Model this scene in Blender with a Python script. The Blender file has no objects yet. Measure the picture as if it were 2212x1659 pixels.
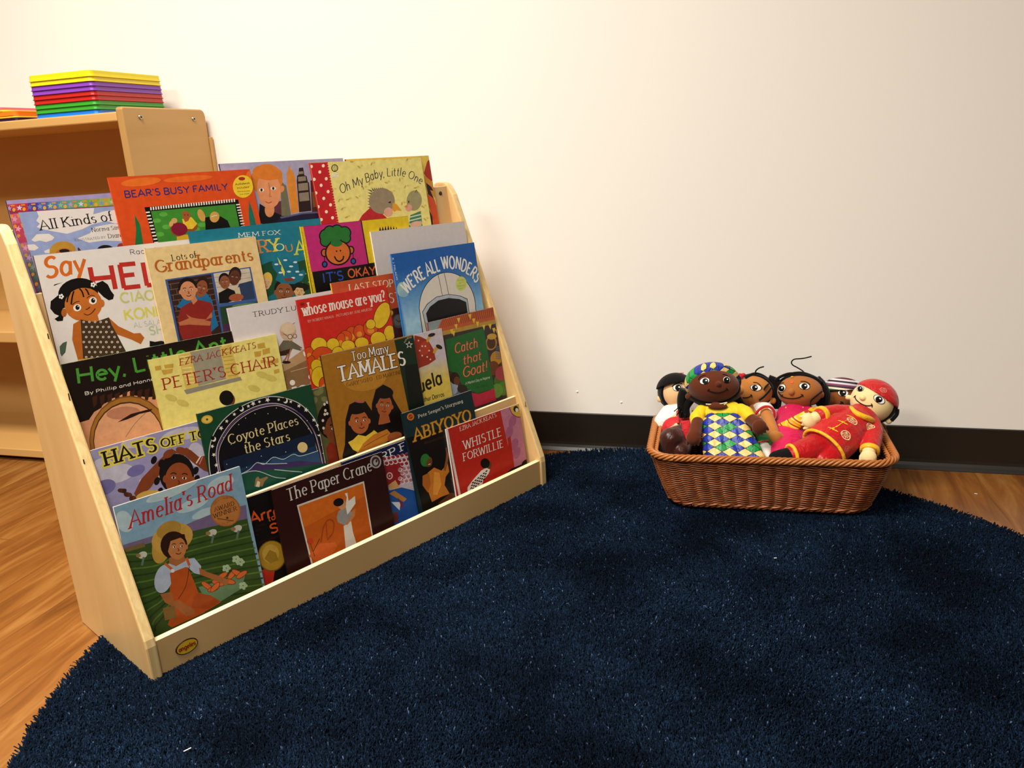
import bpy, bmesh, math, random
import numpy as np
from mathutils import Vector, Matrix
random.seed(7); rng = np.random.default_rng(7)
S = bpy.context.scene; COL = S.collection
# ------------------------------------------------------------------ camera, light, exposure
CAM = Vector((0, 0, 0.7526)); FPX = 1756.9
YAW, PITCH, ROLL = -0.30985, 0.28355, -0.06037
FWD = Vector((math.sin(YAW)*math.cos(PITCH), math.cos(YAW)*math.cos(PITCH), -math.sin(PITCH)))
_r = Vector((math.cos(YAW), -math.sin(YAW), 0)); _u = _r.cross(FWD)
RGT = _r*math.cos(ROLL)+_u*math.sin(ROLL); UPV = -_r*math.sin(ROLL)+_u*math.cos(ROLL)
cd = bpy.data.cameras.new('camera'); cd.sensor_fit = 'HORIZONTAL'; cd.sensor_width = 36; cd.lens = 36*FPX/2212
cd.clip_start = 0.02
cam = bpy.data.objects.new('camera', cd); COL.objects.link(cam)
cam.matrix_world = Matrix(((RGT.x, UPV.x, -FWD.x, CAM.x), (RGT.y, UPV.y, -FWD.y, CAM.y), (RGT.z, UPV.z, -FWD.z, CAM.z), (0, 0, 0, 1)))
S.camera = cam
S.view_settings.view_transform = 'Standard'; S.view_settings.look = 'None'
S.view_settings.exposure = -0.16; S.view_settings.gamma = 1.0; S.view_settings.use_curve_mapping = False
wd = bpy.data.worlds.new('world'); S.world = wd; wd.use_nodes = True
wd.node_tree.nodes['Background'].inputs[0].default_value = (1.0, 0.9, 0.76, 1); wd.node_tree.nodes['Background'].inputs[1].default_value = 0.11
def ceiling_lamp(loc, sx, sy, watts, col=(1.0, 0.945, 0.85)):
    l = bpy.data.lights.new('ceiling_panel', 'AREA'); l.shape = 'RECTANGLE'; l.size = sx; l.size_y = sy; l.energy = watts; l.color = col
    o = bpy.data.objects.new('ceiling_panel', l); o.location = loc; COL.objects.link(o); return o
ceiling_lamp((-1.1, 0.45, 2.68), 1.2, 0.6, 84).data.spread = 2.3
ceiling_lamp((-1.9, -1.3, 2.68), 1.2, 0.6, 88)
ceiling_lamp((0.35, -1.5, 2.68), 1.2, 0.6, 58)

def at(px, py, y):
    d = FWD + RGT*((px-1106)/FPX) - UPV*((py-829.5)/FPX)
    return CAM + d*((y-CAM.y)/d.y)
# ------------------------------------------------------------------ materials
def lin(h):
    if isinstance(h, str): h = int(h.lstrip('#'), 16)
    c = [(h >> i & 255)/255 for i in (16, 8, 0)]
    return tuple(v/12.92 if v <= .04045 else ((v+.055)/1.055)**2.4 for v in c)+(1,)
def mat(name, col, rough=.5, spec=.4, sheen=0, metal=0, coat=0):
    m = bpy.data.materials.new(name); m.use_nodes = True; b = m.node_tree.nodes['Principled BSDF']
    b.inputs['Base Color'].default_value = lin(col) if isinstance(col, (str, int)) else col
    b.inputs['Roughness'].default_value = rough; b.inputs['Specular IOR Level'].default_value = spec; b.inputs['Metallic'].default_value = metal
    if sheen: b.inputs['Sheen Weight'].default_value = sheen
    if coat: b.inputs['Coat Weight'].default_value = coat; b.inputs['Coat Roughness'].default_value = .15
    return m
def N(m, t, **kw):
    n = m.node_tree.nodes.new(t)
    for k, v in kw.items():
        if hasattr(n, k): setattr(n, k, v)
        else: n.inputs[k].default_value = v
    return n
def L(m, a, b): m.node_tree.links.new(a, b)
def bsdf(m): return m.node_tree.nodes['Principled BSDF']
def ramp(m, stops, interp='LINEAR'):
    n = N(m, 'ShaderNodeValToRGB'); cr = n.color_ramp; cr.interpolation = interp
    while len(cr.elements) < len(stops): cr.elements.new(.5)
    for e, (p, c) in zip(cr.elements, stops): e.position = p; e.color = lin(c) if isinstance(c, str) else c
    return n
def coords(m, scale=(1, 1, 1), rot=(0, 0, 0), loc=(0, 0, 0)):
    tc = N(m, 'ShaderNodeTexCoord'); mp = N(m, 'ShaderNodeMapping')
    mp.inputs['Scale'].default_value = scale; mp.inputs['Rotation'].default_value = rot; mp.inputs['Location'].default_value = loc
    L(m, tc.outputs['Object'], mp.inputs[0]); return mp.outputs[0]
def bump(m, src, strength, dist=.002):
    b = N(m, 'ShaderNodeBump'); b.inputs['Strength'].default_value = strength; b.inputs['Distance'].default_value = dist
    L(m, src, b.inputs['Height']); L(m, b.outputs[0], bsdf(m).inputs['Normal'])
def wood(name, a, b, scale, rough=.4, coat=0):
    m = mat(name, a, rough, .4, coat=coat); v = coords(m, scale)
    n = N(m, 'ShaderNodeTexNoise'); n.inputs['Scale'].default_value = 1; n.inputs['Detail'].default_value = 5; n.inputs['Distortion'].default_value = .6
    L(m, v, n.inputs['Vector']); r = ramp(m, [(.32, b), (.68, a)]); L(m, n.outputs['Fac'], r.inputs[0]); L(m, r.outputs[0], bsdf(m).inputs['Base Color']); return m
def fabric(name, col, rough=.9, sheen=.25, spec=.08, weave=900):
    m = mat(name, col, rough, spec, sheen); v = coords(m); n = N(m, 'ShaderNodeTexNoise'); n.inputs['Scale'].default_value = weave; n.inputs['Detail'].default_value = 2
    L(m, v, n.inputs['Vector']); bump(m, n.outputs['Fac'], .25, .0008); return m
# ------------------------------------------------------------------ mesh helpers
def link(name, me, m=None, parent=None, smooth=False):
    o = bpy.data.objects.new(name, me); COL.objects.link(o)
    for q in (m if isinstance(m, (list, tuple)) else [m]):
        if q: me.materials.append(q)
    if parent: o.parent = parent
    if smooth: me.polygons.foreach_set('use_smooth', [True]*len(me.polygons))
    return o
def obj(name, bm, m=None, parent=None, smooth=False):
    me = bpy.data.meshes.new(name); bmesh.ops.recalc_face_normals(bm, faces=bm.faces); bm.to_mesh(me); bm.free(); return link(name, me, m, parent, smooth)
def raw(name, V, F, m=None, parent=None, smooth=False, mi=None):
    me = bpy.data.meshes.new(name); me.from_pydata([tuple(v) for v in V], [], F); o = link(name, me, m, parent, smooth)
    if mi is not None: me.polygons.foreach_set('material_index', mi)
    return o
def box(bm, c, s, bev=0, seg=2):
    r = bmesh.ops.create_cube(bm, size=1, matrix=Matrix.Translation(c) @ Matrix.Diagonal((*s, 1)))
    if bev:
        es = {e for v in r['verts'] for e in v.link_edges}
        bmesh.ops.bevel(bm, geom=list(es), offset=bev, segments=seg, profile=.5, affect='EDGES')
def span(bm, a, b, bev=0): box(bm, [(p+q)/2 for p, q in zip(a, b)], [abs(q-p) for p, q in zip(a, b)], bev)
def prism(bm, poly, x0, x1, bev=0):       # polygon in (y,z), extruded along x
    v0 = [bm.verts.new((x0, y, z)) for y, z in poly]; f = bm.faces.new(v0)
    r = bmesh.ops.extrude_face_region(bm, geom=[f]); vs = [g for g in r['geom'] if isinstance(g, bmesh.types.BMVert)]
    for v in vs: v.co.x = x1
    if bev:
        bmesh.ops.recalc_face_normals(bm, faces=bm.faces)
        rim = [e for e in bm.edges if abs(e.verts[0].co.x-e.verts[1].co.x) < 1e-7]
        bmesh.ops.bevel(bm, geom=rim, offset=bev, segments=2, profile=.5, affect='EDGES')
def ellipsoid(bm, c, r, M=None, u=28, v=18):
    X = Matrix.Translation(c) @ (M.to_4x4() if M else Matrix.Identity(4)) @ Matrix.Diagonal((*r, 1))
    return bmesh.ops.create_uvsphere(bm, u_segments=u, v_segments=v, radius=1, matrix=X)['verts']
def capsule(bm, p, q, r1, r2, seg=16, flat=1.0, flat_axis=None):
    p, q = Vector(p), Vector(q); d = q-p; ln = d.length or 1e-6; z = d/ln
    a = Vector(flat_axis) if flat_axis else (Vector((0, 0, 1)) if abs(z.z) < .9 else Vector((1, 0, 0)))
    y = (a - z*a.dot(z)).normalized(); x = y.cross(z)
    rings = []
    for i in range(1, 6): t = math.pi/2*(1-i/6); rings.append((-r1*math.sin(t), r1*math.cos(t)))
    for i in range(5): rings.append((ln*i/4, r1+(r2-r1)*i/4))
    for i in range(1, 6): t = math.pi/2*i/6; rings.append((ln+r2*math.sin(t), r2*math.cos(t)))
    R = [[bm.verts.new(p+z*h+x*(r*math.cos(2*math.pi*k/seg))+y*(r*flat*math.sin(2*math.pi*k/seg))) for k in range(seg)] for h, r in rings]
    for a_, b_ in zip(R, R[1:]):
        for k in range(seg): bm.faces.new((a_[k], a_[(k+1) % seg], b_[(k+1) % seg], b_[k]))
    bm.faces.new(R[0][::-1]); bm.faces.new(R[-1])
def tube(bm, P, r, seg=8, closed=False, taper=None):
    P = [Vector(p) for p in P]; n = len(P); R = []; ref = None
    for i, p in enumerate(P):
        a = P[(i-1) % n] if closed or i else p; b = P[(i+1) % n] if closed or i < n-1 else p
        t = (b-a).normalized()
        if ref is None: ref = Vector((0, 0, 1)) if abs(t.z) < .9 else Vector((1, 0, 0))
        x = t.cross(ref).normalized(); y = x.cross(t); ref = y
        rr = r*(taper(i/(n-1)) if taper else 1)
        R.append([bm.verts.new(p+x*rr*math.cos(2*math.pi*k/seg)+y*rr*math.sin(2*math.pi*k/seg)) for k in range(seg)])
    for i in range(n if closed else n-1):
        a, b = R[i], R[(i+1) % n]
        for k in range(seg): bm.faces.new((a[k], a[(k+1) % seg], b[(k+1) % seg], b[k]))
    if not closed: bm.faces.new(R[0][::-1]); bm.faces.new(R[-1])
def smooth_path(P, n=8):
    P = [Vector(p) for p in P]; out = []
    for i in range(len(P)-1):
        a, b, c, d = P[max(i-1, 0)], P[i], P[i+1], P[min(i+2, len(P)-1)]
        for k in range(n):
            t = k/n; out.append(.5*((2*b)+(c-a)*t+(2*a-5*b+4*c-d)*t*t+(3*b-a-3*c+d)*t**3))
    return out+[P[-1]]
def thing(name, label, cat, loc=(0, 0, 0), group=None):
    o = bpy.data.objects.new(name, None); COL.objects.link(o); o.empty_display_size = .05; o.location = loc
    o['label'] = label; o['category'] = cat
    if group: o['group'] = group
    return o
def tag(o, label, cat, group=None, kind=None):
    o['label'] = label; o['category'] = cat
    if group: o['group'] = group
    if kind: o['kind'] = kind
    return o
def struct(o, label, cat='room'): o['kind'] = 'structure'; o['label'] = label; o['category'] = cat; return o
# ------------------------------------------------------------------ the room
WALL_Y = 1.9028
M_wall = mat('wall_paint', '#f3ede4', .75, .25)
_n = N(M_wall, 'ShaderNodeTexNoise'); _n.inputs['Scale'].default_value = 220; L(M_wall, coords(M_wall), _n.inputs['Vector']); bump(M_wall, _n.outputs['Fac'], .06, .001)
bm = bmesh.new(); span(bm, (-6, WALL_Y, 0), (5, WALL_Y+.1, 2.75))
for px, py in ((1247, 846), (1342, 869)):
    p = at(px, py, WALL_Y); ellipsoid(bm, (p.x, WALL_Y, p.z), (.0028, .0022, .0022), None, 10, 8)
struct(obj('wall_back', bm, M_wall), 'cream painted wall behind the book rack and basket', 'wall')
# floor: wood planks running towards the wall
M_floor = mat('plank_floor', '#b5762f', .32, .45)
v = coords(M_floor, (1, 1, 1), (0, 0, math.pi/2)); br = N(M_floor, 'ShaderNodeTexBrick'); br.offset = .37
for k, q in (('Scale', 1.0), ('Mortar Size', .0012), ('Brick Width', 1.2), ('Row Height', .152), ('Bias', 0)): br.inputs[k].default_value = q
br.inputs['Color1'].default_value = (.2, .2, .2, 1); br.inputs['Color2'].default_value = (.8, .8, .8, 1); br.inputs['Mortar'].default_value = (0, 0, 0, 1); L(M_floor, v, br.inputs['Vector'])
n1 = N(M_floor, 'ShaderNodeTexNoise'); n1.inputs['Scale'].default_value = 1; n1.inputs['Detail'].default_value = 7; n1.inputs['Roughness'].default_value = .62; n1.inputs['Distortion'].default_value = 1.1
vo = coords(M_floor, (22, 2.6, 1)); off = N(M_floor, 'ShaderNodeVectorMath', operation='ADD'); L(M_floor, vo, off.inputs[0]); sc = N(M_floor, 'ShaderNodeVectorMath', operation='SCALE'); sc.inputs['Scale'].default_value = 7; L(M_floor, br.outputs['Color'], sc.inputs[0]); L(M_floor, sc.outputs[0], off.inputs[1]); L(M_floor, off.outputs[0], n1.inputs['Vector'])
r1 = ramp(M_floor, [(.25, '#5a2f10'), (.5, '#835020'), (.75, '#a3743c')]); L(M_floor, n1.outputs['Fac'], r1.inputs[0])
mx = N(M_floor, 'ShaderNodeMix', data_type='RGBA', blend_type='MULTIPLY'); mx.inputs[0].default_value = .35; r2 = ramp(M_floor, [(0, (.05, .03, .02, 1)), (.15, (.75, .75, .75, 1)), (.85, (1, 1, 1, 1))]); L(M_floor, br.outputs['Color'], r2.inputs[0])
L(M_floor, r1.outputs[0], mx.inputs[6]); L(M_floor, r2.outputs[0], mx.inputs[7]); L(M_floor, mx.outputs[2], bsdf(M_floor).inputs['Base Color'])
bm = bmesh.new(); span(bm, (-6, -4, -.05), (5, WALL_Y, 0)); struct(obj('floor', bm, M_floor), 'warm brown wood plank floor', 'floor')
M_base = mat('baseboard_rubber', '#1f1913', .42, .45)
bm = bmesh.new(); y = WALL_Y
prof = [(y, .0998), (y-.0022, .0998), (y-.0032, .098), (y-.0032, .022), (y-.0042, .015), (y-.0072, .0085), (y-.0115, .004), (y-.014, .0012), (y-.014, 0), (y, 0)]
prism(bm, prof, -6, 5); struct(obj('baseboard_back', bm, M_base), 'black rubber cove baseboard along the wall', 'baseboard')
# ------------------------------------------------------------------ book display rack
RA = 1.11446; RACK = Matrix.Translation((-.86425, .83718, 0)) @ Matrix.Rotation(RA, 4, 'Z')
W, D, H, T = .914, .28624, .6852, .0168
M_birch = wood('birch_face', '#d9b27a', '#cba369', (3, 14, 2.2), .42, .15)
M_edge = wood('birch_edge', '#e2c58c', '#d2b074', (150, 150, 2), .55)
M_lip = mat('sanded_birch_edge', '#e6d3a6', .5, .3); M_dark = mat('dark_void', '#241509', .8, .2); M_steel = mat('screw_steel', '#a89a84', .35, .5, metal=.9); M_blackscrew = mat('dark_screw', '#2a1d18', .4, .5)
rack = thing('book_display_rack', 'pale birch tiered display rack full of picture books standing on the rug', 'book rack'); rack.matrix_world = RACK
side = [(0, 0), (0, .068)]
for i in range(5): t = i/4; side.append((.0+.004*t, .068+.012*t))
side = [(.006, 0), (0, .006), (0, .066), (.002, .078)]
y1, z1 = .2362, H
sl = Vector((.2362, H-.073)).normalized()
side += [(.2362-sl.x*.03, H-sl.y*.03)]
cxy = (.2362+.026, H-.03)
for i in range(1, 6):
    a = math.radians(160-i*14); side.append((.2362+.022+.026*math.cos(a), H-.026+.026*math.sin(a)))
side += [(D-.012, H), (D-.003, H-.003), (D, H-.012), (D, 0)]
for k, (x0, x1) in enumerate(((0, T), (W-T, W))):
    bm = bmesh.new(); prism(bm, side, x0, x1, .0028)
    bm.normal_update()
    o = obj('side_panel', bm, [M_birch, M_edge, M_dark], rack)
    for p in o.data.polygons:
        if abs(p.normal.x) < .75: p.material_index = 1
    for zz, ln, off_ in (((.19, .022, .5),) if k else ((.43, .02, .78), (.52, .014, .8), (.34, .012, .2))):
        bm = bmesh.new(); yy = (zz-.073)*.386; box(bm, (x0+T*off_, yy-.0002, zz), (.0016, .0012, ln), .0005, 1); obj('plywood_void', bm, M_dark, o)
PANEL = {0: (.004, .070), 1: (.067, .212), 2: (.113, .335), 3: (.160, .459), 4: (.207, .582), 5: (.242, .676)}
FLOORZ = {1: .016, 2: .153, 3: .276, 4: .400, 5: .523}; TAU = .13; TH = .0075
for k in range(6):
    bm = bmesh.new(); y, z = PANEL[k]
    if k == 0: poly = [(y, .012), (y, z), (y+.012, z), (y+.012, .012)]
    else:
        zb = FLOORZ[k]-.012; tt = math.tan(TAU)
        poly = [(y, z), (y+TH, z), (y+TH-tt*(z-zb), zb), (y-tt*(z-zb), zb)]
        if k == 5: poly = [(y, z), (y+.012, z), (y+.012-tt*(z-zb), zb), (y-tt*(z-zb), zb)]
    prism(bm, poly, T, W-T)
    o = obj('front_board' if k == 0 else ('back_panel' if k == 5 else 'tier_panel'), bm, [M_birch, M_lip], rack)
    for p in o.data.polygons:
        if p.normal.z > .8: p.material_index = 1
    if k == 0:
        M_oval = mat('logo_yellow', '#d8b020', .25, .5, coat=.5); M_orim = mat('logo_rim', '#3a1a10', .3, .5)
        bm = bmesh.new(); c = Vector((.0605, 0, .0385)); nn = 40
        for rx, rz, yy, mi in ((.0176, .0116, y-.0012, 0), (.0163, .0103, y-.0016, 1)):
            vs = [bm.verts.new((c.x+rx*math.cos(2*math.pi*i/nn), yy, c.z+rz*math.sin(2*math.pi*i/nn))) for i in range(nn)]
            vb = [bm.verts.new((c.x+rx*1.03*math.cos(2*math.pi*i/nn), y, c.z+rz*1.03*math.sin(2*math.pi*i/nn))) for i in range(nn)]
            f = bm.faces.new(vs); f.material_index = mi
            for i in range(nn): f = bm.faces.new((vs[i], vs[(i+1) % nn], vb[(i+1) % nn], vb[i])); f.material_index = 0
        badge = obj('logo_badge', bm, [M_orim, M_oval], o); badge['label'] = 'yellow oval badge with red lettering'
    else:
        bm = bmesh.new(); yf, zf = PANEL[k-1]; zl = FLOORZ[k]
        ya = yf+(.012 if k == 1 else TH-tt*(zf-zl)); yb = y-tt*(z-zl)
        span(bm, (T, ya+.0003, zl-.009), (W-T, yb-.0003, zl-.0005)); obj('shelf_ledge', bm, M_birch, rack)
    if k == 5:
        for sx in (.876, .03):
            bm = bmesh.new(); zz = .662; yy = y-tt*(z-zz); ellipsoid(bm, (sx, yy-.0006, zz), (.0046, .0016, .0046), None, 16, 8); obj('screw', bm, M_blackscrew, o)
# ------------------------------------------------------------------ stroke lettering
GL = {}
def _g(s):
    for ln in s.strip().split('\n'):
        c, a, b = ln.split(' ', 2); st = []
        for k in b.split('|'):
            P = []
            for w in k.split():
                if w[0] == '@':
                    cx, cy, rx, ry, a0, a1 = map(float, w[1:].split(',')); n = max(4, int(abs(a1-a0)/18))
                    P += [(cx+rx*math.cos(math.radians(a0+(a1-a0)*i/n)), cy+ry*math.sin(math.radians(a0+(a1-a0)*i/n))) for i in range(n+1)]
                else: P.append(tuple(map(float, w.split(','))))
            Q = [P[0]]
            for p in P[1:]:
                if math.dist(p, Q[-1]) > 1e-4: Q.append(p)
            st.append(Q)
        GL[c] = (float(a), st)
_g('''A .86 0,0 .43,1 .86,0|.16,.34 .70,.34
B .72 .08,0 .08,1|.08,1 .36,1 @.4,.76,.22,.24,90,-90 .08,.52|.36,.52 @.42,.26,.26,.26,90,-90 .08,0
C .8 @.46,.5,.44,.5,48,312
D .82 .08,0 .08,1|.08,1 .3,1 @.32,.5,.46,.5,90,-90 .08,0
E .66 .08,0 .08,1|.08,1 .6,1|.08,.53 .5,.53|.08,0 .63,0
F .62 .08,0 .08,1|.08,1 .6,1|.08,.53 .48,.53
G .86 @.46,.5,.44,.5,48,345|.56,.42 .88,.42
H .84 .08,0 .08,1|.76,0 .76,1|.08,.52 .76,.52
I .3 .15,0 .15,1
J .5 .4,1 .4,.2 @.22,.2,.18,.2,0,-150
K .78 .08,0 .08,1|.68,1 .1,.45|.26,.6 .74,0
L .62 .08,0 .08,1|.08,0 .58,0
M 1.02 .06,0 .12,1|.12,1 .5,.2|.5,.2 .9,1|.9,1 .96,0
N .86 .08,0 .08,1|.08,1 .78,0|.78,0 .78,1
O .92 @.46,.5,.43,.5,0,360
P .68 .08,0 .08,1|.08,1 .36,1 @.38,.73,.26,.27,90,-90 .08,.46
Q .92 @.46,.5,.43,.5,0,360|.6,.2 .9,-.1
R .76 .08,0 .08,1|.08,1 .36,1 @.38,.74,.26,.26,90,-90 .08,.48|.36,.47 .74,0
S .66 @.33,.76,.25,.24,35,270 @.33,.26,.27,.26,90,-145
T .76 0,1 .76,1|.38,1 .38,0
U .82 .08,1 .08,.34 @.41,.34,.33,.34,180,360 .74,1
V .84 0,1 .42,0 .84,1
W 1.16 0,1 .3,0|.3,0 .58,.95|.58,.95 .86,0|.86,0 1.16,1
X .8 0,0 .8,1|0,1 .8,0
Y .8 0,1 .4,.48|.8,1 .4,.48|.4,.48 .4,0
Z .7 .02,1 .66,1 .02,0 .68,0
a .58 @.28,.33,.24,.33,35,325|.5,.66 .5,0
b .6 .06,1.05 .06,0|@.32,.33,.25,.33,150,-150
c .54 @.3,.33,.26,.33,48,312
d .6 @.28,.33,.25,.33,35,325|.52,1.05 .52,0
e .58 .06,.37 .53,.37 @.3,.34,.25,.33,8,312
f .36 @.28,.86,.13,.2,60,180 .15,0|.0,.64 .34,.64
g .58 @.28,.33,.24,.33,35,325|.5,.66 .5,-.08 @.28,-.08,.22,.22,0,-150
h .6 .06,1.05 .06,0|.06,.4 @.28,.4,.22,.26,170,0 .5,0
i .2 .1,.66 .1,0|.1,.9 .1,.93
j .24 .14,.66 .14,-.12 @.02,-.12,.12,.15,0,-120|.14,.9 .14,.93
k .56 .06,1.05 .06,0|.46,.66 .08,.3|.2,.4 .52,0
l .2 .1,1.05 .1,0
m .94 .06,.66 .06,0|.06,.42 @.25,.42,.19,.24,170,0 .44,0|.44,.42 @.63,.42,.19,.24,170,0 .82,0
n .6 .06,.66 .06,0|.06,.4 @.28,.4,.22,.26,170,0 .5,0
o .62 @.31,.33,.27,.33,0,360
p .6 .06,.66 .06,-.3|@.32,.33,.25,.33,150,-150
q .6 @.28,.33,.24,.33,35,325|.5,.66 .5,-.3
r .42 .06,.66 .06,0|.06,.4 @.28,.4,.22,.26,170,60
s .46 @.23,.5,.17,.16,35,270 @.23,.17,.19,.17,90,-145
t .38 .15,.92 .15,.12 @.27,.12,.12,.12,180,300|.0,.64 .34,.64
u .58 .06,.66 .06,.26 @.27,.26,.21,.26,180,360 .48,.66|.48,.66 .48,0
v .54 0,.66 .27,0 .54,.66
w .8 0,.66 .2,0|.2,0 .4,.62|.4,.62 .6,0|.6,0 .8,.66
x .54 0,0 .52,.66|0,.66 .52,0
y .54 0,.66 .27,.04|.54,.66 .18,-.3
z .5 .02,.66 .48,.66 .02,0 .5,0
' .14 .08,1.02 .05,.82
, .16 .09,.05 .03,-.13
! .2 .1,1 .1,.3|.1,.02 .1,.05
? .5 @.24,.78,.2,.22,170,-60 .24,.45 .24,.3|.24,.02 .24,.05
* .3 .15,.33 .15,.37
# .6 .2,0 .26,1|.4,0 .46,1|.02,.36 .58,.36|.06,.66 .6,.66
& .7 .66,0 .18,.72 @.3,.82,.14,.16,210,-30 .1,.3 @.26,.2,.2,.2,160,330 .62,.42
1 .4 .06,.8 .24,1 .24,0
. .16 .08,.02 .08,.05''')
STY = {'serif': (.145, .055, 1, 0), 'serifb': (.2, .078, 1, 0), 'serifi': (.15, .058, 1, .2), 'sans': (.11, .1, 0, 0), 'sansb': (.2, .19, 0, 0), 'hand': (.18, .17, 0, .04), 'script': (.11, .075, 0, .22), 'scriptb': (.17, .14, 0, .2)}
def text_strokes(tx, base, h, style):
    """strokes of a line of text, set along a baseline (2-d points in mm, y down)"""
    wmax, wmin, serif, slant = STY[style]
    x = 0; items = []
    for ch in tx:
        if ch == ' ': x += .34; continue
        a, st = GL.get(ch, GL['.']); items.append((x, a, st)); x += a+.11+(.07 if serif else .02)
    total = x-.12
    cum = [0]
    for p, q in zip(base, base[1:]): cum.append(cum[-1]+math.dist(p, q))
    kx = cum[-1]/total
    def bp(s):
        i = 0
        while i < len(cum)-2 and s > cum[i+1]: i += 1
        p, q = base[i], base[i+1]; d = cum[i+1]-cum[i]; t = (s-cum[i])/d
        return (p[0]+(q[0]-p[0])*t, p[1]+(q[1]-p[1])*t), ((q[0]-p[0])/d, (q[1]-p[1])/d)
    out = []
    for gx, a, st in items:
        (bx, by), _ = bp((gx+a/2)*kx); e = .35*h
        (_, t0), (_, t1) = bp((gx+a/2)*kx-e), bp((gx+a/2)*kx+e)
        tx_, ty_ = t0[0]+t1[0], t0[1]+t1[1]; n = math.hypot(tx_, ty_); tx_, ty_ = tx_/n, ty_/n
        def mp(p):
            u = (p[0]-a/2)*kx+p[1]*slant*h; v = p[1]*h
            return (bx+tx_*u+ty_*v, by+ty_*u-tx_*v)
        for s in st:
            out.append(([mp(p) for p in s], [p for p in s]))
            if serif:
                for e_, nb in ((s[0], s[1]), (s[-1], s[-2])):
                    dx, dy = e_[0]-nb[0], e_[1]-nb[1]
                    if abs(dy) > abs(dx)*.9 and min(abs(e_[1]-q) for q in (0, .66, 1, 1.05, -.3)) < .03 and len(s) < 9:
                        w = .155 if wmax < .16 else .2
                        q = [(e_[0]-w, e_[1]), (e_[0]+w, e_[1])]; out.append(([mp(p) for p in q], q))
    res = []
    for P, G in out:
        ws = []
        for i in range(len(G)):
            a_, b_ = G[max(i-1, 0)], G[min(i+1, len(G)-1)]; th = math.atan2(b_[1]-a_[1], b_[0]-a_[0])
            ws.append((wmin+(wmax-wmin)*abs(math.sin(th-(-.25 if serif else 0))))*h*(.4+.6*min(1, kx/h)))
        res.append((P, ws))
    return res
def ribbon(P, ws, grow=0):
    """flat ribbon outline with mitred joints: list of quads"""
    n = len(P); Lf, Rt = [], []
    closed = n > 3 and math.dist(P[0], P[-1]) < 1e-3
    for i in range(n):
        a = P[i-1] if i else (P[-2] if closed else P[0]); b = P[i+1] if i < n-1 else (P[1] if closed else P[-1])
        p = P[i]; d1 = (p[0]-a[0], p[1]-a[1]); d2 = (b[0]-p[0], b[1]-p[1])
        l1 = math.hypot(*d1) or 0; l2 = math.hypot(*d2) or 0
        if l1 < 1e-6: d1, l1 = d2, l2
        if l2 < 1e-6: d2, l2 = d1, l1
        n1 = (-d1[1]/l1, d1[0]/l1); n2 = (-d2[1]/l2, d2[0]/l2); m = (n1[0]+n2[0], n1[1]+n2[1]); ml = math.hypot(*m) or 1e-6
        m = (m[0]/ml, m[1]/ml); k = min(1/max(m[0]*n1[0]+m[1]*n1[1], .3), 2.2); w = (ws[i]/2+grow)*k
        e = 0 if closed or 0 < i < n-1 else (grow+ws[i]*.06)*(-1 if i == 0 else 1)
        q = (p[0]+d2[0]/l2*e, p[1]+d2[1]/l2*e)
        Lf.append((q[0]+m[0]*w, q[1]+m[1]*w)); Rt.append((q[0]-m[0]*w, q[1]-m[1]*w))
    return [(Lf[i], Lf[i+1], Rt[i+1], Rt[i]) for i in range(n-1)]
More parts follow.
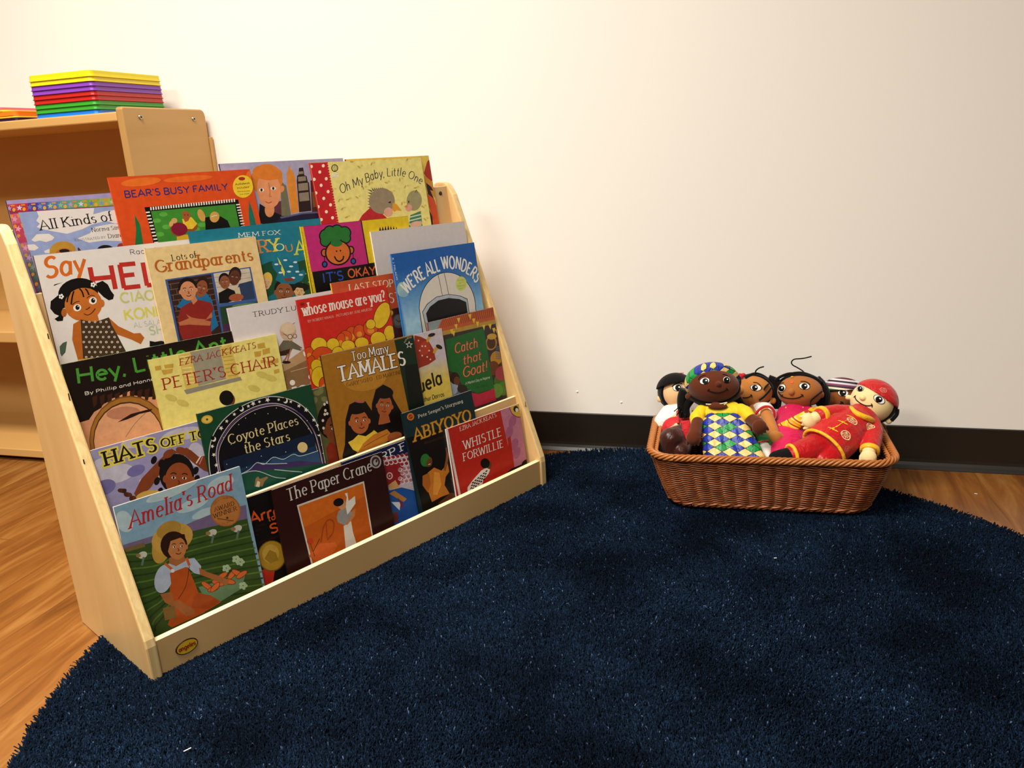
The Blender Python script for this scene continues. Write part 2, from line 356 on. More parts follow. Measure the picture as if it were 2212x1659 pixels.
# ------------------------------------------------------------------ picture books
BOOK_DATA = {
'allkinds': (5, [0.0182, 0.0437, 0.245, 0.1968, -0.0052, 0.0052], 10326205, 2759220,
 [9316938, 12597834, 14196788, 13666868, 12095680, 12069434, 13156572, 4864656, 6974128, 5200544, 8030912, 5929640, 11057296, 5934988, 9089168, 6265464, 6986320, 9084992, 10004552, 8034896, 6983768, 12606064, 13666864, 14191264, 12073552, 14192808, 11550816, 11037312, 14192816, 8415872, 12095672, 5925472, 8030848, 4872792, 4876896, 5918816, 5925496, 4867176, 5921416, 9411780, 14471884, 14209224, 12092972, 11561530, 2757648, 1839632, 9189930, 5909024, 1183248, 2761768, 5919832],
 [(0,0,[4,55,1815,81,1781,222,121,184,167,1481,89,1468,4,217]),
  (0,1,[4,54,141,57,115,168,128,182]),
  (1,2,[71,140,22,2,-6,27],12),
  (0,3,[43,67,99,67,97,88,41,88]),
  (0,4,[25,71,28,102,57,106,30,124,30,155,10,135,4,139,4,100,8,100]),
  (0,5,[141,56,281,59,254,171,114,171]),
  (1,2,[209,142,22,2,-7,27],12),
  (0,3,[181,69,238,69,236,91,179,90]),
  (0,6,[163,74,166,104,195,108,167,126,168,158,148,138,119,153,134,123,116,101,145,103]),
  (0,7,[281,58,422,61,395,174,253,174]),
  (1,2,[350,145,23,2,-7,28],12),
  (0,3,[321,71,379,71,377,93,319,93]),
  (0,8,[303,76,306,107,336,111,307,129,308,161,287,141,258,156,273,126,255,104,285,105]),
  (0,9,[422,60,566,63,539,177,395,177]),
  (1,2,[493,148,23,2,-7,28],12),
  (0,3,[463,73,522,73,520,95,461,95]),
  (0,10,[445,78,448,109,478,113,450,131,450,163,429,143,400,159,415,128,396,106,427,107]),
  (0,11,[566,62,713,65,685,180,538,180]),
  (1,2,[638,151,24,2,-7,28],12),
  (0,3,[608,75,668,75,666,97,606,97]),
  (0,12,[589,80,593,112,623,116,594,134,595,166,573,146,543,162,559,131,540,109,571,110]),
  (0,13,[713,64,861,67,834,183,685,183]),
  (1,2,[786,154,24,2,-7,28],12),
  (0,3,[755,77,816,78,814,100,753,100]),
  (0,14,[736,82,739,114,771,118,741,137,742,169,720,149,689,165,705,134,686,111,717,112]),
  (0,15,[861,67,1013,69,985,186,833,186]),
  (1,2,[936,156,24,2,-7,28],12),
  (0,3,[905,80,966,80,964,102,902,102]),
  (0,4,[885,85,889,117,920,121,890,139,891,172,869,152,838,168,854,136,834,114,866,115]),
  (0,16,[1013,69,1166,71,1138,190,984,189]),
  (1,2,[1088,159,25,2,-7,29],12),
  (0,3,[1056,82,1119,82,1117,105,1054,104]),
  (0,6,[1036,87,1040,119,1073,123,1042,142,1043,175,1020,155,989,171,1005,139,985,116,1018,117]),
  (0,17,[1166,71,1323,73,1294,193,1138,193]),
  (1,2,[1244,162,25,2,-7,29],12),
  (0,3,[1211,84,1275,84,1273,107,1209,107]),
  (0,8,[1191,89,1195,122,1227,126,1197,145,1198,178,1175,157,1143,174,1159,142,1138,119,1172,120]),
  (0,18,[1323,73,1482,76,1453,196,1294,196]),
  (1,2,[1402,165,26,2,-7,29],12),
  (0,3,[1368,87,1433,87,1431,110,1366,110]),
  (0,10,[1347,92,1352,125,1385,129,1354,148,1355,182,1331,160,1299,177,1316,145,1294,121,1328,123]),
  (0,19,[1482,75,1643,78,1615,200,1453,199]),
  (1,2,[1562,168,26,2,-7,29],12),
  (0,3,[1528,89,1594,89,1592,112,1526,112]),
  (0,12,[1507,94,1511,127,1545,132,1513,151,1515,185,1491,163,1458,180,1475,148,1453,124,1487,125]),
  (0,20,[1643,78,1808,80,1779,203,1614,202]),
  (1,2,[1725,171,27,2,-7,30],12),
  (0,3,[1690,91,1758,92,1756,115,1688,115]),
  (0,14,[1669,96,1674,130,1708,134,1676,154,1677,188,1653,166,1619,183,1636,151,1614,127,1649,128]),
  (0,21,[4,199,128,194,142,338,4,343]),
  (0,22,[39,239,33,252,22,261,10,264,4,261,4,218,11,212,23,209,33,214,39,225]),
  (0,22,[95,204,126,203,130,260,101,263]),
  (0,23,[71,227,67,263,97,275,64,289,58,325,40,297,7,308,29,277,15,247,46,256]),
  (0,24,[4,343,142,338,157,483,13,486,4,386]),
  (1,22,[30,380,22,2,-6,27],12),
  (0,22,[109,347,140,347,144,404,115,407]),
  (0,25,[85,371,81,407,111,419,78,433,72,469,54,441,20,451,43,421,28,391,60,400]),
  (0,26,[13,486,157,483,171,629,27,631]),
  (1,22,[44,524,22,2,-6,27],12),
  (0,22,[123,492,154,492,158,549,129,552]),
  (0,24,[99,515,95,552,126,564,92,578,86,614,68,586,34,596,57,565,42,535,74,544]),
  (0,27,[27,631,171,629,185,776,41,776]),
  (1,22,[58,669,22,3,-7,27],12),
  (0,22,[137,638,169,638,173,695,143,698]),
  (0,28,[113,661,109,698,140,710,106,723,100,760,82,731,48,741,71,711,56,680,88,690]),
  (0,29,[41,776,185,776,200,923,55,923]),
  (1,22,[72,815,22,3,-7,27],12),
  (0,22,[151,784,183,785,187,842,157,845]),
  (0,30,[127,807,123,844,154,857,120,870,114,907,96,878,62,887,85,857,70,826,102,836]),
  (0,31,[55,923,200,923,214,1072,69,1070]),
  (1,22,[86,962,22,3,-7,28],12),
  (0,22,[166,931,198,932,201,990,172,992]),
  (0,32,[141,954,138,991,168,1005,134,1017,128,1054,110,1025,76,1034,99,1004,84,973,116,983]),
  (0,33,[69,1070,214,1072,229,1221,83,1218]),
  (1,22,[100,1109,22,3,-7,28],12),
  (0,22,[180,1079,212,1081,216,1139,186,1141]),
  (0,34,[155,1102,152,1140,183,1153,149,1166,142,1203,124,1173,90,1182,113,1152,98,1121,130,1131]),
  (0,35,[83,1218,229,1221,244,1371,97,1367]),
  (1,22,[114,1258,23,3,-7,28],12),
  (0,22,[195,1229,227,1230,231,1289,201,1290]),
  (0,36,[170,1251,166,1289,197,1303,163,1315,156,1352,139,1322,104,1331,127,1301,112,1269,144,1280]),
  (0,37,[97,1367,244,1371,258,1522,111,1517]),
  (1,22,[129,1407,23,4,-7,28],12),
  (0,22,[209,1379,241,1380,245,1439,215,1441]),
  (0,38,[184,1401,181,1439,212,1453,177,1465,171,1503,153,1472,118,1481,142,1451,126,1419,159,1430]),
  (0,39,[121,184,1783,217,1436,1692,167,1481]),
  (0,40,[372,188,743,193,1206,214,1167,309,1352,277,1772,263,1725,462,1467,487,1334,424,1098,467,960,518,716,565,546,514,381,457,317,419,371,377,332,326,382,268]),
  (0,41,[200,603,291,526,465,537,525,600,487,635,393,656,312,623,237,633]),
  (0,41,[128,665,228,669,272,729,206,761,130,747]),
  (0,41,[849,653,1052,593,1137,504,1403,481,1709,529,1647,794,1245,731,1003,736]),
  (0,41,[333,784,412,762,412,826,340,817]),
  (1,42,[595,817,191,3,-21,146],24),
  (1,43,[606,867,127,16,-22,91],24),
  (1,44,[617,820,74,9,-7,31],24),
  (1,45,[1227,879,128,16,-18,78],24),
  (1,46,[1479,859,65,8,-14,59],24),
  (0,47,[814,803,833,789,859,842,812,844]),
  (3, 48, [363, 471, 1456, 429], 13.9, 'serif', 'All Kinds of'),
  (3, 49, [1088, 577, 1630, 578], 6.0, 'serif', 'Norma Simon'),
  (3, 50, [797, 691, 1273, 696], 3.4, 'serif', 'ILLUSTRATED BY'),
  (3, 49, [1310, 700, 1567, 703], 6.3, 'serif', 'Diane')]),
'bears': (5, [0.1689, 0.0671, 0.2505, 0.2199, -0.0061, 0.0098], 13781528, 13781528,
 [14510626, 14509088, 14707230, 2435694, 1927736, 1927768, 789002, 15130064, 3965994, 5677116, 14198316, 9194018, 14727212, 8001072, 13146714, 10506794, 1313800, 13145674, 15122990, 10496544, 2761232],
 [(1,0,[513,101,334,-11,-9,67],24),
  (1,1,[1322,100,440,-6,-8,52],24),
  (0,2,[2501,204,2478,200,2451,189,2428,173,2413,153,2406,130,2407,106,2417,82,2434,61,2458,43,2487,30,2501,27]),
  (3, 3, [195, 331, 2006, 328], 10.4, 'hand', "BEAR'S BUSY FAMILY"),
  (0,4,[269,556,283,608,253,843,167,1140,309,1157,336,783]),
  (0,5,[2367,550,2298,806,2280,1068,2414,1082,2399,778]),
  (0,6,[469,509,2158,515,2138,1203,491,1318]),
  (0,7,[563,514,586,515,579,565,556,565]),
  (0,7,[606,514,628,514,622,565,599,565]),
  (0,7,[648,513,671,514,665,565,642,564]),
  (0,7,[691,513,714,513,708,564,685,564]),
  (0,7,[734,512,757,513,751,564,728,564]),
  (0,7,[777,512,801,512,794,563,771,563]),
  (0,7,[821,511,844,512,838,563,814,563]),
  (0,7,[865,511,888,511,881,563,858,562]),
  (0,7,[908,510,932,511,925,562,902,562]),
  (0,7,[952,510,976,510,969,562,946,562]),
  (0,7,[997,509,1020,509,1014,562,990,561]),
  (0,7,[1041,509,1065,509,1058,561,1034,561]),
  (0,7,[1086,508,1110,508,1103,561,1079,560]),
  (0,7,[1131,508,1155,508,1148,560,1124,560]),
  (0,7,[1176,507,1200,507,1193,560,1169,560]),
  (0,7,[1221,507,1245,507,1238,560,1214,559]),
  (0,7,[1266,506,1291,506,1284,559,1260,559]),
  (0,7,[1312,506,1336,506,1330,559,1305,558]),
  (0,7,[1358,505,1382,505,1376,558,1351,558]),
  (0,7,[1404,505,1428,505,1422,558,1397,558]),
  (0,7,[1450,504,1475,504,1468,557,1443,557]),
  (0,7,[1496,503,1521,504,1515,557,1490,557]),
  (0,7,[1543,503,1568,503,1562,557,1537,556]),
  (0,7,[1590,502,1615,503,1609,556,1583,556]),
  (0,7,[1637,502,1662,502,1656,556,1631,556]),
  (0,7,[1684,501,1710,502,1703,555,1678,555]),
  (0,7,[1732,501,1758,501,1751,555,1725,555]),
  (0,7,[1780,500,1805,500,1799,555,1773,554]),
  (0,7,[1828,500,1854,500,1847,554,1821,554]),
  (0,7,[1876,499,1902,499,1895,554,1869,553]),
  (0,7,[1924,499,1950,499,1944,553,1918,553]),
  (0,7,[1973,498,1999,498,1993,553,1966,553]),
  (0,7,[2022,497,2048,498,2042,552,2015,552]),
  (0,7,[2071,497,2097,497,2091,552,2064,552]),
  (0,7,[473,584,539,583,539,605,473,606]),
  (0,7,[2096,595,2171,593,2170,614,2096,615]),
  (0,7,[475,639,542,638,542,661,475,661]),
  (0,7,[2098,643,2172,642,2172,662,2097,663]),
  (0,7,[478,694,545,694,545,716,478,716]),
  (0,7,[2100,691,2174,690,2173,711,2099,712]),
  (0,7,[481,749,548,749,548,771,481,772]),
  (0,7,[2101,740,2175,739,2175,759,2101,760]),
  (0,7,[484,805,551,804,551,827,484,827]),
  (0,7,[2103,788,2177,787,2176,808,2102,808]),
  (0,7,[487,860,554,860,554,882,487,882]),
  (0,7,[2104,837,2179,836,2178,857,2104,857]),
  (0,7,[490,915,556,916,557,938,490,938]),
  (0,7,[2106,885,2180,885,2180,905,2105,906]),
  (0,7,[492,971,559,971,559,994,492,993]),
  (0,7,[2107,934,2182,934,2181,954,2107,954]),
  (0,7,[495,1027,562,1027,562,1050,495,1049]),
  (0,7,[2109,982,2183,983,2183,1003,2108,1003]),
  (0,7,[498,1082,565,1083,565,1106,498,1105]),
  (0,7,[2110,1031,2185,1031,2185,1052,2110,1052]),
  (0,7,[501,1138,568,1139,568,1162,501,1161]),
  (0,7,[2112,1080,2187,1080,2186,1101,2111,1101]),
  (0,7,[504,1194,571,1196,571,1218,504,1217]),
  (0,7,[2114,1129,2188,1130,2188,1150,2113,1150]),
  (0,7,[507,1250,574,1252,574,1275,507,1273]),
  (0,7,[2115,1178,2190,1179,2189,1199,2115,1199]),
  (0,8,[561,582,2079,590,2069,1195,569,1328]),
  (1,9,[625,743,70,7,-9,37],24),
  (1,9,[759,860,71,7,-9,38],24),
  (1,9,[754,651,70,6,-9,37],24),
  (1,9,[1385,888,75,8,-9,39],24),
  (1,9,[1257,947,74,8,-9,39],24),
  (1,9,[626,968,70,8,-9,37],24),
  (0,10,[904,1016,1163,1027,1112,1326,840,1292]),
  (1,11,[922,939,92,66,-63,74],24),
  (1,11,[1200,906,104,-28,16,77],24),
  (0,12,[1057,758,1229,739,1305,862,1201,941,1055,926]),
  (1,13,[973,918,132,41,-47,102],24),
  (1,14,[916,771,54,5,-10,45],12),
  (1,14,[850,817,32,14,-27,47],12),
  (0,15,[1085,637,1161,632,1230,695,1160,795,1099,815,1072,733]),
  (1,16,[1118,693,9,1,-2,10],7),
  (1,16,[1173,698,9,1,-2,10],7),
  (1,17,[1412,729,61,-17,22,105],24),
  (0,6,[1470,771,1569,762,1762,780,1873,864,1897,977,1816,1413,1354,1356]),
  (1,17,[1644,778,83,25,-41,89],24),
  (2,7,[1586,772,1638,759,1698,756],0.94),
  (0,18,[2501,315,2484,360,2453,407,2412,445,2363,474,2311,490,2258,493,2208,482,2166,459,2132,425,2111,382,2102,333,2107,282,2126,232,2156,187,2196,148,2244,119,2296,103,2349,99,2398,108,2442,131,2476,165,2499,208,2501,219]),
  (1,19,[2312,159,65,4,-7,31],24),
  (3, 20, [2161, 264, 2448, 257], 3.2, 'hand', 'Audiobook'),
  (3, 20, [2180, 330, 2425, 326], 3.2, 'hand', 'included!'),
  (3, 20, [2179, 389, 2422, 388], 2.1, 'hand', 'Online access'),
  (3, 20, [2213, 437, 2394, 436], 2.1, 'hand', 'link inside')]),
'city': (5, [0.3656, 0.078, 0.2639, 0.229, -0.0122, 0.0052], 10788022, 2760760,
 [6106938, 7236176, 14189614, 2759192, 9075304, 4858908, 8014372, 1906742, 5921400, 1314840, 14256728, 14256720, 13793836, 14651488, 14186538, 15261136, 2757136, 11033140, 10504752],
 [(0,0,[866,740,1135,721,1112,1030,790,1079]),
  (0,1,[1133,431,1168,376,1203,416,1250,458,1231,1002,1024,1023]),
  (0,2,[1404,69,1408,156,1446,187,1475,315,1415,948,1247,983,1273,459,1312,229,1363,154]),
  (0,3,[1593,146,1687,140,1685,287,1729,299,1733,408,1756,429,1693,961,1419,963,1492,394,1522,288,1558,271]),
  (0,4,[1571,213,1672,208,1673,257,1570,262]),
  (0,4,[1536,309,1709,304,1705,387,1526,396]),
  (0,4,[1513,435,1729,428,1710,565,1492,570]),
  (0,4,[1492,610,1708,604,1692,762,1472,766]),
  (0,5,[1795,392,2100,369,2083,994,1699,986]),
  (0,6,[1771,609,1879,606,1851,894,1743,896]),
  (0,7,[645,951,1160,1015,1630,976,2205,1004,2169,1617,494,1433]),
  (0,8,[980,1019,1490,974,2205,1000,2199,1028,1484,1004,1019,1046]),
  (0,9,[627,741,832,890,1032,985,868,1125,527,1093]),
  (1,10,[804,869,99,8,-29,132],24),
  (1,11,[1138,509,52,18,-34,57],24),
  (1,12,[872,321,326,18,-63,281],24),
  (1,13,[873,511,247,-10,-28,330],24),
  (1,14,[910,199,297,42,-45,133],24),
  (1,15,[719,501,55,4,-7,32],12),
  (1,16,[719,501,23,2,-6,28],12),
  (1,15,[966,488,56,4,-7,32],12),
  (1,16,[966,488,24,2,-6,28],12),
  (2,17,[892,379,886,550,859,624,901,631],1.22),
  (2,18,[752,712,810,745,880,725],1.62)]),
'baby': (5, [0.5482, 0.0698, 0.28, 0.2202, -0.0143, 0.0098], 15128448, 12065826,
 [12100682, 14205024, 12590630, 15786176, 1709076, 15128448, 15788232, 1841716, 12067370, 6969924, 9732712, 14196872, 14457380, 1313804, 4880986, 13161656, 10261094, 14195336, 14190122, 5917236, 14198928],
 [(1,0,[411,540,17,-1,0,36],12),
  (1,1,[477,519,29,2,-4,18],12),
  (1,0,[513,750,14,7,-26,31],12),
  (1,1,[580,730,30,2,-4,18],12),
  (1,0,[716,744,3,14,-45,9],12),
  (1,1,[784,724,30,2,-4,18],12),
  (1,0,[952,719,-12,11,-35,-22],12),
  (1,1,[1022,699,31,2,-4,18],12),
  (1,0,[552,917,11,10,-36,25],12),
  (1,1,[619,897,30,2,-4,18],12),
  (1,0,[616,1087,5,14,-44,12],12),
  (1,1,[684,1068,30,3,-4,18],12),
  (1,0,[1321,470,-17,-4,17,-36],12),
  (1,1,[1392,449,32,2,-4,19],12),
  (1,0,[1147,544,-18,5,-11,-35],12),
  (1,1,[1217,523,31,2,-4,19],12),
  (1,0,[1754,474,7,-14,46,11],12),
  (1,1,[1827,452,33,2,-4,19],12),
  (1,0,[2127,430,20,0,-6,39],12),
  (1,1,[2202,408,34,2,-4,19],12),
  (1,0,[2235,588,16,8,-30,34],12),
  (1,1,[2312,567,34,2,-4,19],12),
  (1,0,[2517,627,-1,15,-53,2],12),
  (1,1,[2596,605,35,2,-4,20],12),
  (1,0,[1849,673,15,-10,32,28],12),
  (1,1,[1924,652,33,2,-4,19],12),
  (1,0,[2076,927,19,4,-16,38],12),
  (1,1,[2152,906,34,2,-4,19],12),
  (1,0,[2637,1036,-14,12,-40,-25],12),
  (1,1,[2717,1015,36,3,-4,20],12),
  (1,0,[2640,1306,-17,10,-32,-31],12),
  (1,1,[2719,1285,36,3,-4,20],12),
  (1,0,[976,18,-4,14,-45,-4],12),
  (0,1,[1071,4,1070,7,1057,13,1041,15,1026,12,1017,5,1016,4]),
  (1,0,[1459,79,-16,-6,26,-34],12),
  (1,1,[1531,57,32,1,-4,19],12),
  (0,0,[1845,4,1842,7,1823,11,1798,12,1774,9,1762,4]),
  (0,0,[2427,40,2406,54,2387,61,2375,60,2373,51,2382,37,2399,21,2419,7,2427,4,2451,4,2452,9,2444,24]),
  (0,1,[2525,8,2518,18,2504,24,2486,26,2469,23,2458,16,2455,6,2457,4,2523,4]),
  (1,0,[1133,128,-15,10,-28,-27],12),
  (1,1,[1203,106,31,1,-4,18],12),
  (0,2,[378,4,368,396,368,1188,355,1475,4,1458,4,4]),
  (0,2,[407,16,401,28,388,36,373,39,359,35,351,26,350,14,355,4,406,4,406,4]),
  (1,2,[379,65,29,1,-5,24],12),
  (1,2,[379,115,29,1,-5,24],12),
  (1,2,[379,165,29,1,-5,24],12),
  (1,2,[379,216,29,1,-5,24],12),
  (1,2,[380,266,29,1,-5,24],12),
  (1,2,[380,316,29,2,-5,24],12),
  (1,2,[380,366,29,2,-5,24],12),
  (1,2,[380,417,29,2,-5,24],12),
  (1,2,[381,467,29,2,-5,24],12),
  (1,2,[381,518,29,2,-5,24],12),
  (1,2,[381,568,29,2,-5,24],12),
  (1,2,[381,619,29,2,-5,24],12),
  (1,2,[382,669,29,2,-5,24],12),
  (1,2,[382,720,29,2,-5,24],12),
  (1,2,[382,771,29,2,-5,24],12),
  (1,2,[383,822,29,2,-5,24],12),
  (1,2,[383,873,29,2,-5,24],12),
  (1,2,[383,924,29,2,-5,24],12),
  (1,2,[383,975,29,2,-5,24],12),
  (1,2,[384,1026,29,2,-5,24],12),
  (1,2,[384,1077,29,3,-5,24],12),
  (1,2,[384,1128,29,3,-5,24],12),
  (1,2,[384,1179,29,3,-5,24],12),
  (1,3,[290,68,34,1,-7,32],12),
  (0,3,[52,71,44,87,30,98,13,101,4,98,4,46,9,42,26,39,42,44,51,56]),
  (1,3,[185,182,33,2,-7,31],12),
  (0,3,[63,315,55,331,40,341,23,345,8,340,4,335,4,298,5,296,20,285,37,282,52,287,62,299]),
  (1,3,[305,316,34,2,-7,32],12),
  (1,3,[161,434,33,2,-7,32],12),
  (0,3,[45,573,37,588,22,599,5,602,4,602,4,542,19,539,34,544,44,557]),
  (1,3,[295,563,34,2,-7,32],12),
  (1,3,[167,685,33,2,-7,32],12),
  (0,3,[39,836,32,852,17,862,4,864,4,804,13,802,29,808,38,820]),
  (1,3,[295,819,34,3,-7,32],12),
  (1,3,[171,943,34,3,-7,32],12),
  (0,3,[58,1083,50,1099,35,1109,18,1112,4,1107,4,1058,14,1051,31,1049,47,1054,57,1067]),
  (1,3,[288,1069,34,3,-7,32],12),
  (1,4,[546,123,79,3,-16,72],24),
  (1,5,[546,123,59,3,-13,60],12),
  (2,4,[560,59,527,122,532,187],1.12),
  (2,4,[576,63,580,124,537,187],1.13),
  (0,6,[449,231,602,228,595,307,441,311]),
  (3, 4, [453, 267, 590, 262], 1.9, 'sans', 'VOYAGER'),
  (3, 4, [457, 304, 577, 300], 1.9, 'sans', 'BOOKS'),
  (3, 7, [586, 624, 862, 543, 1192, 459, 1502, 375, 1836, 346, 2144, 348, 2389, 411, 2694, 560], 16.5, 'script', 'Oh My Baby, Little One'),
  (0,8,[856,1222,1005,1078,1231,949,1398,983,1603,1171,1784,1624,728,1514]),
  (0,9,[1347,598,1244,581,1362,652]),
  (0,9,[1369,621,1358,546,1424,614]),
  (0,9,[1335,652,1232,639,1350,706]),
  (0,9,[1419,611,1411,549,1474,608]),
  (0,9,[1323,706,1219,697,1338,760]),
  (0,9,[1470,602,1464,553,1523,603]),
  (0,9,[1312,760,1206,755,1327,814]),
  (0,9,[1520,592,1517,556,1573,598]),
  (0,9,[1300,815,1194,813,1315,869]),
  (0,9,[1571,582,1571,559,1624,592]),
  (0,9,[1288,869,1181,871,1303,923]),
  (0,9,[1622,573,1625,562,1674,587]),
  (0,9,[1277,923,1169,929,1292,977]),
  (0,9,[1674,563,1679,566,1725,581]),
  (1,10,[1566,836,315,75,-122,252],24),
  (1,11,[1680,1070,115,9,-20,93],24),
  (0,12,[1831,887,1934,927,2039,1073,1909,1045,1845,1079,1793,1036]),
  (2,13,[1721,879,1794,863],1.72),
  (1,13,[1763,878,22,2,-4,19],7),
  (0,14,[2252,1183,2560,1119,2525,1701,2064,1653]),
  (2,15,[2228,1225,2559,1191],2.54),
  (2,15,[2201,1298,2543,1266],2.54),
  (2,15,[2174,1371,2527,1341],2.54),
  (2,15,[2147,1444,2511,1415],2.54),
  (1,16,[2426,887,205,31,-74,210],24),
  (1,17,[2242,1028,92,7,-16,74],24),
  (0,18,[2230,950,2119,996,2212,1030]),
  (1,13,[2269,902,17,1,-6,26],12),
  (2,19,[2482,724,2537,673,2538,739],1.54),
  (1,20,[2370,1382,177,-11,3,57],24)]),
'dragon': (5, [0.6355, 0.0721, 0.22, 0.2234, -0.0137, 0.0052], 14466124, 4860436,
 [11020828, 13142568, 2756628, 13585442, 3806224],
 [(0,0,[1985,371,2127,131,2196,87,2196,536,2122,579,2040,463]),
  (0,1,[1990,415,2196,572,2196,905,2014,798,1962,615]),
  (0,2,[2002,573,2133,670,2174,763,2088,735,2182,1014,2004,842]),
  (0,3,[1984,796,2141,920,2196,1069,2196,1795,1988,1773,2035,1412,1982,1089]),
  (0,4,[1937,1086,2029,1297,2004,1775,1690,1742])]),
'whoever': (4, [0.2694, 0.0653, 0.262, 0.2448, -0.0157, 0.0098], 1864840, 1202794,
 [15262940, 13599812, 14205000, 14211216, 13158474, 1525806, 11055184, 1708560, 14198896, 15261136, 1313800, 1707786, 6955544, 989716, 14464074, 14462592, 1927796, 9065008, 1731200, 13162712, 8010276, 14471240],
 [(3, 0, [885, 186, 1719, 213], 7.3, 'serif', 'MEM FOX'),
  (3, 1, [1228, 498, 1441, 494], 21.8, 'serifb', 'R'),
  (3, 2, [1450, 504, 1656, 499], 21.2, 'serifb', 'Y'),
  (3, 3, [1557, 507, 1754, 505], 12.3, 'serifb', 'O'),
  (3, 1, [1767, 545, 1936, 537], 12.4, 'serifb', 'U'),
  (3, 4, [1965, 612, 2191, 619], 23.4, 'serifb', 'A'),
  (0,5,[1200,721,1423,673,1751,771,2191,727,2293,899,2325,1506,1055,1383]),
  (1,6,[1963,1033,18,2,-2,10],7),
  (1,6,[2087,991,18,2,-2,10],7),
  (1,6,[1983,1154,18,3,-2,10],7),
  (1,6,[2121,1154,18,3,-2,10],7),
  (1,6,[1260,880,17,2,-2,9],7),
  (1,6,[1894,1142,18,3,-2,10],7),
  (1,7,[1889,1220,217,52,-19,56],24),
  (1,7,[1891,1275,111,27,-35,103],24),
  (1,8,[1783,1285,16,4,-7,20],12),
  (1,8,[1977,1332,16,4,-7,21],12),
  (1,8,[1880,1306,94,23,-32,95],24),
  (1,9,[1845,1289,15,4,-3,8],7),
  (1,10,[1845,1289,8,2,-3,8],7),
  (2,11,[1870,1273,1853,1262,1830,1264],0.67),
  (1,9,[1921,1307,15,4,-3,8],7),
  (1,10,[1921,1307,8,2,-3,8],7),
  (2,11,[1910,1282,1932,1281,1949,1293],0.67),
  (2,12,[1875,1309,1879,1330,1865,1330],0.77),
  (2,12,[1838,1343,1862,1359,1893,1356],0.96),
  (1,13,[1930,1186,184,47,-18,48],24),
  (1,14,[1267,995,98,33,-61,132],24),
  (1,14,[1263,1027,82,19,-37,109],24),
  (1,15,[1180,1045,12,3,-7,22],12),
  (1,15,[1322,1079,12,3,-7,22],12),
  (1,15,[1252,1060,69,16,-34,100],24),
  (1,9,[1227,1044,11,3,-3,8],7),
  (1,10,[1227,1044,6,1,-3,8],7),
  (2,11,[1248,1026,1235,1016,1218,1020],0.5),
  (1,9,[1282,1057,11,3,-3,8],7),
  (1,10,[1282,1057,6,1,-3,8],7),
  (2,11,[1277,1033,1293,1029,1305,1041],0.5),
  (2,12,[1247,1063,1249,1085,1238,1086],0.57),
  (2,12,[1216,1100,1233,1115,1257,1110],0.72),
  (0,16,[1153,1322,1385,1243,1765,1320,1832,1428,1785,1540,1087,1427]),
  (1,7,[1581,1208,203,39,-54,196],24),
  (1,17,[1389,1236,28,6,-11,39],12),
  (1,17,[1741,1305,29,6,-11,40],12),
  (1,17,[1564,1267,172,34,-50,180],24),
  (1,9,[1501,1238,27,5,-4,15],12),
  (1,10,[1501,1238,15,3,-4,15],7),
  (2,11,[1544,1205,1511,1186,1472,1193],1.21),
  (1,9,[1637,1264,27,5,-4,15],12),
  (1,10,[1637,1264,15,3,-4,15],7),
  (2,11,[1616,1219,1655,1214,1687,1235],1.22),
  (2,12,[1555,1273,1565,1312,1540,1313],1.39),
  (2,12,[1491,1339,1537,1366,1592,1359],1.73),
  (0,18,[1428,702,1554,669,1622,755,1666,654,1758,636,1824,741,1900,702,1969,798,1962,935,2059,908,2091,972,1995,1097,1803,1148,1548,1093,1434,1019,1500,912,1437,808]),
  (1,19,[1516,742,42,5,-4,17],12),
  (1,19,[1714,689,43,5,-4,17],12),
  (1,19,[1912,752,44,5,-4,17],12),
  (1,19,[1808,817,44,6,-4,17],12),
  (1,19,[1918,929,44,6,-4,17],12),
  (1,19,[1806,1031,44,6,-4,17],12),
  (1,19,[1568,902,43,6,-4,17],12),
  (1,19,[1983,997,44,6,-4,17],12),
  (1,19,[1744,906,43,6,-4,17],12),
  (0,20,[1599,1013,1784,1028,1839,1085,1640,1077]),
  (0,21,[1566,613,1609,715,1658,895,1628,978,1591,847,1618,774,1580,750])]),
'hello': (4, [0.0285, 0.0568, 0.262, 0.2354, -0.0187, 0.0052], 14472396, 5902360,
 [3810384, 12070436, 13592092, 12764276, 13814364, 11449008, 11713948, 985864, 11033120, 12412966, 15261908, 5907472, 3808272, 15262940, 11690015, 4403231, 13615278, 4872776, 13146676],
 [(3, 0, [1395, 144, 2345, 169], 7.8, 'sans', 'Rachel Isadora'),
  (3, 1, [696, 636, 2644, 695], 36.7, 'sansb', 'HELLO'),
  (3, 2, [81, 346, 662, 330], 29.5, 'scriptb', 'Say'),
  (3, 3, [1092, 877, 1628, 904], 15.1, 'sansb', 'CIAO'),
  (3, 4, [1087, 1159, 2627, 1218], 16.2, 'sansb', 'KONNICHIWA'),
  (3, 5, [1201, 1304, 1817, 1331], 8.4, 'sans', 'AL SALAAM'),
  (3, 6, [1422, 1460, 2258, 1503], 13.0, 'sansb', 'SHALOM'),
  (0,7,[310,441,188,456,169,477]),
  (0,7,[341,638,211,619,83,695,52,802,92,888,149,930,75,965,110,1007,183,1013,227,895,224,829,287,815]),
  (0,7,[783,523,885,496,950,563,975,666,1008,738,978,801,911,810,845,747,786,655]),
  (1,7,[496,629,293,-4,-17,223],24),
  (1,8,[227,895,38,6,-14,62],24),
  (1,9,[800,840,37,6,-13,58],24),
  (1,9,[531,814,276,0,-20,253],24),
  (0,9,[471,1017,696,989,698,1122,468,1098]),
  (2,7,[303,745,334,670,378,612],2.15),
  (2,7,[354,786,393,678,434,596],2.16),
  (2,7,[556,703,551,621,524,568],2.19),
  (2,7,[638,683,628,624,607,580],2.21),
  (1,10,[428,850,58,-3,-2,54],24),
  (1,7,[432,847,30,5,-8,38],12),
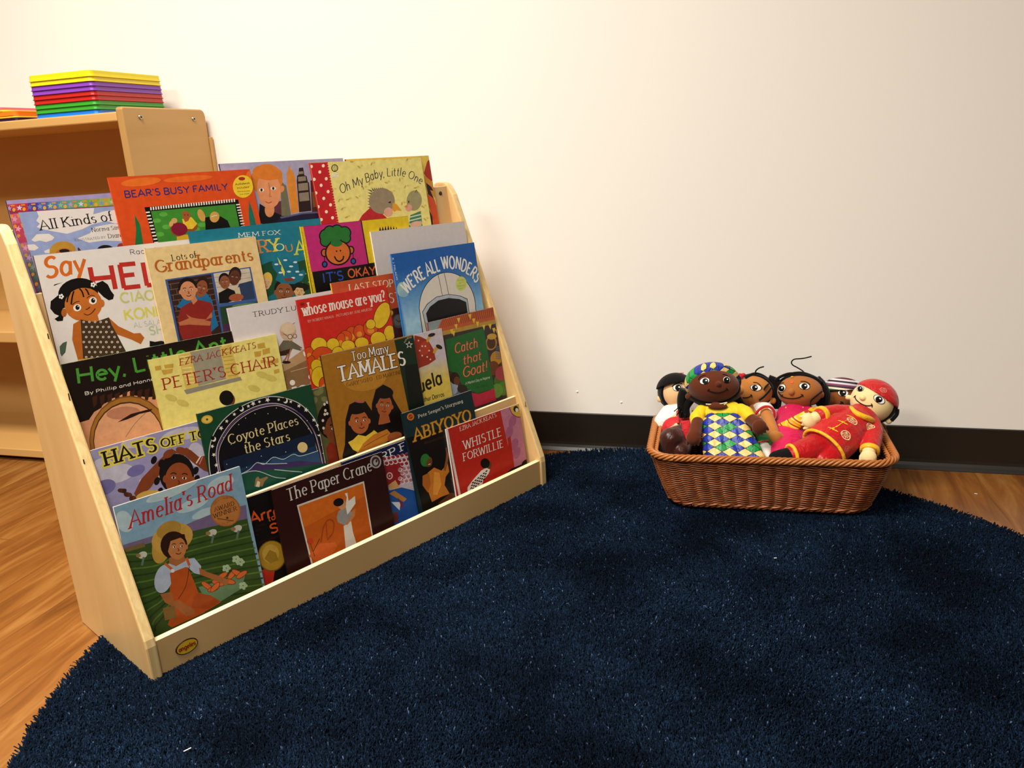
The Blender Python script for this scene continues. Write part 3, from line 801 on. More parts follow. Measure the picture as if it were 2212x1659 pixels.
  (1,10,[444,833,9,1,-2,9],7),
  (1,10,[676,779,59,-3,-2,55],24),
  (1,7,[680,776,30,5,-8,38],12),
  (1,10,[693,762,9,1,-2,10],7),
  (2,11,[544,898,577,890,613,868],1.41),
  (2,11,[500,956,555,985,623,960,683,904],1.41),
  (2,12,[367,796,420,764,482,757],1.08),
  (2,12,[597,726,667,695,718,711],1.1),
  (1,13,[265,651,14,2,-3,16],12),
  (1,13,[244,672,14,2,-3,16],12),
  (1,13,[220,659,14,2,-3,15],12),
  (1,13,[227,630,14,2,-3,15],12),
  (1,13,[254,625,14,2,-3,16],12),
  (1,7,[242,648,9,1,-2,9],7),
  (1,13,[758,539,15,2,-4,16],12),
  (1,13,[736,561,15,2,-4,16],12),
  (1,13,[710,548,15,2,-4,16],12),
  (1,13,[717,518,15,2,-4,16],12),
  (1,13,[746,513,15,2,-4,16],12),
  (1,7,[733,536,9,1,-2,10],7),
  (0,14,[435,1041,317,1086,250,1318,263,1641,344,1658,415,1267]),
  (0,14,[852,1079,964,1233,1178,1391,1277,1401,1326,1488,1246,1580,1124,1484,905,1350]),
  (0,15,[436,1033,521,1072,638,1109,853,1071,873,1200,990,1638,993,1923,317,1777]),
  (1,16,[472,1080,18,3,-4,17],12),
  (1,15,[472,1080,7,1,-2,8],7),
  (1,16,[491,1162,18,3,-4,17],12),
  (1,15,[491,1162,7,1,-2,8],7),
  (1,16,[438,1232,18,3,-4,17],12),
  (1,15,[438,1232,7,1,-2,8],7),
  (1,16,[457,1315,18,3,-4,17],12),
  (1,15,[457,1315,7,1,-2,8],7),
  (1,16,[405,1384,18,3,-4,17],12),
  (1,15,[405,1384,7,1,-2,8],7),
  (1,16,[423,1467,18,4,-4,17],12),
  (1,15,[423,1467,7,1,-2,8],7),
  (1,16,[389,1619,18,4,-4,17],12),
  (1,15,[389,1619,7,2,-2,8],7),
  (1,16,[553,1094,18,3,-4,17],12),
  (1,15,[553,1094,8,1,-2,8],7),
  (1,16,[572,1177,18,3,-4,18],12),
  (1,15,[572,1177,8,1,-2,8],7),
  (1,16,[519,1247,18,3,-4,17],12),
  (1,15,[519,1247,8,1,-2,8],7),
  (1,16,[538,1330,18,3,-4,18],12),
  (1,15,[538,1330,8,1,-2,8],7),
  (1,16,[485,1399,18,3,-4,18],12),
  (1,15,[485,1399,7,1,-2,8],7),
  (1,16,[504,1483,18,4,-4,18],12),
  (1,15,[504,1483,8,1,-2,8],7),
  (1,16,[451,1552,18,4,-4,18],12),
  (1,15,[451,1552,7,2,-2,8],7),
  (1,16,[470,1636,18,4,-4,18],12),
  (1,15,[470,1636,8,2,-2,8],7),
  (1,16,[635,1108,18,3,-4,18],12),
  (1,15,[635,1108,8,1,-2,8],7),
  (1,16,[654,1191,18,3,-4,18],12),
  (1,15,[654,1191,8,1,-2,8],7),
  (1,16,[601,1262,18,3,-4,18],12),
  (1,15,[601,1262,8,1,-2,8],7),
  (1,16,[620,1345,18,3,-4,18],12),
  (1,15,[620,1345,8,1,-2,8],7),
  (1,16,[566,1415,18,3,-4,18],12),
  (1,15,[566,1415,8,1,-2,8],7),
  (1,16,[586,1499,18,4,-4,18],12),
  (1,15,[586,1499,8,1,-2,8],7),
  (1,16,[532,1569,18,4,-4,18],12),
  (1,15,[532,1569,8,2,-2,8],7),
  (1,16,[552,1653,18,4,-4,18],12),
  (1,15,[552,1653,8,2,-2,8],7),
  (1,16,[717,1123,18,3,-4,18],12),
  (1,15,[717,1123,8,1,-2,8],7),
  (1,16,[737,1206,18,3,-4,18],12),
  (1,15,[737,1206,8,1,-2,8],7),
  (1,16,[683,1277,18,3,-4,18],12),
  (1,15,[683,1277,8,1,-2,8],7),
  (1,16,[702,1361,18,3,-4,18],12),
  (1,15,[702,1361,8,1,-2,8],7),
  (1,16,[649,1431,18,4,-4,18],12),
  (1,15,[649,1431,8,1,-2,8],7),
  (1,16,[668,1515,18,4,-4,18],12),
  (1,15,[668,1515,8,2,-2,8],7),
  (1,16,[614,1585,18,4,-4,18],12),
  (1,15,[614,1585,8,2,-2,8],7),
  (1,16,[634,1670,18,4,-4,18],12),
  (1,15,[634,1670,8,2,-2,8],7),
  (1,16,[800,1137,19,3,-4,18],12),
  (1,15,[800,1137,8,1,-2,8],7),
  (1,16,[820,1221,19,3,-4,18],12),
  (1,15,[820,1221,8,1,-2,8],7),
  (1,16,[766,1292,19,3,-4,18],12),
  (1,15,[766,1292,8,1,-2,8],7),
  (1,16,[786,1376,19,3,-4,18],12),
  (1,15,[786,1376,8,1,-2,8],7),
  (1,16,[731,1447,19,4,-4,18],12),
  (1,15,[731,1447,8,1,-2,8],7),
  (1,16,[751,1532,19,4,-4,18],12),
  (1,15,[751,1532,8,2,-2,8],7),
  (1,16,[697,1602,18,4,-4,18],12),
  (1,15,[697,1602,8,2,-2,8],7),
  (1,16,[717,1687,19,4,-4,18],12),
  (1,15,[717,1687,8,2,-2,8],7),
  (1,16,[850,1307,19,3,-4,18],12),
  (1,15,[850,1307,8,1,-2,8],7),
  (1,16,[870,1392,19,4,-4,18],12),
  (1,15,[870,1392,8,1,-2,8],7),
  (1,16,[815,1463,19,4,-4,18],12),
  (1,15,[815,1463,8,1,-2,8],7),
  (1,16,[835,1548,19,4,-4,18],12),
  (1,15,[835,1548,8,2,-2,8],7),
  (1,16,[781,1619,19,4,-4,18],12),
  (1,15,[781,1619,8,2,-2,8],7),
  (1,16,[801,1704,19,4,-4,18],12),
  (1,15,[801,1704,8,2,-2,8],7),
  (1,16,[899,1479,19,4,-4,18],12),
  (1,15,[899,1479,8,2,-2,8],7),
  (1,16,[920,1565,19,4,-4,18],12),
  (1,15,[920,1565,8,2,-2,8],7),
  (1,16,[865,1636,19,4,-4,18],12),
  (1,15,[865,1636,8,2,-2,8],7),
  (1,16,[885,1722,19,4,-4,18],12),
  (1,15,[885,1722,8,2,-2,8],7),
  (0,17,[55,1386,110,1340,173,1328,115,1488,50,1540,39,1489]),
  (0,18,[257,1632,487,1646,473,1777,265,1733]),
  (0,7,[1398,1554,1478,1587,1582,1589,1679,1634,1664,1702,1378,1646])]),
'grand': (4, [0.1883, 0.0468, 0.1992, 0.2272, -0.0159, 0.0144], 14729864, 14729864,
 [1446416, 11558428, 3823248, 3350554, 6967876, 1927318, 2758672, 9063468, 15261136, 1313800, 1707786, 6955544, 8791070, 12614224, 11823684, 1708044, 13141082, 12891810, 10128508, 2767448, 1183248, 12628112, 10113072, 1314316, 9064500, 2365976, 5910560, 2637866, 4860484, 5931088],
 [(3, 0, [411, 246, 842, 235], 9.8, 'serif', 'Lots of'),
  (3, 1, [116, 398, 1871, 406], 18.8, 'serifb', 'Grandparents'),
  (0,2,[223,530,1780,518,1784,1199,1825,2168,209,2046]),
  (0,3,[262,553,1027,548,1001,1541,988,1956,257,1912,247,1508]),
  (2,4,[266,614,1043,608],1.21),
  (2,4,[267,705,1041,701],1.21),
  (2,4,[269,796,1040,795],1.22),
  (2,4,[270,887,1038,890],1.22),
  (2,4,[271,978,1037,984],1.22),
  (2,4,[272,1070,1035,1079],1.22),
  (2,4,[273,1162,1033,1173],1.23),
  (2,4,[274,1254,1032,1268],1.23),
  (2,4,[275,1346,1030,1364],1.23),
  (2,4,[294,609,293,693],1.04),
  (2,4,[474,609,473,693],1.06),
  (2,4,[657,608,656,693],1.07),
  (2,4,[843,607,843,693],1.09),
  (2,4,[373,712,373,796],1.05),
  (2,4,[555,712,554,797],1.06),
  (2,4,[740,712,739,798],1.08),
  (2,4,[928,712,928,799],1.1),
  (2,4,[296,791,296,875],1.04),
  (2,4,[477,792,476,877],1.06),
  (2,4,[660,793,660,879],1.07),
  (2,4,[847,794,847,880],1.09),
  (2,4,[376,895,375,979],1.05),
  (2,4,[558,897,557,982],1.07),
  (2,4,[743,899,743,985],1.08),
  (2,4,[932,901,932,987],1.1),
  (2,4,[299,974,298,1058],1.05),
  (2,4,[479,976,479,1062],1.06),
  (2,4,[663,979,663,1065],1.08),
  (2,4,[851,982,851,1069],1.09),
  (2,4,[378,1079,378,1164],1.06),
  (2,4,[561,1082,560,1168],1.07),
  (2,4,[747,1086,746,1173],1.09),
  (2,4,[936,1090,936,1177],1.1),
  (2,4,[301,1158,300,1242],1.05),
  (2,4,[482,1162,482,1247],1.07),
  (2,4,[667,1166,666,1253],1.08),
  (2,4,[855,1171,855,1258],1.1),
  (2,4,[381,1264,380,1349],1.06),
  (2,4,[564,1269,563,1355],1.08),
  (2,4,[750,1275,750,1362],1.09),
  (2,4,[940,1280,940,1368],1.11),
  (0,5,[315,998,450,878,868,835,948,992,949,1247,966,1433,813,1515,783,1219,475,1095]),
  (1,6,[827,723,109,45,-74,145],24),
  (1,7,[709,730,15,6,-15,29],12),
  (1,7,[899,808,16,6,-15,29],12),
  (1,7,[805,766,92,38,-68,134],24),
  (1,8,[774,739,14,6,-6,11],7),
  (1,9,[774,739,8,3,-6,11],7),
  (2,10,[806,717,791,701,767,703],0.73),
  (1,8,[848,770,15,6,-6,11],7),
  (1,9,[848,770,8,3,-6,11],7),
  (2,10,[845,733,869,733,883,751],0.74),
  (2,11,[798,770,795,801,780,800],0.84),
  (2,11,[747,816,767,840,801,838],1.05),
  (0,12,[294,1188,381,1026,541,963,696,934,922,1024,945,1137,875,1234,817,1498,816,1589,308,1600,276,1415]),
  (0,13,[574,897,671,877,692,952,605,1009]),
  (0,14,[293,1259,523,1210,852,1340,818,1407,461,1324,299,1313]),
  (0,14,[446,1143,555,1233,768,1289,896,1183,886,1273,687,1311,484,1221]),
  (1,15,[571,716,164,0,-11,174],24),
  (1,16,[427,771,23,0,-2,34],12),
  (1,16,[711,772,24,0,-2,35],12),
  (1,16,[568,768,139,0,-10,160],24),
  (1,8,[514,754,22,0,-1,13],12),
  (1,9,[514,754,12,0,-1,13],7),
  (2,10,[542,720,514,709,484,722],0.99),
  (1,8,[624,755,22,0,-1,13],12),
  (1,9,[624,755,12,0,-1,13],7),
  (2,10,[600,720,630,709,659,722],1.0),
  (2,11,[562,775,576,807,557,812],1.14),
  (2,11,[523,841,562,857,604,842],1.42),
  (0,17,[1071,543,1753,537,1751,1081,1063,1068]),
  (2,18,[1067,611,1750,615],0.92),
  (2,18,[1071,698,1751,705],0.92),
  (2,18,[1075,786,1752,795],0.92),
  (2,18,[1078,874,1753,885],0.93),
  (2,18,[1082,962,1754,975],0.93),
  (0,19,[1506,782,1755,761,1751,1081,1482,1076,1424,881]),
  (0,20,[1087,886,1277,823,1400,896,1450,1034,1222,1072,1063,1065]),
  (0,21,[1381,847,1494,836,1496,966,1404,971]),
  (1,22,[1396,1007,139,8,-7,65],24),
  (1,23,[1247,681,109,5,-14,125],24),
  (1,24,[1148,716,15,1,-3,25],12),
  (1,24,[1337,725,16,1,-3,25],12),
  (1,24,[1243,718,92,4,-13,115],24),
  (1,8,[1207,706,14,1,-1,9],7),
  (1,9,[1207,706,8,0,-1,9],7),
  (2,10,[1227,682,1209,674,1189,682],0.65),
  (1,8,[1280,710,15,1,-1,9],7),
  (1,9,[1280,710,8,0,-1,9],7),
  (2,10,[1266,684,1286,677,1305,687],0.65),
  (2,11,[1238,723,1246,746,1233,749],0.75),
  (2,11,[1210,769,1235,782,1264,772],0.93),
  (1,25,[1456,623,113,32,-54,138],24),
  (1,26,[1341,639,16,5,-11,28],12),
  (1,26,[1537,695,16,5,-11,28],12),
  (1,26,[1440,664,96,27,-50,127],24),
  (1,8,[1406,642,15,4,-4,10],7),
  (1,9,[1406,642,9,2,-4,10],7),
  (2,10,[1435,620,1418,606,1394,610],0.72),
  (1,8,[1482,664,15,4,-4,10],7),
  (1,9,[1482,664,9,2,-4,10],7),
  (2,10,[1475,631,1498,629,1515,644],0.72),
  (2,11,[1433,669,1435,697,1420,697],0.82),
  (2,11,[1389,714,1412,735,1445,731],1.02),
  (0,27,[1058,1123,1786,1139,1772,2118,1002,2071]),
  (0,28,[1045,1429,1243,1427,1135,2099,1002,2071]),
  (1,29,[1524,1158,243,12,-2,26],24)]),
'okay': (4, [0.4827, 0.0507, 0.2591, 0.228, -0.024, 0.0144], 657418, 14202908,
 [14202908, 12396656, 14466074, 1313812, 1051148, 2519086, 13133354, 13593128, 2773664, 2771612, 13918250, 2759696],
 [(0,0,[59,4,99,2276,31,2276,4,345,4,4]),
  (0,1,[884,4,1381,5,1386,855,61,858,63,4]),
  (0,2,[2587,4,2587,859,1413,848,1408,4]),
  (0,3,[1780,255,1832,159,1859,262]),
  (0,3,[1848,261,1903,152,1927,268]),
  (0,3,[1916,267,1974,145,1996,274]),
  (0,3,[1985,273,2046,139,2065,281]),
  (0,3,[2055,280,2112,157,2135,287]),
  (0,3,[2124,286,2180,175,2205,293]),
  (0,3,[2194,292,2248,194,2276,299]),
  (1,3,[1996,338,255,23,-21,104],24),
  (1,4,[533,224,170,16,-29,141],24),
  (1,4,[620,152,147,13,-25,122],24),
  (1,4,[790,147,149,13,-25,123],24),
  (1,4,[951,202,161,14,-27,131],24),
  (1,4,[954,304,134,13,-23,110],24),
  (1,4,[490,320,131,13,-23,109],24),
  (1,5,[533,224,141,13,-24,117],24),
  (1,5,[620,152,118,11,-20,98],24),
  (1,5,[790,147,120,11,-21,99],24),
  (1,5,[951,202,132,12,-22,108],24),
  (1,5,[954,304,105,10,-18,86],24),
  (1,5,[490,320,103,10,-18,86],24),
  (1,5,[718,261,144,13,-25,118],24),
  (1,4,[417,532,79,8,-17,82],24),
  (1,6,[417,532,51,5,-12,59],12),
  (1,4,[1033,546,84,9,-17,84],24),
  (1,6,[1033,546,54,6,-12,60],12),
  (1,4,[728,565,300,32,-50,242],24),
  (1,7,[728,565,266,28,-45,214],24),
  (1,5,[729,383,134,13,-13,63],24),
  (2,4,[630,625,663,700,730,732,810,700,840,638],3.08),
  (1,4,[698,531,19,2,-4,18],7),
  (1,4,[789,531,19,2,-4,18],7),
  (2,4,[405,610,390,709],1.73),
  (1,4,[381,748,65,8,-13,63],24),
  (1,8,[381,748,37,4,-8,39],12),
  (2,4,[1070,622,1054,723],1.81),
  (1,4,[1046,764,69,8,-13,64],24),
  (1,8,[1046,764,39,5,-8,40],12),
  (3, 9, [271, 1085, 754, 1088], 16.8, 'hand', "IT'S"),
  (3, 10, [870, 1068, 1535, 1084], 15.9, 'hand', 'OKAY'),
  (3, 11, [-2, 97, 42, 1806], 2.5, 'sans', "TODD PARR  IT'S OKAY TO BE DIFFERENT")]),
'white': (4, [0.6365, 0.0237, 0.259, 0.2017, -0.0216, 0.019], 13353664, 14734528,
 [],
 []),
'ant': (3, [0.0182, 0.0214, 0.275, 0.2012, -0.017, 0.0052], 1707528, 3107386,
 [4493104, 14472392, 13602918, 3808270, 8014364, 10512936, 4860436, 14195824, 12089946, 2757648, 9071184],
 [(3, 0, [155, 326, 548, 351, 1235, 339, 2626, 279], 22.4, 'hand', 'Hey, Little Ant'),
  (3, 1, [219, 524, 908, 535, 1713, 532], 4.9, 'hand', 'By Phillip and Hannah Hoose'),
  (0,2,[38,912,192,904,291,806,408,769,433,726,466,717,533,701,572,669,670,659,874,615,906,691,1104,774,1302,805,1601,878,1562,2008,570,2008,59,1842,59,1223]),
  (0,3,[311,579,391,566,352,705,298,741]),
  (0,3,[420,590,501,576,457,722,404,752]),
  (0,3,[530,600,613,586,564,739,511,762]),
  (0,3,[642,610,725,597,672,756,620,773]),
  (0,3,[756,621,840,607,782,773,730,784]),
  (0,3,[870,631,956,618,892,790,842,795]),
  (0,3,[987,642,1073,629,1005,808,955,806]),
  (0,3,[1104,653,1192,639,1118,826,1069,817]),
  (0,3,[1223,664,1312,650,1233,844,1185,828]),
  (0,3,[1344,675,1434,662,1350,862,1303,840]),
  (0,4,[1324,1552,1261,1730,1160,1882,1027,1997,1003,2008,442,2008,404,1990,280,1877,186,1732,127,1565,107,1387,127,1210,184,1043,277,898,398,783,541,706,698,673,858,688,1010,750,1143,856,1249,1000,1317,1173,1343,1361]),
  (0,5,[1308,1547,1247,1719,1148,1867,1019,1979,954,2008,488,2008,413,1971,291,1861,199,1720,142,1558,122,1386,141,1214,197,1052,287,911,405,800,545,726,697,694,853,709,1001,769,1131,873,1234,1013,1301,1180,1326,1362]),
  (1,6,[703,1383,524,150,-134,603],24),
  (1,7,[702,1388,511,146,-131,586],24),
  (1,8,[706,930,253,38,-12,98],24),
  (0,9,[582,1050,810,974,1061,970,1152,977,1119,1012,935,1007,746,1043]),
  (2,10,[1034,1015,840,1137,654,1309],0.83)]),
'peter': (3, [0.1426, 0.0002, 0.23, 0.1804, -0.0192, 0.0098], 14865014, 13154394,
 [12885054, 13351004, 9932922, 13809240, 15720608, 11045428, 9209460, 9841186, 10233374, 6982228, 6961692, 985608, 6957592],
 [(0,0,[71,118,172,122,166,190,72,187]),
  (0,0,[223,125,378,135,364,198,227,186]),
  (0,0,[164,198,352,213,329,278,181,280]),
  (0,0,[1902,105,2047,104,2047,199,1904,190]),
  (0,0,[1979,223,2127,215,2117,308,1970,316]),
  (0,0,[1814,228,1956,237,1926,326,1814,322]),
  (0,0,[2016,439,2250,430,2244,506,2016,534]),
  (0,0,[2123,624,2230,619,2227,686,2118,695]),
  (0,0,[1901,396,2004,399,2002,455,1899,453]),
  (1,1,[225,675,89,53,-25,44],24),
  (1,1,[1885,658,107,58,-29,48],24),
  (1,1,[2033,748,109,59,-29,48],24),
  (1,1,[1678,857,105,58,-28,48],24),
  (1,1,[391,804,91,54,-26,45],24),
  (0,2,[673,8,1250,9,1280,579,692,590]),
  (0,3,[482,22,690,11,713,595,490,600]),
  (0,3,[1207,30,1427,13,1442,601,1210,615]),
  (2,4,[502,52,660,67],1.21),
  (2,5,[1226,74,1406,87],1.1),
  (2,4,[504,116,661,131],1.21),
  (2,5,[1229,140,1408,154],1.1),
  (2,4,[506,180,661,195],1.21),
  (2,5,[1232,206,1409,220],1.1),
  (2,4,[508,243,662,259],1.21),
  (2,5,[1235,272,1410,287],1.1),
  (2,4,[511,307,662,323],1.22),
  (2,5,[1237,338,1411,353],1.1),
  (2,4,[513,371,663,387],1.22),
  (2,5,[1240,405,1412,420],1.1),
  (2,4,[515,436,663,451],1.22),
  (2,5,[1243,472,1414,487],1.11),
  (2,4,[517,500,664,516],1.22),
  (2,5,[1246,538,1415,554],1.11),
  (0,6,[454,597,1472,600,1488,663,482,676]),
  (3, 7, [476, 187, 1872, 168], 10.3, 'serifi', 'EZRA JACK KEATS'),
  (3, 8, [137, 517, 2202, 555], 17.8, 'serif', "PETER'S CHAIR"),
  (0,9,[1022,1053,1248,998,1318,1221,1014,1180]),
  (1,10,[1228,956,63,16,-20,92],24),
  (1,11,[1148,899,126,31,-27,126],24),
  (0,12,[4,1266,2296,1334,2296,1495,4,1436])]),
'trudy': (3, [0.2947, 0.0561, 0.23, 0.2361, -0.0195, 0.0052], 14077386, 13155768,
 [12096616, 9070660, 13150336, 2762278, 6971980, 3810328, 11037256, 2759188, 13146744, 15525084, 13150346, 14205088, 13605498, 3811872, 14204064, 11565664, 8020040],
 [(0,0,[730,1195,1475,917,2073,971,2033,2306,714,1972]),
  (0,1,[727,1311,1566,1134,2031,1167,2033,2306,714,1972]),
  (2,2,[963,1324,1208,1318,1529,1307],1.22),
  (3, 3, [439, 220, 1823, 254], 8.2, 'serif', 'TRUDY LUDWIG'),
  (0,4,[830,830,937,735,1102,776,1289,940,1245,990,1093,921,1010,1002,798,978]),
  (0,5,[810,923,1051,912,1006,1020,815,1001]),
  (2,6,[978,995,906,1078,857,1106],2.83),
  (2,6,[1047,931,977,1053,940,1124],2.84),
  (1,7,[915,1138,84,18,-6,26],24),
  (2,8,[1255,943,1294,1020],2.47),
  (1,9,[1312,1063,22,-1,7,50],12),
  (1,10,[1064,595,165,30,-35,164],24),
  (1,11,[1076,539,157,28,-22,102],24),
  (1,12,[942,611,29,5,-8,37],12),
  (2,13,[963,615,1036,677],1.0),
  (1,13,[1086,696,51,9,-10,45],12),
  (1,14,[1086,696,40,7,-8,35],12),
  (1,13,[1184,704,43,8,-9,41],12),
  (1,14,[1184,704,32,6,-7,32],12),
  (2,15,[1020,751,1070,770,1127,764],1.01),
  (2,16,[1187,481,1236,461],0.81),
  (1,9,[956,1528,55,13,-11,51],12),
  (0,9,[921,1609,1022,1611,1025,2141,915,2132]),
  (1,9,[1360,1507,57,13,-11,52],12),
  (0,9,[1324,1589,1429,1590,1435,2130,1321,2122]),
  (3, 9, [1043, 1776, 1244, 1784], 21.6, 'sansb', 's')]),
'mouse': (3, [0.4244, 0.0485, 0.2061, 0.2289, -0.02, 0.0144], 13116954, 11017236,
 [1707016, 13388312, 14453290, 14464036, 15260879, 14203048, 10492948, 5901324],
 [(1,0,[1059,824,148,27,-32,150],24),
  (1,1,[1059,824,137,25,-30,142],24),
  (1,2,[1048,874,68,13,-12,57],12),
  (1,0,[907,845,151,28,-26,121],24),
  (1,1,[907,845,141,26,-24,113],24),
  (1,2,[899,885,70,13,-10,45],12),
  (1,0,[781,895,99,37,-66,139],24),
  (1,1,[781,895,90,34,-62,131],24),
  (1,2,[770,944,45,17,-25,53],12),
  (1,0,[1241,808,138,25,-30,142],24),
  (1,1,[1241,808,128,23,-28,134],24),
  (1,2,[1231,855,64,12,-11,53],12),
  (1,0,[1520,784,178,32,-32,153],24),
  (1,1,[1520,784,167,30,-31,145],24),
  (1,2,[1509,834,83,15,-12,58],12),
  (0,0,[2007,669,1957,728,1899,776,1837,812,1776,833,1720,836,1672,823,1635,793,1613,750,1606,696,1615,635,1639,571,1677,507,1726,449,1783,400,1845,363,1906,342,1963,337,2012,350,2049,378,2057,393,2057,576,2046,604]),
  (0,3,[1998,664,1949,721,1894,769,1835,804,1776,824,1722,828,1677,815,1643,788,1622,746,1616,694,1626,635,1650,573,1687,512,1734,455,1789,408,1848,372,1906,351,1960,346,2007,357,2042,384,2057,414,2057,546,2036,602]),
  (1,0,[1535,711,107,48,-56,89],24),
  (1,3,[1535,711,97,44,-52,82],24),
  (0,0,[2057,1071,2034,1093,1998,1113,1959,1122,1920,1120,1883,1107,1851,1085,1826,1055,1810,1018,1804,978,1807,937,1821,897,1843,862,1873,834,1908,815,1947,805,1986,807,2023,819,2055,840,2057,843]),
  (0,3,[2057,1056,2055,1059,2027,1086,1994,1104,1958,1113,1922,1111,1888,1099,1858,1079,1835,1050,1820,1015,1814,977,1818,938,1830,901,1851,868,1879,841,1912,823,1948,814,1984,815,2018,826,2048,847,2057,859]),
  (1,0,[299,899,181,35,-33,155],24),
  (1,3,[299,899,171,33,-31,147],24),
  (1,0,[600,933,142,27,-25,120],24),
  (1,3,[600,933,132,25,-24,112],24),
  (1,0,[926,1033,163,32,-25,117],24),
  (1,3,[926,1033,153,30,-23,109],24),
  (1,0,[1253,1034,168,32,-25,119],24),
  (1,3,[1253,1034,158,30,-23,110],24),
  (1,0,[1653,1035,193,36,-33,155],24),
  (1,3,[1653,1035,182,34,-31,146],24),
  (0,0,[163,1015,153,1045,137,1071,115,1092,90,1106,62,1113,35,1111,9,1102,4,1098,4,898,5,897,30,883,57,876,85,877,110,887,133,903,150,926,162,954,166,984]),
  (0,1,[154,1013,145,1041,129,1065,110,1085,87,1098,62,1104,37,1103,13,1094,4,1087,4,910,10,904,33,891,58,884,83,885,106,894,127,909,143,930,153,956,157,984]),
  (1,2,[52,1032,47,10,-9,44],12),
  (1,0,[335,1122,247,51,-41,192],24),
  (1,1,[335,1122,238,49,-39,184],24),
  (1,2,[321,1186,118,25,-16,74],24),
  (1,0,[676,1118,137,28,-27,125],24),
  (1,3,[676,1118,128,26,-25,117],24),
  (0,0,[144,1333,118,1396,85,1453,49,1499,10,1531,4,1534,4,1086,35,1060,73,1044,107,1044,136,1062,157,1096,168,1144,170,1202,162,1266]),
  (0,1,[135,1330,110,1392,79,1447,44,1492,8,1523,4,1525,4,1097,38,1068,73,1052,104,1052,131,1069,150,1101,160,1147,161,1203,152,1265]),
  (0,2,[60,1400,50,1425,36,1446,20,1464,4,1475,4,1290,4,1290,21,1284,37,1285,50,1293,60,1307,67,1326,69,1349,67,1374]),
  (1,0,[168,1255,126,27,-26,122],24),
  (1,3,[168,1255,117,25,-24,114],24),
  (1,0,[177,1472,169,38,-41,192],24),
  (1,3,[177,1472,160,36,-39,184],24),
  (1,0,[254,1635,117,27,-31,147],24),
  (1,1,[254,1635,107,25,-29,139],24),
  (1,2,[243,1683,53,12,-12,55],12),
  (3, 4, [86, 302, 1995, 308], 20.6, 'serifb', 'whose mouse are you?'),
  (3, 5, [156, 440, 1622, 443], 4.4, 'sans', 'BY ROBERT KRAUS * PICTURES BY JOSE ARUEGO'),
  (1,6,[107,93,57,9,-8,36],12),
  (2,7,[75,93,140,89],1.23)]),
'laststop': (3, [0.5073, 0.066, 0.24, 0.2461, -0.0187, 0.0098], 12405800, 13605424,
 [14997696, 14995384, 3807764, 4867652, 6249046, 2894376, 13605424],
 [(3, 0, [383, 218, 1465, 260], 13.7, 'serif', 'LAST STOP'),
  (3, 1, [1292, 576, 1593, 587], 18.7, 'serif', 'ST'),
  (0,2,[1307,706,1585,699,1603,1407,1254,1340]),
  (1,3,[1436,972,146,25,-29,140],24),
  (1,4,[1432,959,108,19,-22,105],24),
  (2,5,[1374,923,1443,986,1517,947],1.43),
  (1,6,[1291,780,44,7,-10,50],12)]),
'wonders': (3, [0.6533, 0.1024, 0.2323, 0.2821, -0.0212, 0.019], 1333412, 2782392,
 [1464486, 1661863, 1924777, 2187690, 2450604, 2713517, 2910895, 3173808, 3436722, 3699635, 3962549, 4225462, 4423096, 4686010, 4948923, 5211837, 5474750, 5737664, 5935041, 6197955, 6460868, 6723782, 6986695, 7249609, 7447243, 7710156, 7973070, 8235983, 8498897, 8761810, 8959188, 9222101, 9485015, 9747928, 10010842, 10274012, 10271928, 9089216, 1315866, 14077634, 11187388, 920592, 15131354, 12766312, 4872746, 14212320],
 [(0,0,[4,309,2319,345,2319,1769,4,1373]),
  (0,1,[4,339,2319,379,2319,1804,4,1404]),
  (0,2,[4,370,2319,412,2319,1838,4,1435]),
  (0,3,[4,401,2319,446,2319,1872,4,1466]),
  (0,4,[6,431,2319,479,2319,1906,4,1497,4,574]),
  (0,5,[8,462,2319,513,2319,1940,4,1528,4,822]),
  (0,6,[11,493,2319,546,2319,1974,4,1559,4,1022]),
  (0,7,[14,523,2319,580,2319,2008,4,1590,4,1188]),
  (0,8,[17,554,2319,613,2319,2043,4,1621,4,1329]),
  (0,9,[20,585,2319,647,2319,2077,4,1652,4,1452]),
  (0,10,[23,616,2319,680,2319,2111,4,1683,4,1561]),
  (0,11,[25,646,2319,714,2319,2145,4,1714,4,1659]),
  (0,12,[28,677,2319,748,2319,2180,4,1745]),
  (0,13,[31,708,2319,781,2319,2214,5,1777]),
  (0,14,[34,739,2319,815,2319,2248,7,1808]),
  (0,15,[37,770,2319,849,2319,2283,8,1839]),
  (0,16,[40,801,2319,882,2319,2317,9,1871]),
  (0,17,[43,832,2319,916,2319,2352,10,1902]),
  (0,18,[46,863,2319,950,2319,2386,11,1934]),
  (0,19,[48,894,2319,984,2319,2421,13,1966]),
  (0,20,[51,925,2319,1018,2319,2455,14,1997]),
  (0,21,[54,956,2319,1052,2319,2490,15,2029]),
  (0,22,[57,988,2319,1085,2319,2524,16,2060]),
  (0,23,[60,1019,2319,1119,2319,2559,18,2092]),
  (0,24,[63,1050,2319,1153,2319,2593,19,2124]),
  (0,25,[66,1081,2319,1187,2319,2628,20,2155]),
  (0,26,[69,1112,2319,1221,2319,2663,21,2187]),
  (0,27,[72,1144,2319,1255,2319,2697,23,2219]),
  (0,28,[74,1175,2319,1289,2319,2732,24,2251]),
  (0,29,[77,1206,2319,1323,2319,2767,25,2282]),
  (0,30,[80,1238,2319,1357,2319,2801,26,2314]),
  (0,31,[83,1269,2319,1391,2319,2817,2228,2817,27,2346]),
  (0,32,[86,1301,2319,1426,2319,2817,2067,2817,29,2378]),
  (0,33,[89,1332,2319,1460,2319,2817,1908,2817,30,2410]),
  (0,34,[92,1364,2319,1494,2319,2817,1751,2817,31,2442]),
  (0,35,[95,1395,2319,1528,2319,2817,1596,2817,32,2474]),
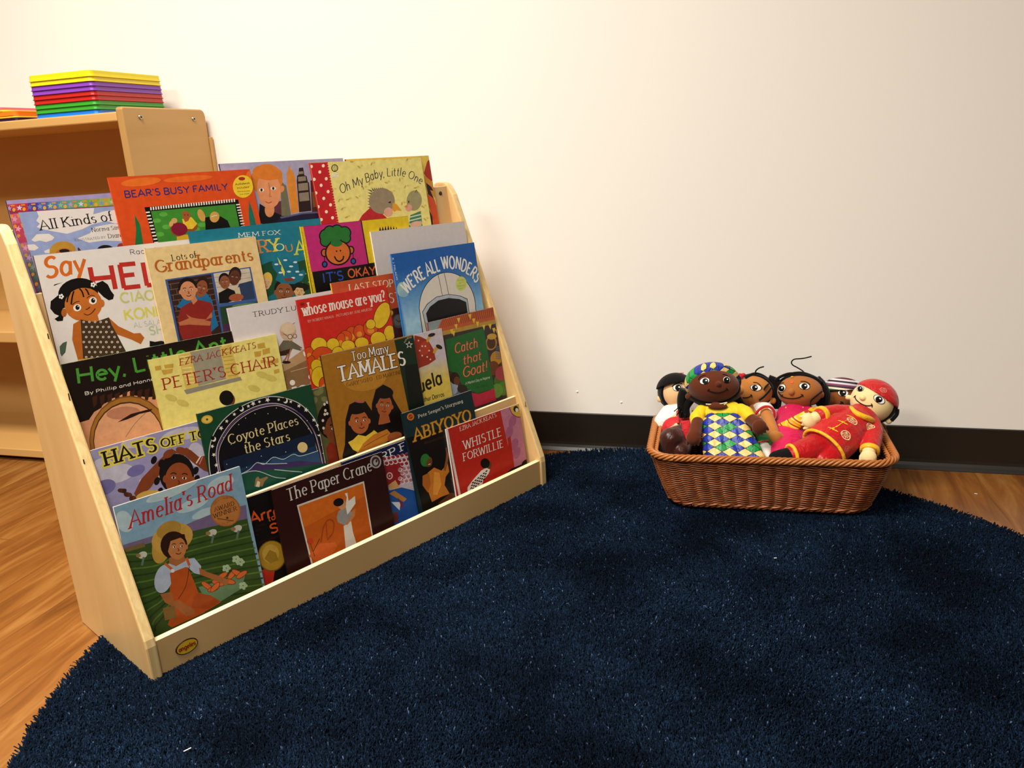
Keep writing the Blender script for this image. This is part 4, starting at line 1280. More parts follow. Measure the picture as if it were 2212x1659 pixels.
  (0,36,[246,745,234,782,214,816,188,843,158,862,125,873,93,873,62,863,36,844,16,818,4,788,4,704,14,674,33,641,58,614,88,594,121,584,153,583,184,592,210,611,231,637,244,670,249,707]),
  (1,37,[159,819,107,16,-15,71],24),
  (0,38,[490,1171,516,1077,555,986,605,900,666,821,738,748,819,685,907,632,1002,589,1102,558,1206,539,1311,533,1417,540,1521,559,1621,592,1716,637,1803,694,1882,762,1951,839,2008,925,2052,1019,2083,1117,2099,1219,2100,1322,2087,1425,2107,2063,473,1872]),
  (0,39,[506,1174,532,1081,570,992,619,907,679,829,750,758,829,696,915,643,1008,601,1106,571,1208,552,1311,546,1414,553,1516,572,1613,604,1706,648,1792,704,1869,771,1936,847,1991,932,2035,1023,2064,1120,2080,1220,2081,1321,2068,1422,2084,2059,495,1876]),
  (2,38,[1142,551,1159,742,1175,1000],1.28),
  (2,38,[1320,541,1339,744,1355,1004],1.29),
  (0,38,[560,1259,715,1119,1001,1008,1361,1003,1682,1086,1876,1184,1872,2020,612,1898]),
  (0,40,[576,1266,725,1130,1004,1020,1359,1014,1674,1097,1859,1193,1856,2017,629,1902]),
  (0,41,[653,1308,789,1186,1043,1092,1344,1086,1638,1153,1823,1245,1810,2008,696,1914]),
  (3, 42, [242, 843, 458, 711, 707, 604, 1046, 506, 1382, 459, 1709, 500, 1950, 621, 2100, 744, 2194, 883], 25.6, 'sansb', "WE'RE ALL WONDERS"),
  (1,43,[1758,837,159,22,-32,155],24),
  (3, 44, [1661, 765, 1871, 775], 2.1, 'sans', 'WONDER'),
  (3, 44, [1691, 830, 1816, 829], 2.1, 'sans', '#1'),
  (3, 44, [1637, 884, 1847, 895], 2.1, 'sans', 'READ WITH'),
  (3, 44, [1667, 950, 1792, 949], 2.1, 'sans', 'NOW'),
  (3, 45, [10, 80, 29, 528], 3.6, 'sansb', 'R. J. PALACIO')]),
'hats': (2, [0.0182, 0.0186, 0.26, 0.1983, -0.0148, 0.0052], 9735858, 14209224,
 [12433092, 7301276, 14206024, 1183516, 8010268, 1182732, 9192480, 15261136, 1313800, 1707786, 6955544, 10507820, 8141854, 14733508, 14187146, 12884552, 3808272, 5910040],
 [(0,0,[545,473,534,510,503,543,456,569,395,586,325,594,250,591,177,578,109,556,52,527,9,493,4,485,4,360,15,348,60,323,118,305,187,297,260,298,334,310,403,331,463,360,508,395,536,433]),
  (0,0,[258,278,252,307,236,333,212,354,180,369,144,377,106,378,68,370,33,356,4,335,4,182,10,177,40,162,76,154,114,153,152,160,187,174,217,195,240,220,254,249]),
  (1,0,[1403,137,345,26,-2,103],24),
  (0,0,[897,80,888,101,864,119,825,134,776,143,718,147,657,145,597,137,541,125,494,108,458,88,436,67,429,45,437,25,461,7,468,4,793,4,829,16,866,36,889,58]),
  (1,0,[1545,534,139,13,-4,210],24),
  (1,0,[764,694,193,21,-2,67],24),
  (0,1,[227,581,225,611,213,641,191,667,160,689,123,704,82,713,40,713,4,707,4,497,8,496,49,487,91,486,131,492,167,506,196,527,217,552]),
  (1,1,[563,492,139,-16,13,83],24),
  (3, 3, [152, 282, 958, 278], 20.5, 'serifb', 'HATS', [2, 5.4]),
  (3, 3, [1023, 254, 2381, 320], 13.2, 'serifb', 'OFF TO HAIR', [2, 4.66]),
  (0,4,[454,832,610,644,939,437,1171,315,1241,389,1055,525,720,818,493,948]),
  (0,4,[1221,400,1404,367,1476,441,1572,577,1750,595,1849,991,1608,823,1465,652,1345,473]),
  (1,5,[960,496,34,28,-38,52],24),
  (1,5,[1472,780,37,30,-40,53],24),
  (1,5,[835,752,34,29,-38,52],24),
  (1,5,[846,930,34,29,-38,52],24),
  (1,5,[1459,920,37,30,-40,53],24),
  (1,5,[861,413,34,28,-38,52],24),
  (1,5,[1359,1049,36,30,-40,53],24),
  (1,5,[1164,735,272,87,-70,314],24),
  (1,6,[964,760,34,13,-16,56],24),
  (1,6,[1389,922,36,14,-16,58],24),
  (1,6,[1175,835,209,79,-73,262],24),
  (1,7,[1099,781,32,12,-6,21],12),
  (1,8,[1099,781,18,7,-6,21],12),
  (2,9,[1154,739,1115,705,1067,709],1.6),
  (1,7,[1264,843,33,13,-6,21],12),
  (1,8,[1264,843,19,7,-6,21],12),
  (2,9,[1241,771,1289,771,1328,807],1.62),
  (2,10,[1163,843,1173,903,1143,901],1.84),
  (2,10,[1082,930,1135,980,1203,978],2.29),
  (1,11,[1189,974,66,22,-11,50],24),
  (1,12,[1104,383,85,-29,22,59],24),
  (1,12,[1325,405,86,68,-35,48],24),
  (2,13,[1507,665,1609,571],2.09),
  (2,14,[1554,698,1631,595],1.57),
  (1,15,[660,936,192,24,-2,84],24),
  (1,16,[272,719,38,13,-7,31],12),
  (1,17,[337,804,13,42,-29,9],12),
  (1,16,[403,889,-25,32,-24,-23],12),
  (1,17,[285,725,-39,-7,3,-33],12),
  (1,16,[350,810,-18,-40,27,-13],12),
  (1,17,[416,896,20,-36,27,19],12),
  (1,16,[298,731,39,1,1,33],12),
  (1,17,[363,816,23,37,-25,17],12),
  (1,16,[429,902,-15,39,-29,-15],12),
  (1,17,[311,737,-39,5,-6,-33],12),
  (1,16,[376,822,-27,-33,22,-21],12),
  (1,17,[442,908,9,-41,30,11],12),
  (1,16,[324,743,37,-11,10,32],12),
  (1,17,[389,828,31,29,-19,24],12)]),
'coyote': (2, [0.1855, 0.0295, 0.2179, 0.2087, -0.0198, 0.0098], 1261608, 994332,
 [657936, 13617344, 5913194, 1388622, 1056310, 14736591, 14204032, 2901608, 3812440, 1460792, 12109000, 9071172, 13615264, 14075016, 13803568, 14728272, 1716256],
 [(0,0,[4,1171,15,974,75,645,221,384,491,174,865,50,1303,24,1653,143,1921,336,2121,646,2175,867,2175,1897,4,1319]),
  (2,1,[8,1317,15,974,75,645,221,384,491,174,865,50,1303,24,1653,143,1921,336,2121,646,2171,1004,2171,1474,2171,1920],1.28),
  (2,1,[153,1369,156,1040,181,720,308,495,586,265,963,141,1349,153,1646,291,1884,514,2053,842,2097,1141,2111,1482,2132,1878],1.08),
  (2,2,[167,1394,171,1064,196,744,323,519,601,289,979,166,1366,177,1664,316,1902,539,2071,868,2116,1168,2130,1510,2151,1906],1.95),
  (2,1,[182,1418,186,1089,211,768,338,543,617,313,996,190,1383,202,1601,311,1837,534,2005,862,2049,1160,2063,1501,2084,1896],0.87),
  (0,3,[268,1097,762,1071,1501,1086,2025,1096,2045,1510,662,1537,227,1393]),
  (0,4,[270,877,804,881,2043,887,2046,1126,758,1092,264,1117]),
  (0,5,[121,559,142,574,163,561,157,585,178,602,152,602,144,625,134,601,109,599,128,584]),
  (0,5,[123,697,142,718,167,710,154,733,171,755,145,748,130,770,126,743,100,734,124,724]),
  (0,5,[142,877,152,903,180,906,159,922,166,948,143,931,121,945,128,919,106,901,133,902]),
  (0,5,[384,304,372,331,394,354,364,350,350,376,342,346,312,340,338,325,333,296,357,316]),
  (0,5,[510,251,487,256,484,280,470,259,445,263,460,245,448,223,472,232,488,216,488,240]),
  (0,5,[641,200,625,180,601,185,615,166,601,145,625,153,641,135,642,159,666,169,642,176]),
  (0,5,[875,81,899,82,909,61,916,84,940,87,921,100,926,122,906,108,886,118,893,97]),
  (0,5,[981,31,1005,54,1037,43,1022,72,1045,97,1011,91,993,118,987,86,954,77,984,63]),
  (0,5,[1140,44,1135,65,1155,79,1132,80,1125,100,1115,80,1092,80,1109,66,1101,45,1121,57]),
  (0,5,[1330,91,1293,91,1282,123,1268,91,1231,88,1259,68,1247,34,1279,54,1309,36,1300,69]),
  (0,5,[1473,148,1475,126,1454,114,1478,111,1482,90,1494,109,1518,108,1502,124,1512,144,1490,134]),
  (0,5,[1690,190,1712,202,1731,189,1727,211,1748,224,1724,226,1718,247,1707,226,1682,226,1699,211]),
  (0,5,[1881,296,1875,322,1900,340,1870,341,1861,366,1848,340,1818,339,1840,322,1830,296,1857,311]),
  (0,5,[2036,444,2001,449,1995,480,1976,451,1940,453,1964,430,1948,400,1981,415,2007,394,2004,426]),
  (0,5,[2111,692,2094,668,2063,670,2082,650,2068,624,2097,636,2118,618,2117,646,2145,660,2115,665]),
  (0,5,[2139,805,2138,775,2108,761,2139,755,2142,725,2162,751,2175,750,2175,770,2175,770,2175,770,2175,790,2160,785]),
  (0,5,[2148,1152,2168,1137,2158,1112,2175,1122,2175,1154]),
  (0,5,[2143,1304,2175,1294,2175,1291,2173,1262,2175,1264,2175,1316]),
  (0,5,[2152,1472,2175,1470,2175,1508,2172,1509,2175,1489,2175,1486]),
  (0,5,[146,1017,149,1038,169,1045,150,1053,152,1074,137,1057,117,1063,127,1046,113,1028,134,1033]),
  (1,5,[193,480,38,11,-9,41],12),
  (1,0,[178,458,33,9,-8,35],12),
  (1,5,[776,112,40,10,-9,42],12),
  (1,0,[760,90,35,9,-8,35],12),
  (1,5,[1615,175,44,11,-9,44],12),
  (1,0,[1597,152,39,9,-8,37],12),
  (0,5,[2175,977,2151,976,2129,964,2116,943,2114,918,2125,897,2146,886,2170,886,2175,888]),
  (0,0,[2175,932,2173,936,2155,946,2133,945,2114,934,2102,916,2100,895,2110,878,2128,868,2150,868,2169,879,2175,887]),
  (1,5,[999,251,8,2,-2,7],7),
  (1,5,[815,281,8,2,-2,7],7),
  (1,5,[670,357,8,2,-2,7],7),
  (1,5,[1236,312,8,2,-2,8],7),
  (1,5,[1414,255,8,2,-2,8],7),
  (1,5,[1593,328,8,2,-2,8],7),
  (1,5,[364,500,7,2,-2,7],7),
  (1,5,[1849,551,9,2,-2,8],7),
  (1,5,[1964,629,9,2,-2,8],7),
  (1,5,[1959,781,9,2,-2,8],7),
  (1,5,[958,1001,8,2,-2,7],7),
  (1,5,[654,1110,8,2,-2,7],7),
  (1,5,[322,955,7,2,-2,7],7),
  (1,5,[468,650,8,2,-2,7],7),
  (1,5,[1429,1065,8,2,-2,8],7),
  (1,6,[1771,1078,100,29,-20,93],24),
  (0,7,[1081,1168,1172,1092,1308,1156,1425,1203,1566,1147,1731,1229,1863,1228,2072,1230,2097,1526,1184,1385]),
  (0,8,[498,1203,695,1163,855,1088,1077,1186,1342,1236,1663,1298,2109,1469,2129,1633,671,1495]),
  (0,9,[405,1206,568,1202,870,1240,1151,1305,1566,1387,2175,1505,2175,1896,423,1548]),
  (2,10,[500,1196,695,1163,855,1088,985,1157,1173,1086,1354,1177,1566,1147,1706,1221,2072,1230],1.11),
  (2,10,[855,1088,1079,1179,1411,1269],1.14),
  (2,10,[500,1196,802,1219,1123,1435,1331,1524],1.11),
  (2,10,[1151,1305,1383,1400,1670,1514],1.17),
  (0,11,[723,1478,775,1347,827,1329,845,1381,986,1380,1005,1409,922,1451,869,1526]),
  (0,12,[745,1485,799,1400,840,1436,810,1518]),
  (3, 13, [435, 640, 1789, 648], 16.0, 'serif', 'Coyote Places'),
  (3, 13, [686, 875, 1565, 883], 16.3, 'serif', 'the Stars'),
  (1,14,[150,131,98,6,-1,71],24),
  (1,15,[150,131,77,5,0,50],24),
  (0,16,[156,102,159,123,180,129,161,137,162,158,147,142,128,149,138,131,124,115,145,119])]),
'beads': (2, [0.3191, 0.0147, 0.21, 0.1951, -0.015, 0.0052], 5921332, 3815968,
 [8026696, 8792600, 1839116, 8143394, 15261136, 1313800, 1707786, 6955544, 14471360],
 [(1,0,[963,85,78,19,-11,50],12),
  (1,0,[1094,236,-70,-39,28,-43],12),
  (1,0,[882,207,45,-54,47,33],12),
  (0,0,[1090,4,1101,13,1111,45,1105,80,1085,109,1055,125,1024,122,1000,103,990,72,996,37,1016,8,1024,4]),
  (0,1,[927,1132,1098,987,1519,1157,1486,1947,1318,1947,917,1815]),
  (1,2,[1168,665,309,83,-75,344],24),
  (1,3,[979,819,47,9,-7,66],12),
  (1,3,[1565,929,49,9,-6,67],12),
  (1,3,[1268,866,288,54,-30,306],24),
  (1,4,[1158,819,44,8,-2,25],12),
  (1,5,[1158,819,25,5,-2,25],12),
  (2,6,[1218,762,1160,732,1099,744],1.97),
  (1,4,[1385,861,45,8,-2,25],12),
  (1,5,[1385,861,26,5,-2,25],12),
  (2,6,[1337,784,1399,775,1458,810],1.99),
  (2,7,[1255,877,1282,943,1242,946],2.26),
  (2,7,[1171,990,1252,1036,1339,1022],2.82),
  (1,8,[1069,326,26,7,-6,27],12),
  (1,8,[1134,306,26,7,-6,27],12),
  (1,8,[1063,444,26,7,-6,27],12),
  (1,8,[1035,509,26,7,-6,27],12),
  (1,8,[1089,511,26,7,-6,27],12),
  (1,8,[1173,449,26,7,-6,27],12),
  (1,8,[1169,532,26,7,-6,27],12),
  (1,8,[971,612,26,7,-6,27],12),
  (1,8,[954,752,26,7,-6,27],12)]),
'tamales': (2, [0.4323, 0.0719, 0.2201, 0.2502, -0.024, 0.0144], 10512924, 2759184,
 [11828264, 993816, 660494, 1182474, 11295790, 15261136, 1313800, 1707786, 6955544, 10769964, 11033162, 920076, 14465082, 12087842, 8012818, 10113064, 3809808, 15525080, 3805204, 13617856],
 [(1,0,[898,567,532,26,11,293],24),
  (0,1,[1709,28,2197,22,2197,2498,1843,2498,1781,1431]),
  (0,2,[1860,570,2197,592,2197,1457,1807,1463]),
  (0,3,[78,1931,175,1738,284,1278,424,1021,634,986,798,1050,904,1263,893,1612,644,1795,170,2106,79,2128]),
  (0,3,[821,1593,934,1121,1074,879,1270,823,1434,936,1454,1145,1606,1491,1577,1951,1219,1981,965,1707]),
  (1,4,[366,1372,35,5,-3,50],12),
  (1,4,[799,1439,36,6,-3,51],12),
  (1,4,[581,1400,212,33,-14,232],24),
  (1,5,[531,1372,33,5,-1,19],12),
  (1,6,[540,1374,19,3,-1,19],7),
  (2,7,[574,1328,531,1306,486,1317],1.44),
  (1,5,[700,1398,34,5,-1,19],12),
  (1,6,[708,1400,19,3,-1,19],7),
  (2,7,[663,1342,708,1333,752,1358],1.45),
  (2,8,[605,1414,626,1463,597,1466],1.65),
  (2,8,[546,1501,606,1534,670,1521],2.06),
  (1,9,[1042,1192,28,9,-14,42],12),
  (1,9,[1393,1310,29,10,-15,43],12),
  (1,9,[1218,1246,172,57,-67,197],24),
  (1,5,[1156,1206,27,9,-5,16],12),
  (1,6,[1156,1206,15,5,-5,16],7),
  (2,7,[1202,1174,1171,1150,1130,1153],1.19),
  (1,5,[1292,1252,27,9,-5,16],12),
  (1,6,[1292,1252,15,5,-5,16],7),
  (2,7,[1274,1198,1314,1197,1346,1224],1.2),
  (2,8,[1208,1252,1214,1297,1189,1296],1.36),
  (2,8,[1137,1319,1181,1355,1238,1353],1.7),
  (0,9,[1080,1370,1272,1419,1294,1616,994,1563]),
  (1,3,[600,1150,229,17,3,98],24),
  (1,3,[1261,985,215,50,-24,116],24),
  (1,10,[657,1016,110,36,-9,27],24),
  (0,11,[854,1652,1053,1578,1299,1592,1515,1778,1649,2075,1622,2498,1522,2498,585,2080]),
  (0,12,[252,1711,371,1694,501,1631,663,1705,885,1648,960,1731,634,1843,433,1960,332,1881]),
  (0,13,[363,2014,578,1827,840,1724,1182,1702,1254,1811,1214,1928,780,2010,441,2062]),
  (2,14,[564,1898,877,1835,1194,1795],1.33),
  (1,15,[1331,1896,183,4,15,93],24),
  (3, 17, [652, 227, 1535, 231], 16.7, 'serif', 'Too Many', [16, 2.13]),
  (3, 17, [300, 547, 1909, 550], 26.6, 'serifb', 'TAMALES', [16, 2.11]),
  (3, 18, [438, 674, 1831, 708], 6.5, 'serif', 'GARY SOTO * ED MARTINEZ'),
  (0,19,[2072,105,2086,162,2157,178,2094,202,2102,259,2049,217,1984,237,2014,187,1966,142,2037,152]),
  (0,1,[2066,135,2075,170,2119,180,2080,195,2085,231,2052,205,2011,217,2030,186,1999,157,2044,164]),
  (3, 19, [1956, 134, 2028, 66, 2154, 59], 3.0, 'sans', 'PAPERSTAR')]),
'abuela': (2, [0.4932, 0.0665, 0.24, 0.2465, -0.015, 0.0098], 13023936, 11049616,
 [13023924, 13154981, 13351575, 13482633, 13679482, 13810540, 14007134, 14203984, 10104346, 11549730, 14729392, 13146682, 2365460, 1840656, 2761748],
 [(0,0,[933,532,2396,615,2396,2461,518,2461]),
  (0,1,[946,590,2396,674,2396,2461,523,2461]),
  (0,2,[959,649,2396,733,2396,2461,529,2461]),
  (0,3,[971,708,2396,791,2396,2461,534,2461]),
  (0,4,[984,767,2396,850,2396,2461,540,2461]),
  (0,5,[997,827,2396,909,2396,2461,546,2461]),
  (0,6,[1010,886,2396,968,2396,2461,553,2461]),
  (0,7,[1023,946,2396,1027,2396,2461,560,2461]),
  (0,8,[1654,8,1815,70,1995,183,2090,387,2107,603,1893,663,1644,683,1482,770]),
  (1,9,[1865,315,119,55,-88,132],24),
  (1,10,[1735,132,23,4,-4,17],7),
  (1,10,[1808,264,23,5,-4,18],7),
  (1,10,[1889,280,23,5,-4,18],7),
  (1,10,[1969,389,23,5,-4,18],7),
  (1,10,[1892,505,23,5,-4,18],7),
  (1,10,[1767,452,23,5,-4,18],7),
  (1,10,[1964,573,23,5,-4,18],7),
  (1,10,[1724,339,23,5,-4,18],7),
  (2,11,[2090,467,2140,397,2215,372],7.21),
  (2,11,[1957,202,2006,133,2064,104],5.93),
  (1,12,[2102,85,100,-4,7,37],12),
  (1,12,[2251,366,76,51,-33,31],12),
  (3, 13, [1063, 1191, 1647, 1177, 2186, 1125], 27.7, 'hand', 'Abuela'),
  (3, 14, [1351, 1381, 2173, 1404], 8.8, 'hand', 'by Arthur Dorros')]),
'goat': (2, [0.7026, 0.0801, 0.1929, 0.2613, -0.0119, 0.0052], 6046242, 9058848,
 [8359826, 12080684, 9058844, 11569716, 3812396, 11041324, 12092974, 6961696, 3828266, 4880948, 10500682, 5933626, 6254728, 10134708, 5925514, 4860954, 13146682, 1794600, 11543100, 2758672, 3154972, 14465082, 9055266, 14191196, 14473416, 993812, 14207152],
 [(0,0,[401,4,313,249,5,217,4,158,4,4]),
  (0,1,[224,174,388,4,1925,4,1925,279,384,249]),
  (2,2,[295,171,444,8],1.52),
  (2,2,[355,172,501,8],1.53),
  (2,2,[415,173,558,8],1.53),
  (2,2,[476,174,616,8],1.54),
  (2,2,[537,175,674,8],1.54),
  (2,2,[598,176,732,8],1.55),
  (2,2,[659,177,791,8],1.56),
  (2,2,[721,178,849,8],1.56),
  (2,2,[783,179,908,8],1.57),
  (2,2,[846,180,968,8],1.57),
  (2,2,[908,182,1027,9],1.58),
  (2,2,[971,183,1087,9],1.59),
  (2,2,[1035,184,1147,9],1.59),
  (2,2,[1098,185,1208,10],1.6),
  (2,2,[1162,186,1268,10],1.61),
  (2,2,[1227,187,1329,10],1.61),
  (2,2,[1291,188,1391,11],1.62),
  (2,2,[1356,189,1452,11],1.63),
  (2,2,[1422,190,1514,11],1.63),
  (2,2,[1487,192,1576,11],1.64),
  (2,2,[1553,193,1639,12],1.65),
  (2,2,[1620,194,1702,12],1.65),
  (2,2,[1686,195,1765,12],1.66),
  (2,2,[1754,196,1828,13],1.67),
  (2,2,[1821,197,1892,13],1.67),
  (2,2,[1889,199,1921,13],1.68),
  (0,3,[314,244,1925,278,1925,372,331,333]),
  (0,4,[331,333,1925,372,1925,2230,213,2048]),
  (1,5,[1707,769,169,60,-77,146],24),
  (0,6,[1925,1238,1900,1259,1856,1279,1809,1289,1760,1288,1714,1277,1673,1256,1640,1226,1618,1190,1607,1149,1609,1108,1623,1068,1649,1032,1684,1003,1727,983,1774,972,1823,972,1869,983,1911,1004,1925,1016]),
  (1,7,[1648,1329,169,64,-77,146],24),
  (0,8,[1925,1775,1911,1785,1868,1805,1820,1814,1771,1813,1724,1800,1683,1778,1650,1747,1628,1710,1617,1669,1619,1627,1633,1587,1659,1552,1695,1523,1738,1503,1785,1493,1834,1494,1881,1506,1923,1528,1925,1530]),
  (0,9,[1925,2006,1902,2010,1853,2008,1806,1995,1764,1972,1731,1941,1708,1904,1698,1862,1700,1820,1714,1780,1740,1745,1776,1716,1819,1696,1867,1687,1916,1688,1925,1690]),
  (0,10,[1925,1651,1894,1657,1845,1655,1798,1643,1757,1621,1724,1590,1701,1554,1691,1513,1693,1471,1707,1431,1733,1395,1769,1366,1812,1346,1859,1336,1908,1337,1925,1341]),
  (1,11,[1659,1851,170,68,-78,146],24),
  (1,12,[518,1656,154,64,-73,140],24),
  (1,13,[371,1482,152,62,-72,139],24),
  (2,14,[1830,851,1921,897],1.69),
  (2,14,[1822,890,1921,935],1.69),
  (2,14,[1814,928,1921,974],1.69),
  (2,14,[1806,967,1921,1013],1.69),
  (2,14,[1798,1005,1921,1052],1.69),
  (2,14,[1790,1044,1921,1090],1.69),
  (2,14,[1781,1082,1921,1129],1.69),
  (2,14,[1773,1121,1921,1168],1.69),
  (1,15,[1707,769,131,26,-27,126],24),
  (1,16,[1757,631,148,18,-5,67],24),
  (0,17,[399,432,1547,407,1564,1253,1593,1778,1063,1763,688,1558,544,1192,346,1093]),
  (0,18,[883,1704,1097,1785,1592,1783,1595,2054,926,2040]),
  (1,19,[486,1289,133,31,-27,126],24),
  (1,7,[527,1354,84,20,-19,89],24),
  (1,20,[649,1563,143,35,-19,90],24),
  (0,21,[811,50,906,56,851,171]),
  (0,21,[712,167,806,174,752,289]),
  (0,21,[568,249,661,255,607,370]),
  (0,21,[1151,28,1248,33,1193,151]),
  (0,21,[1241,140,1339,146,1283,264]),
  (0,21,[1337,226,1436,233,1380,351]),
  (0,21,[1509,327,1609,335,1553,454]),
  (0,21,[1701,349,1803,356,1746,476]),
  (0,21,[1799,452,1902,459,1844,580]),
  (0,21,[1890,497,1925,500,1925,596]),
  (0,21,[611,298,705,304,651,419]),
  (3, 23, [604, 772, 1282, 774], 19.7, 'script', 'Catch', [22, 2.41]),
  (3, 23, [787, 1059, 1337, 1061], 18.2, 'script', 'that', [22, 2.43]),
  (3, 23, [729, 1329, 1459, 1338], 21.2, 'script', 'Goat!', [22, 2.44]),
  (3, 24, [754, 1496, 1499, 1525], 5.4, 'script', 'A Market Day in Nigeria'),
  (3, 25, [1016, 1655, 1388, 1670], 4.4, 'script', 'Polly Alakija'),
  (3, 26, [935, 2000, 1532, 2067], 3.3, 'hand', '* * * * * * * *')]),
'amelia': (1, [0.0182, 0.0618, 0.2052, 0.2559, -0.0173, 0.0098], 7903404, 14208964,
 [10795196, 6969976, 3361052, 5204522, 2373647, 6969908, 11842724, 5925466, 9071172, 6191704, 6956048, 12738604, 10268810, 11029016, 10109462, 10661052, 10116144, 12080671, 3807756, 13617856, 11437624, 12095296, 10517040, 2757644, 11563070, 15261136, 1313800, 1707786, 6955544, 8018474, 11149862, 10247980, 11168820, 3808276, 5910552],
 [(1,0,[1154,363,265,-19,16,92],24),
  (0,0,[1312,4,1303,25,1263,51,1197,76,1110,98,1008,116,898,128,789,135,687,134,600,128,533,115,489,97,471,76,481,52,518,27,577,4]),
  (0,0,[219,253,222,298,217,341,203,379,183,408,158,428,128,436,97,432,66,417,38,391,15,357,4,332,4,146,22,118,47,99,76,90,107,93,138,108,166,133,190,167,208,208]),
  (1,0,[1671,182,232,-18,22,118],24),
  (1,0,[1299,556,202,-12,12,70],24),
  (0,1,[4,601,402,621,746,659,1096,625,1455,611,2016,663,1983,1047,4,757]),
  (0,2,[4,680,424,721,951,759,1647,850,1990,901,2018,2555,4,2555]),
  (2,3,[8,755,471,900,922,889,1970,992],2.49),
  (2,4,[8,874,449,997,903,976,1982,1101],2.5),
  (2,3,[23,993,428,1095,884,1063,1994,1211],2.51),
  (2,4,[38,1112,406,1192,865,1150,2007,1320],2.52),
  (2,3,[53,1232,385,1290,845,1236,2019,1431],2.54),
  (2,4,[69,1353,363,1387,826,1323,2032,1541],2.55),
  (2,3,[84,1474,341,1485,807,1410,2044,1652],2.56),
  (2,4,[100,1596,320,1582,788,1497,2044,1764],2.57),
  (2,3,[116,1719,298,1680,769,1584,2044,1876],2.58),
  (2,4,[131,1842,276,1778,749,1671,2044,1989],2.59),
  (2,3,[147,1966,255,1876,730,1758,2044,2102],2.61),
  (2,4,[163,2091,233,1973,711,1846,2044,2215],2.62),
  (0,5,[15,653,305,675,310,745,21,722]),
  (1,6,[243,855,68,-3,8,54],24),
  (2,7,[252,893,199,1008],3.41),
  (1,8,[183,840,35,14,-6,29],12),
  (1,6,[1364,914,77,-3,10,57],24),
  (2,7,[1375,954,1316,1077],3.73),
  (1,8,[1295,898,40,15,-7,31],12),
  (1,6,[1789,1000,80,-3,11,58],24),
  (2,7,[1801,1041,1740,1166],3.87),
  (1,8,[1718,983,42,16,-7,32],12),
  (0,9,[955,1688,1770,1787,1644,2010,1230,2077,1008,1881]),
  (1,10,[1090,1722,72,96,-33,26],24),
  (1,11,[1090,1722,66,88,-26,21],24),
  (1,10,[1190,1814,105,0,8,49],24),
  (1,11,[1190,1814,96,0,7,39],24),
  (1,10,[1277,1753,94,74,-23,37],24),
  (1,11,[1277,1753,86,68,-18,30],24),
  (1,10,[1369,1669,101,-23,17,48],24),
  (1,11,[1369,1669,92,-21,14,38],24),
  (1,10,[1533,1713,86,-56,30,43],24),
  (1,11,[1533,1713,78,-51,24,35],24),
  (1,10,[1630,1729,85,92,-31,31],24),
  (1,11,[1630,1729,78,84,-25,25],24),
  (1,10,[1462,1807,101,66,-19,41],24),
  (1,11,[1462,1807,92,60,-15,32],24),
  (1,10,[1695,1781,104,-23,18,49],24),
  (1,11,[1695,1781,96,-21,15,39],24),
  (1,10,[1217,1801,90,-44,25,45],24),
  (1,11,[1217,1801,82,-41,20,36],24),
  (1,12,[1505,1590,34,14,-6,27],12),
  (1,12,[1467,1613,12,36,-26,5],12),
  (1,12,[1425,1578,-21,25,-22,-21],12),
  (1,12,[1439,1537,-35,-9,2,-28],12),
  (1,12,[1490,1550,-17,-35,25,-9],12),
  (1,12,[1759,1582,35,14,-6,28],12),
  (1,12,[1720,1605,13,37,-27,5],12),
  (1,12,[1676,1570,-21,25,-23,-22],12),
  (1,12,[1691,1528,-36,-9,2,-29],12),
  (1,12,[1743,1541,-17,-35,25,-9],12),
  (1,12,[1720,1992,35,15,-6,28],12),
  (1,12,[1681,2015,13,37,-27,5],12),
  (1,12,[1638,1978,-21,25,-23,-22],12),
  (1,12,[1653,1936,-36,-10,2,-29],12),
  (1,12,[1705,1950,-17,-36,25,-9],12),
  (1,12,[1698,1508,35,14,-6,27],12),
  (1,12,[1660,1531,13,36,-27,5],12),
  (1,12,[1617,1496,-21,25,-23,-21],12),
  (1,12,[1632,1454,-35,-9,2,-29],12),
  (1,12,[1683,1467,-17,-35,25,-9],12),
  (0,13,[558,1306,857,1289,910,1573,936,1777,1161,1948,1252,2087,1002,2122,884,2117,428,2097,479,1766]),
  (0,13,[401,2014,608,1895,878,2041,976,2134,418,2141,367,2069]),
  (0,14,[872,1749,1122,1906,1246,2060,1053,2108,776,1971]),
  (1,15,[462,1336,115,85,-100,194],24),
  (0,15,[455,1170,596,1135,860,1171,992,1201,1071,1376,1020,1499,939,1442,854,1299,583,1293]),
  (0,16,[360,1549,519,1583,632,1787,813,2012,807,2094,663,2063,546,1867,402,1708]),
  (0,16,[1034,1385,1139,1501,1324,1651,1467,1785,1402,1856,1282,1731,1020,1499]),
  (0,13,[573,1289,833,1291,896,1639,883,1802,529,1741]),
  (2,17,[534,1110,634,1268],3.94),
  (2,17,[875,1154,891,1291],4.06),
  (2,18,[889,1302,769,1584,608,1740],0.91),
  (1,19,[622,1268,29,12,-7,30],12),
  (1,20,[570,800,131,91,-139,269],24),
  (1,21,[733,770,322,1,28,241],24),
  (1,22,[709,622,194,-12,22,136],24),
  (1,23,[730,885,203,56,-27,222],24),
  (0,16,[615,1050,837,1068,855,1193,689,1220,596,1135]),
  (1,24,[620,903,23,7,-5,41],12),
  (1,24,[911,984,24,7,-5,41],12),
  (1,24,[764,939,142,40,-23,188],24),
  (1,25,[728,912,22,6,-2,15],12),
  (1,26,[732,913,13,4,-2,15],7),
  (2,27,[759,879,731,858,700,864],1.09),
  (1,25,[841,944,22,6,-2,15],12),
  (1,26,[845,945,13,4,-2,15],7),
  (2,27,[819,895,850,891,879,914],1.09),
  (2,28,[775,951,787,992,767,993],1.25),
  (2,28,[730,1018,770,1049,814,1042],1.55),
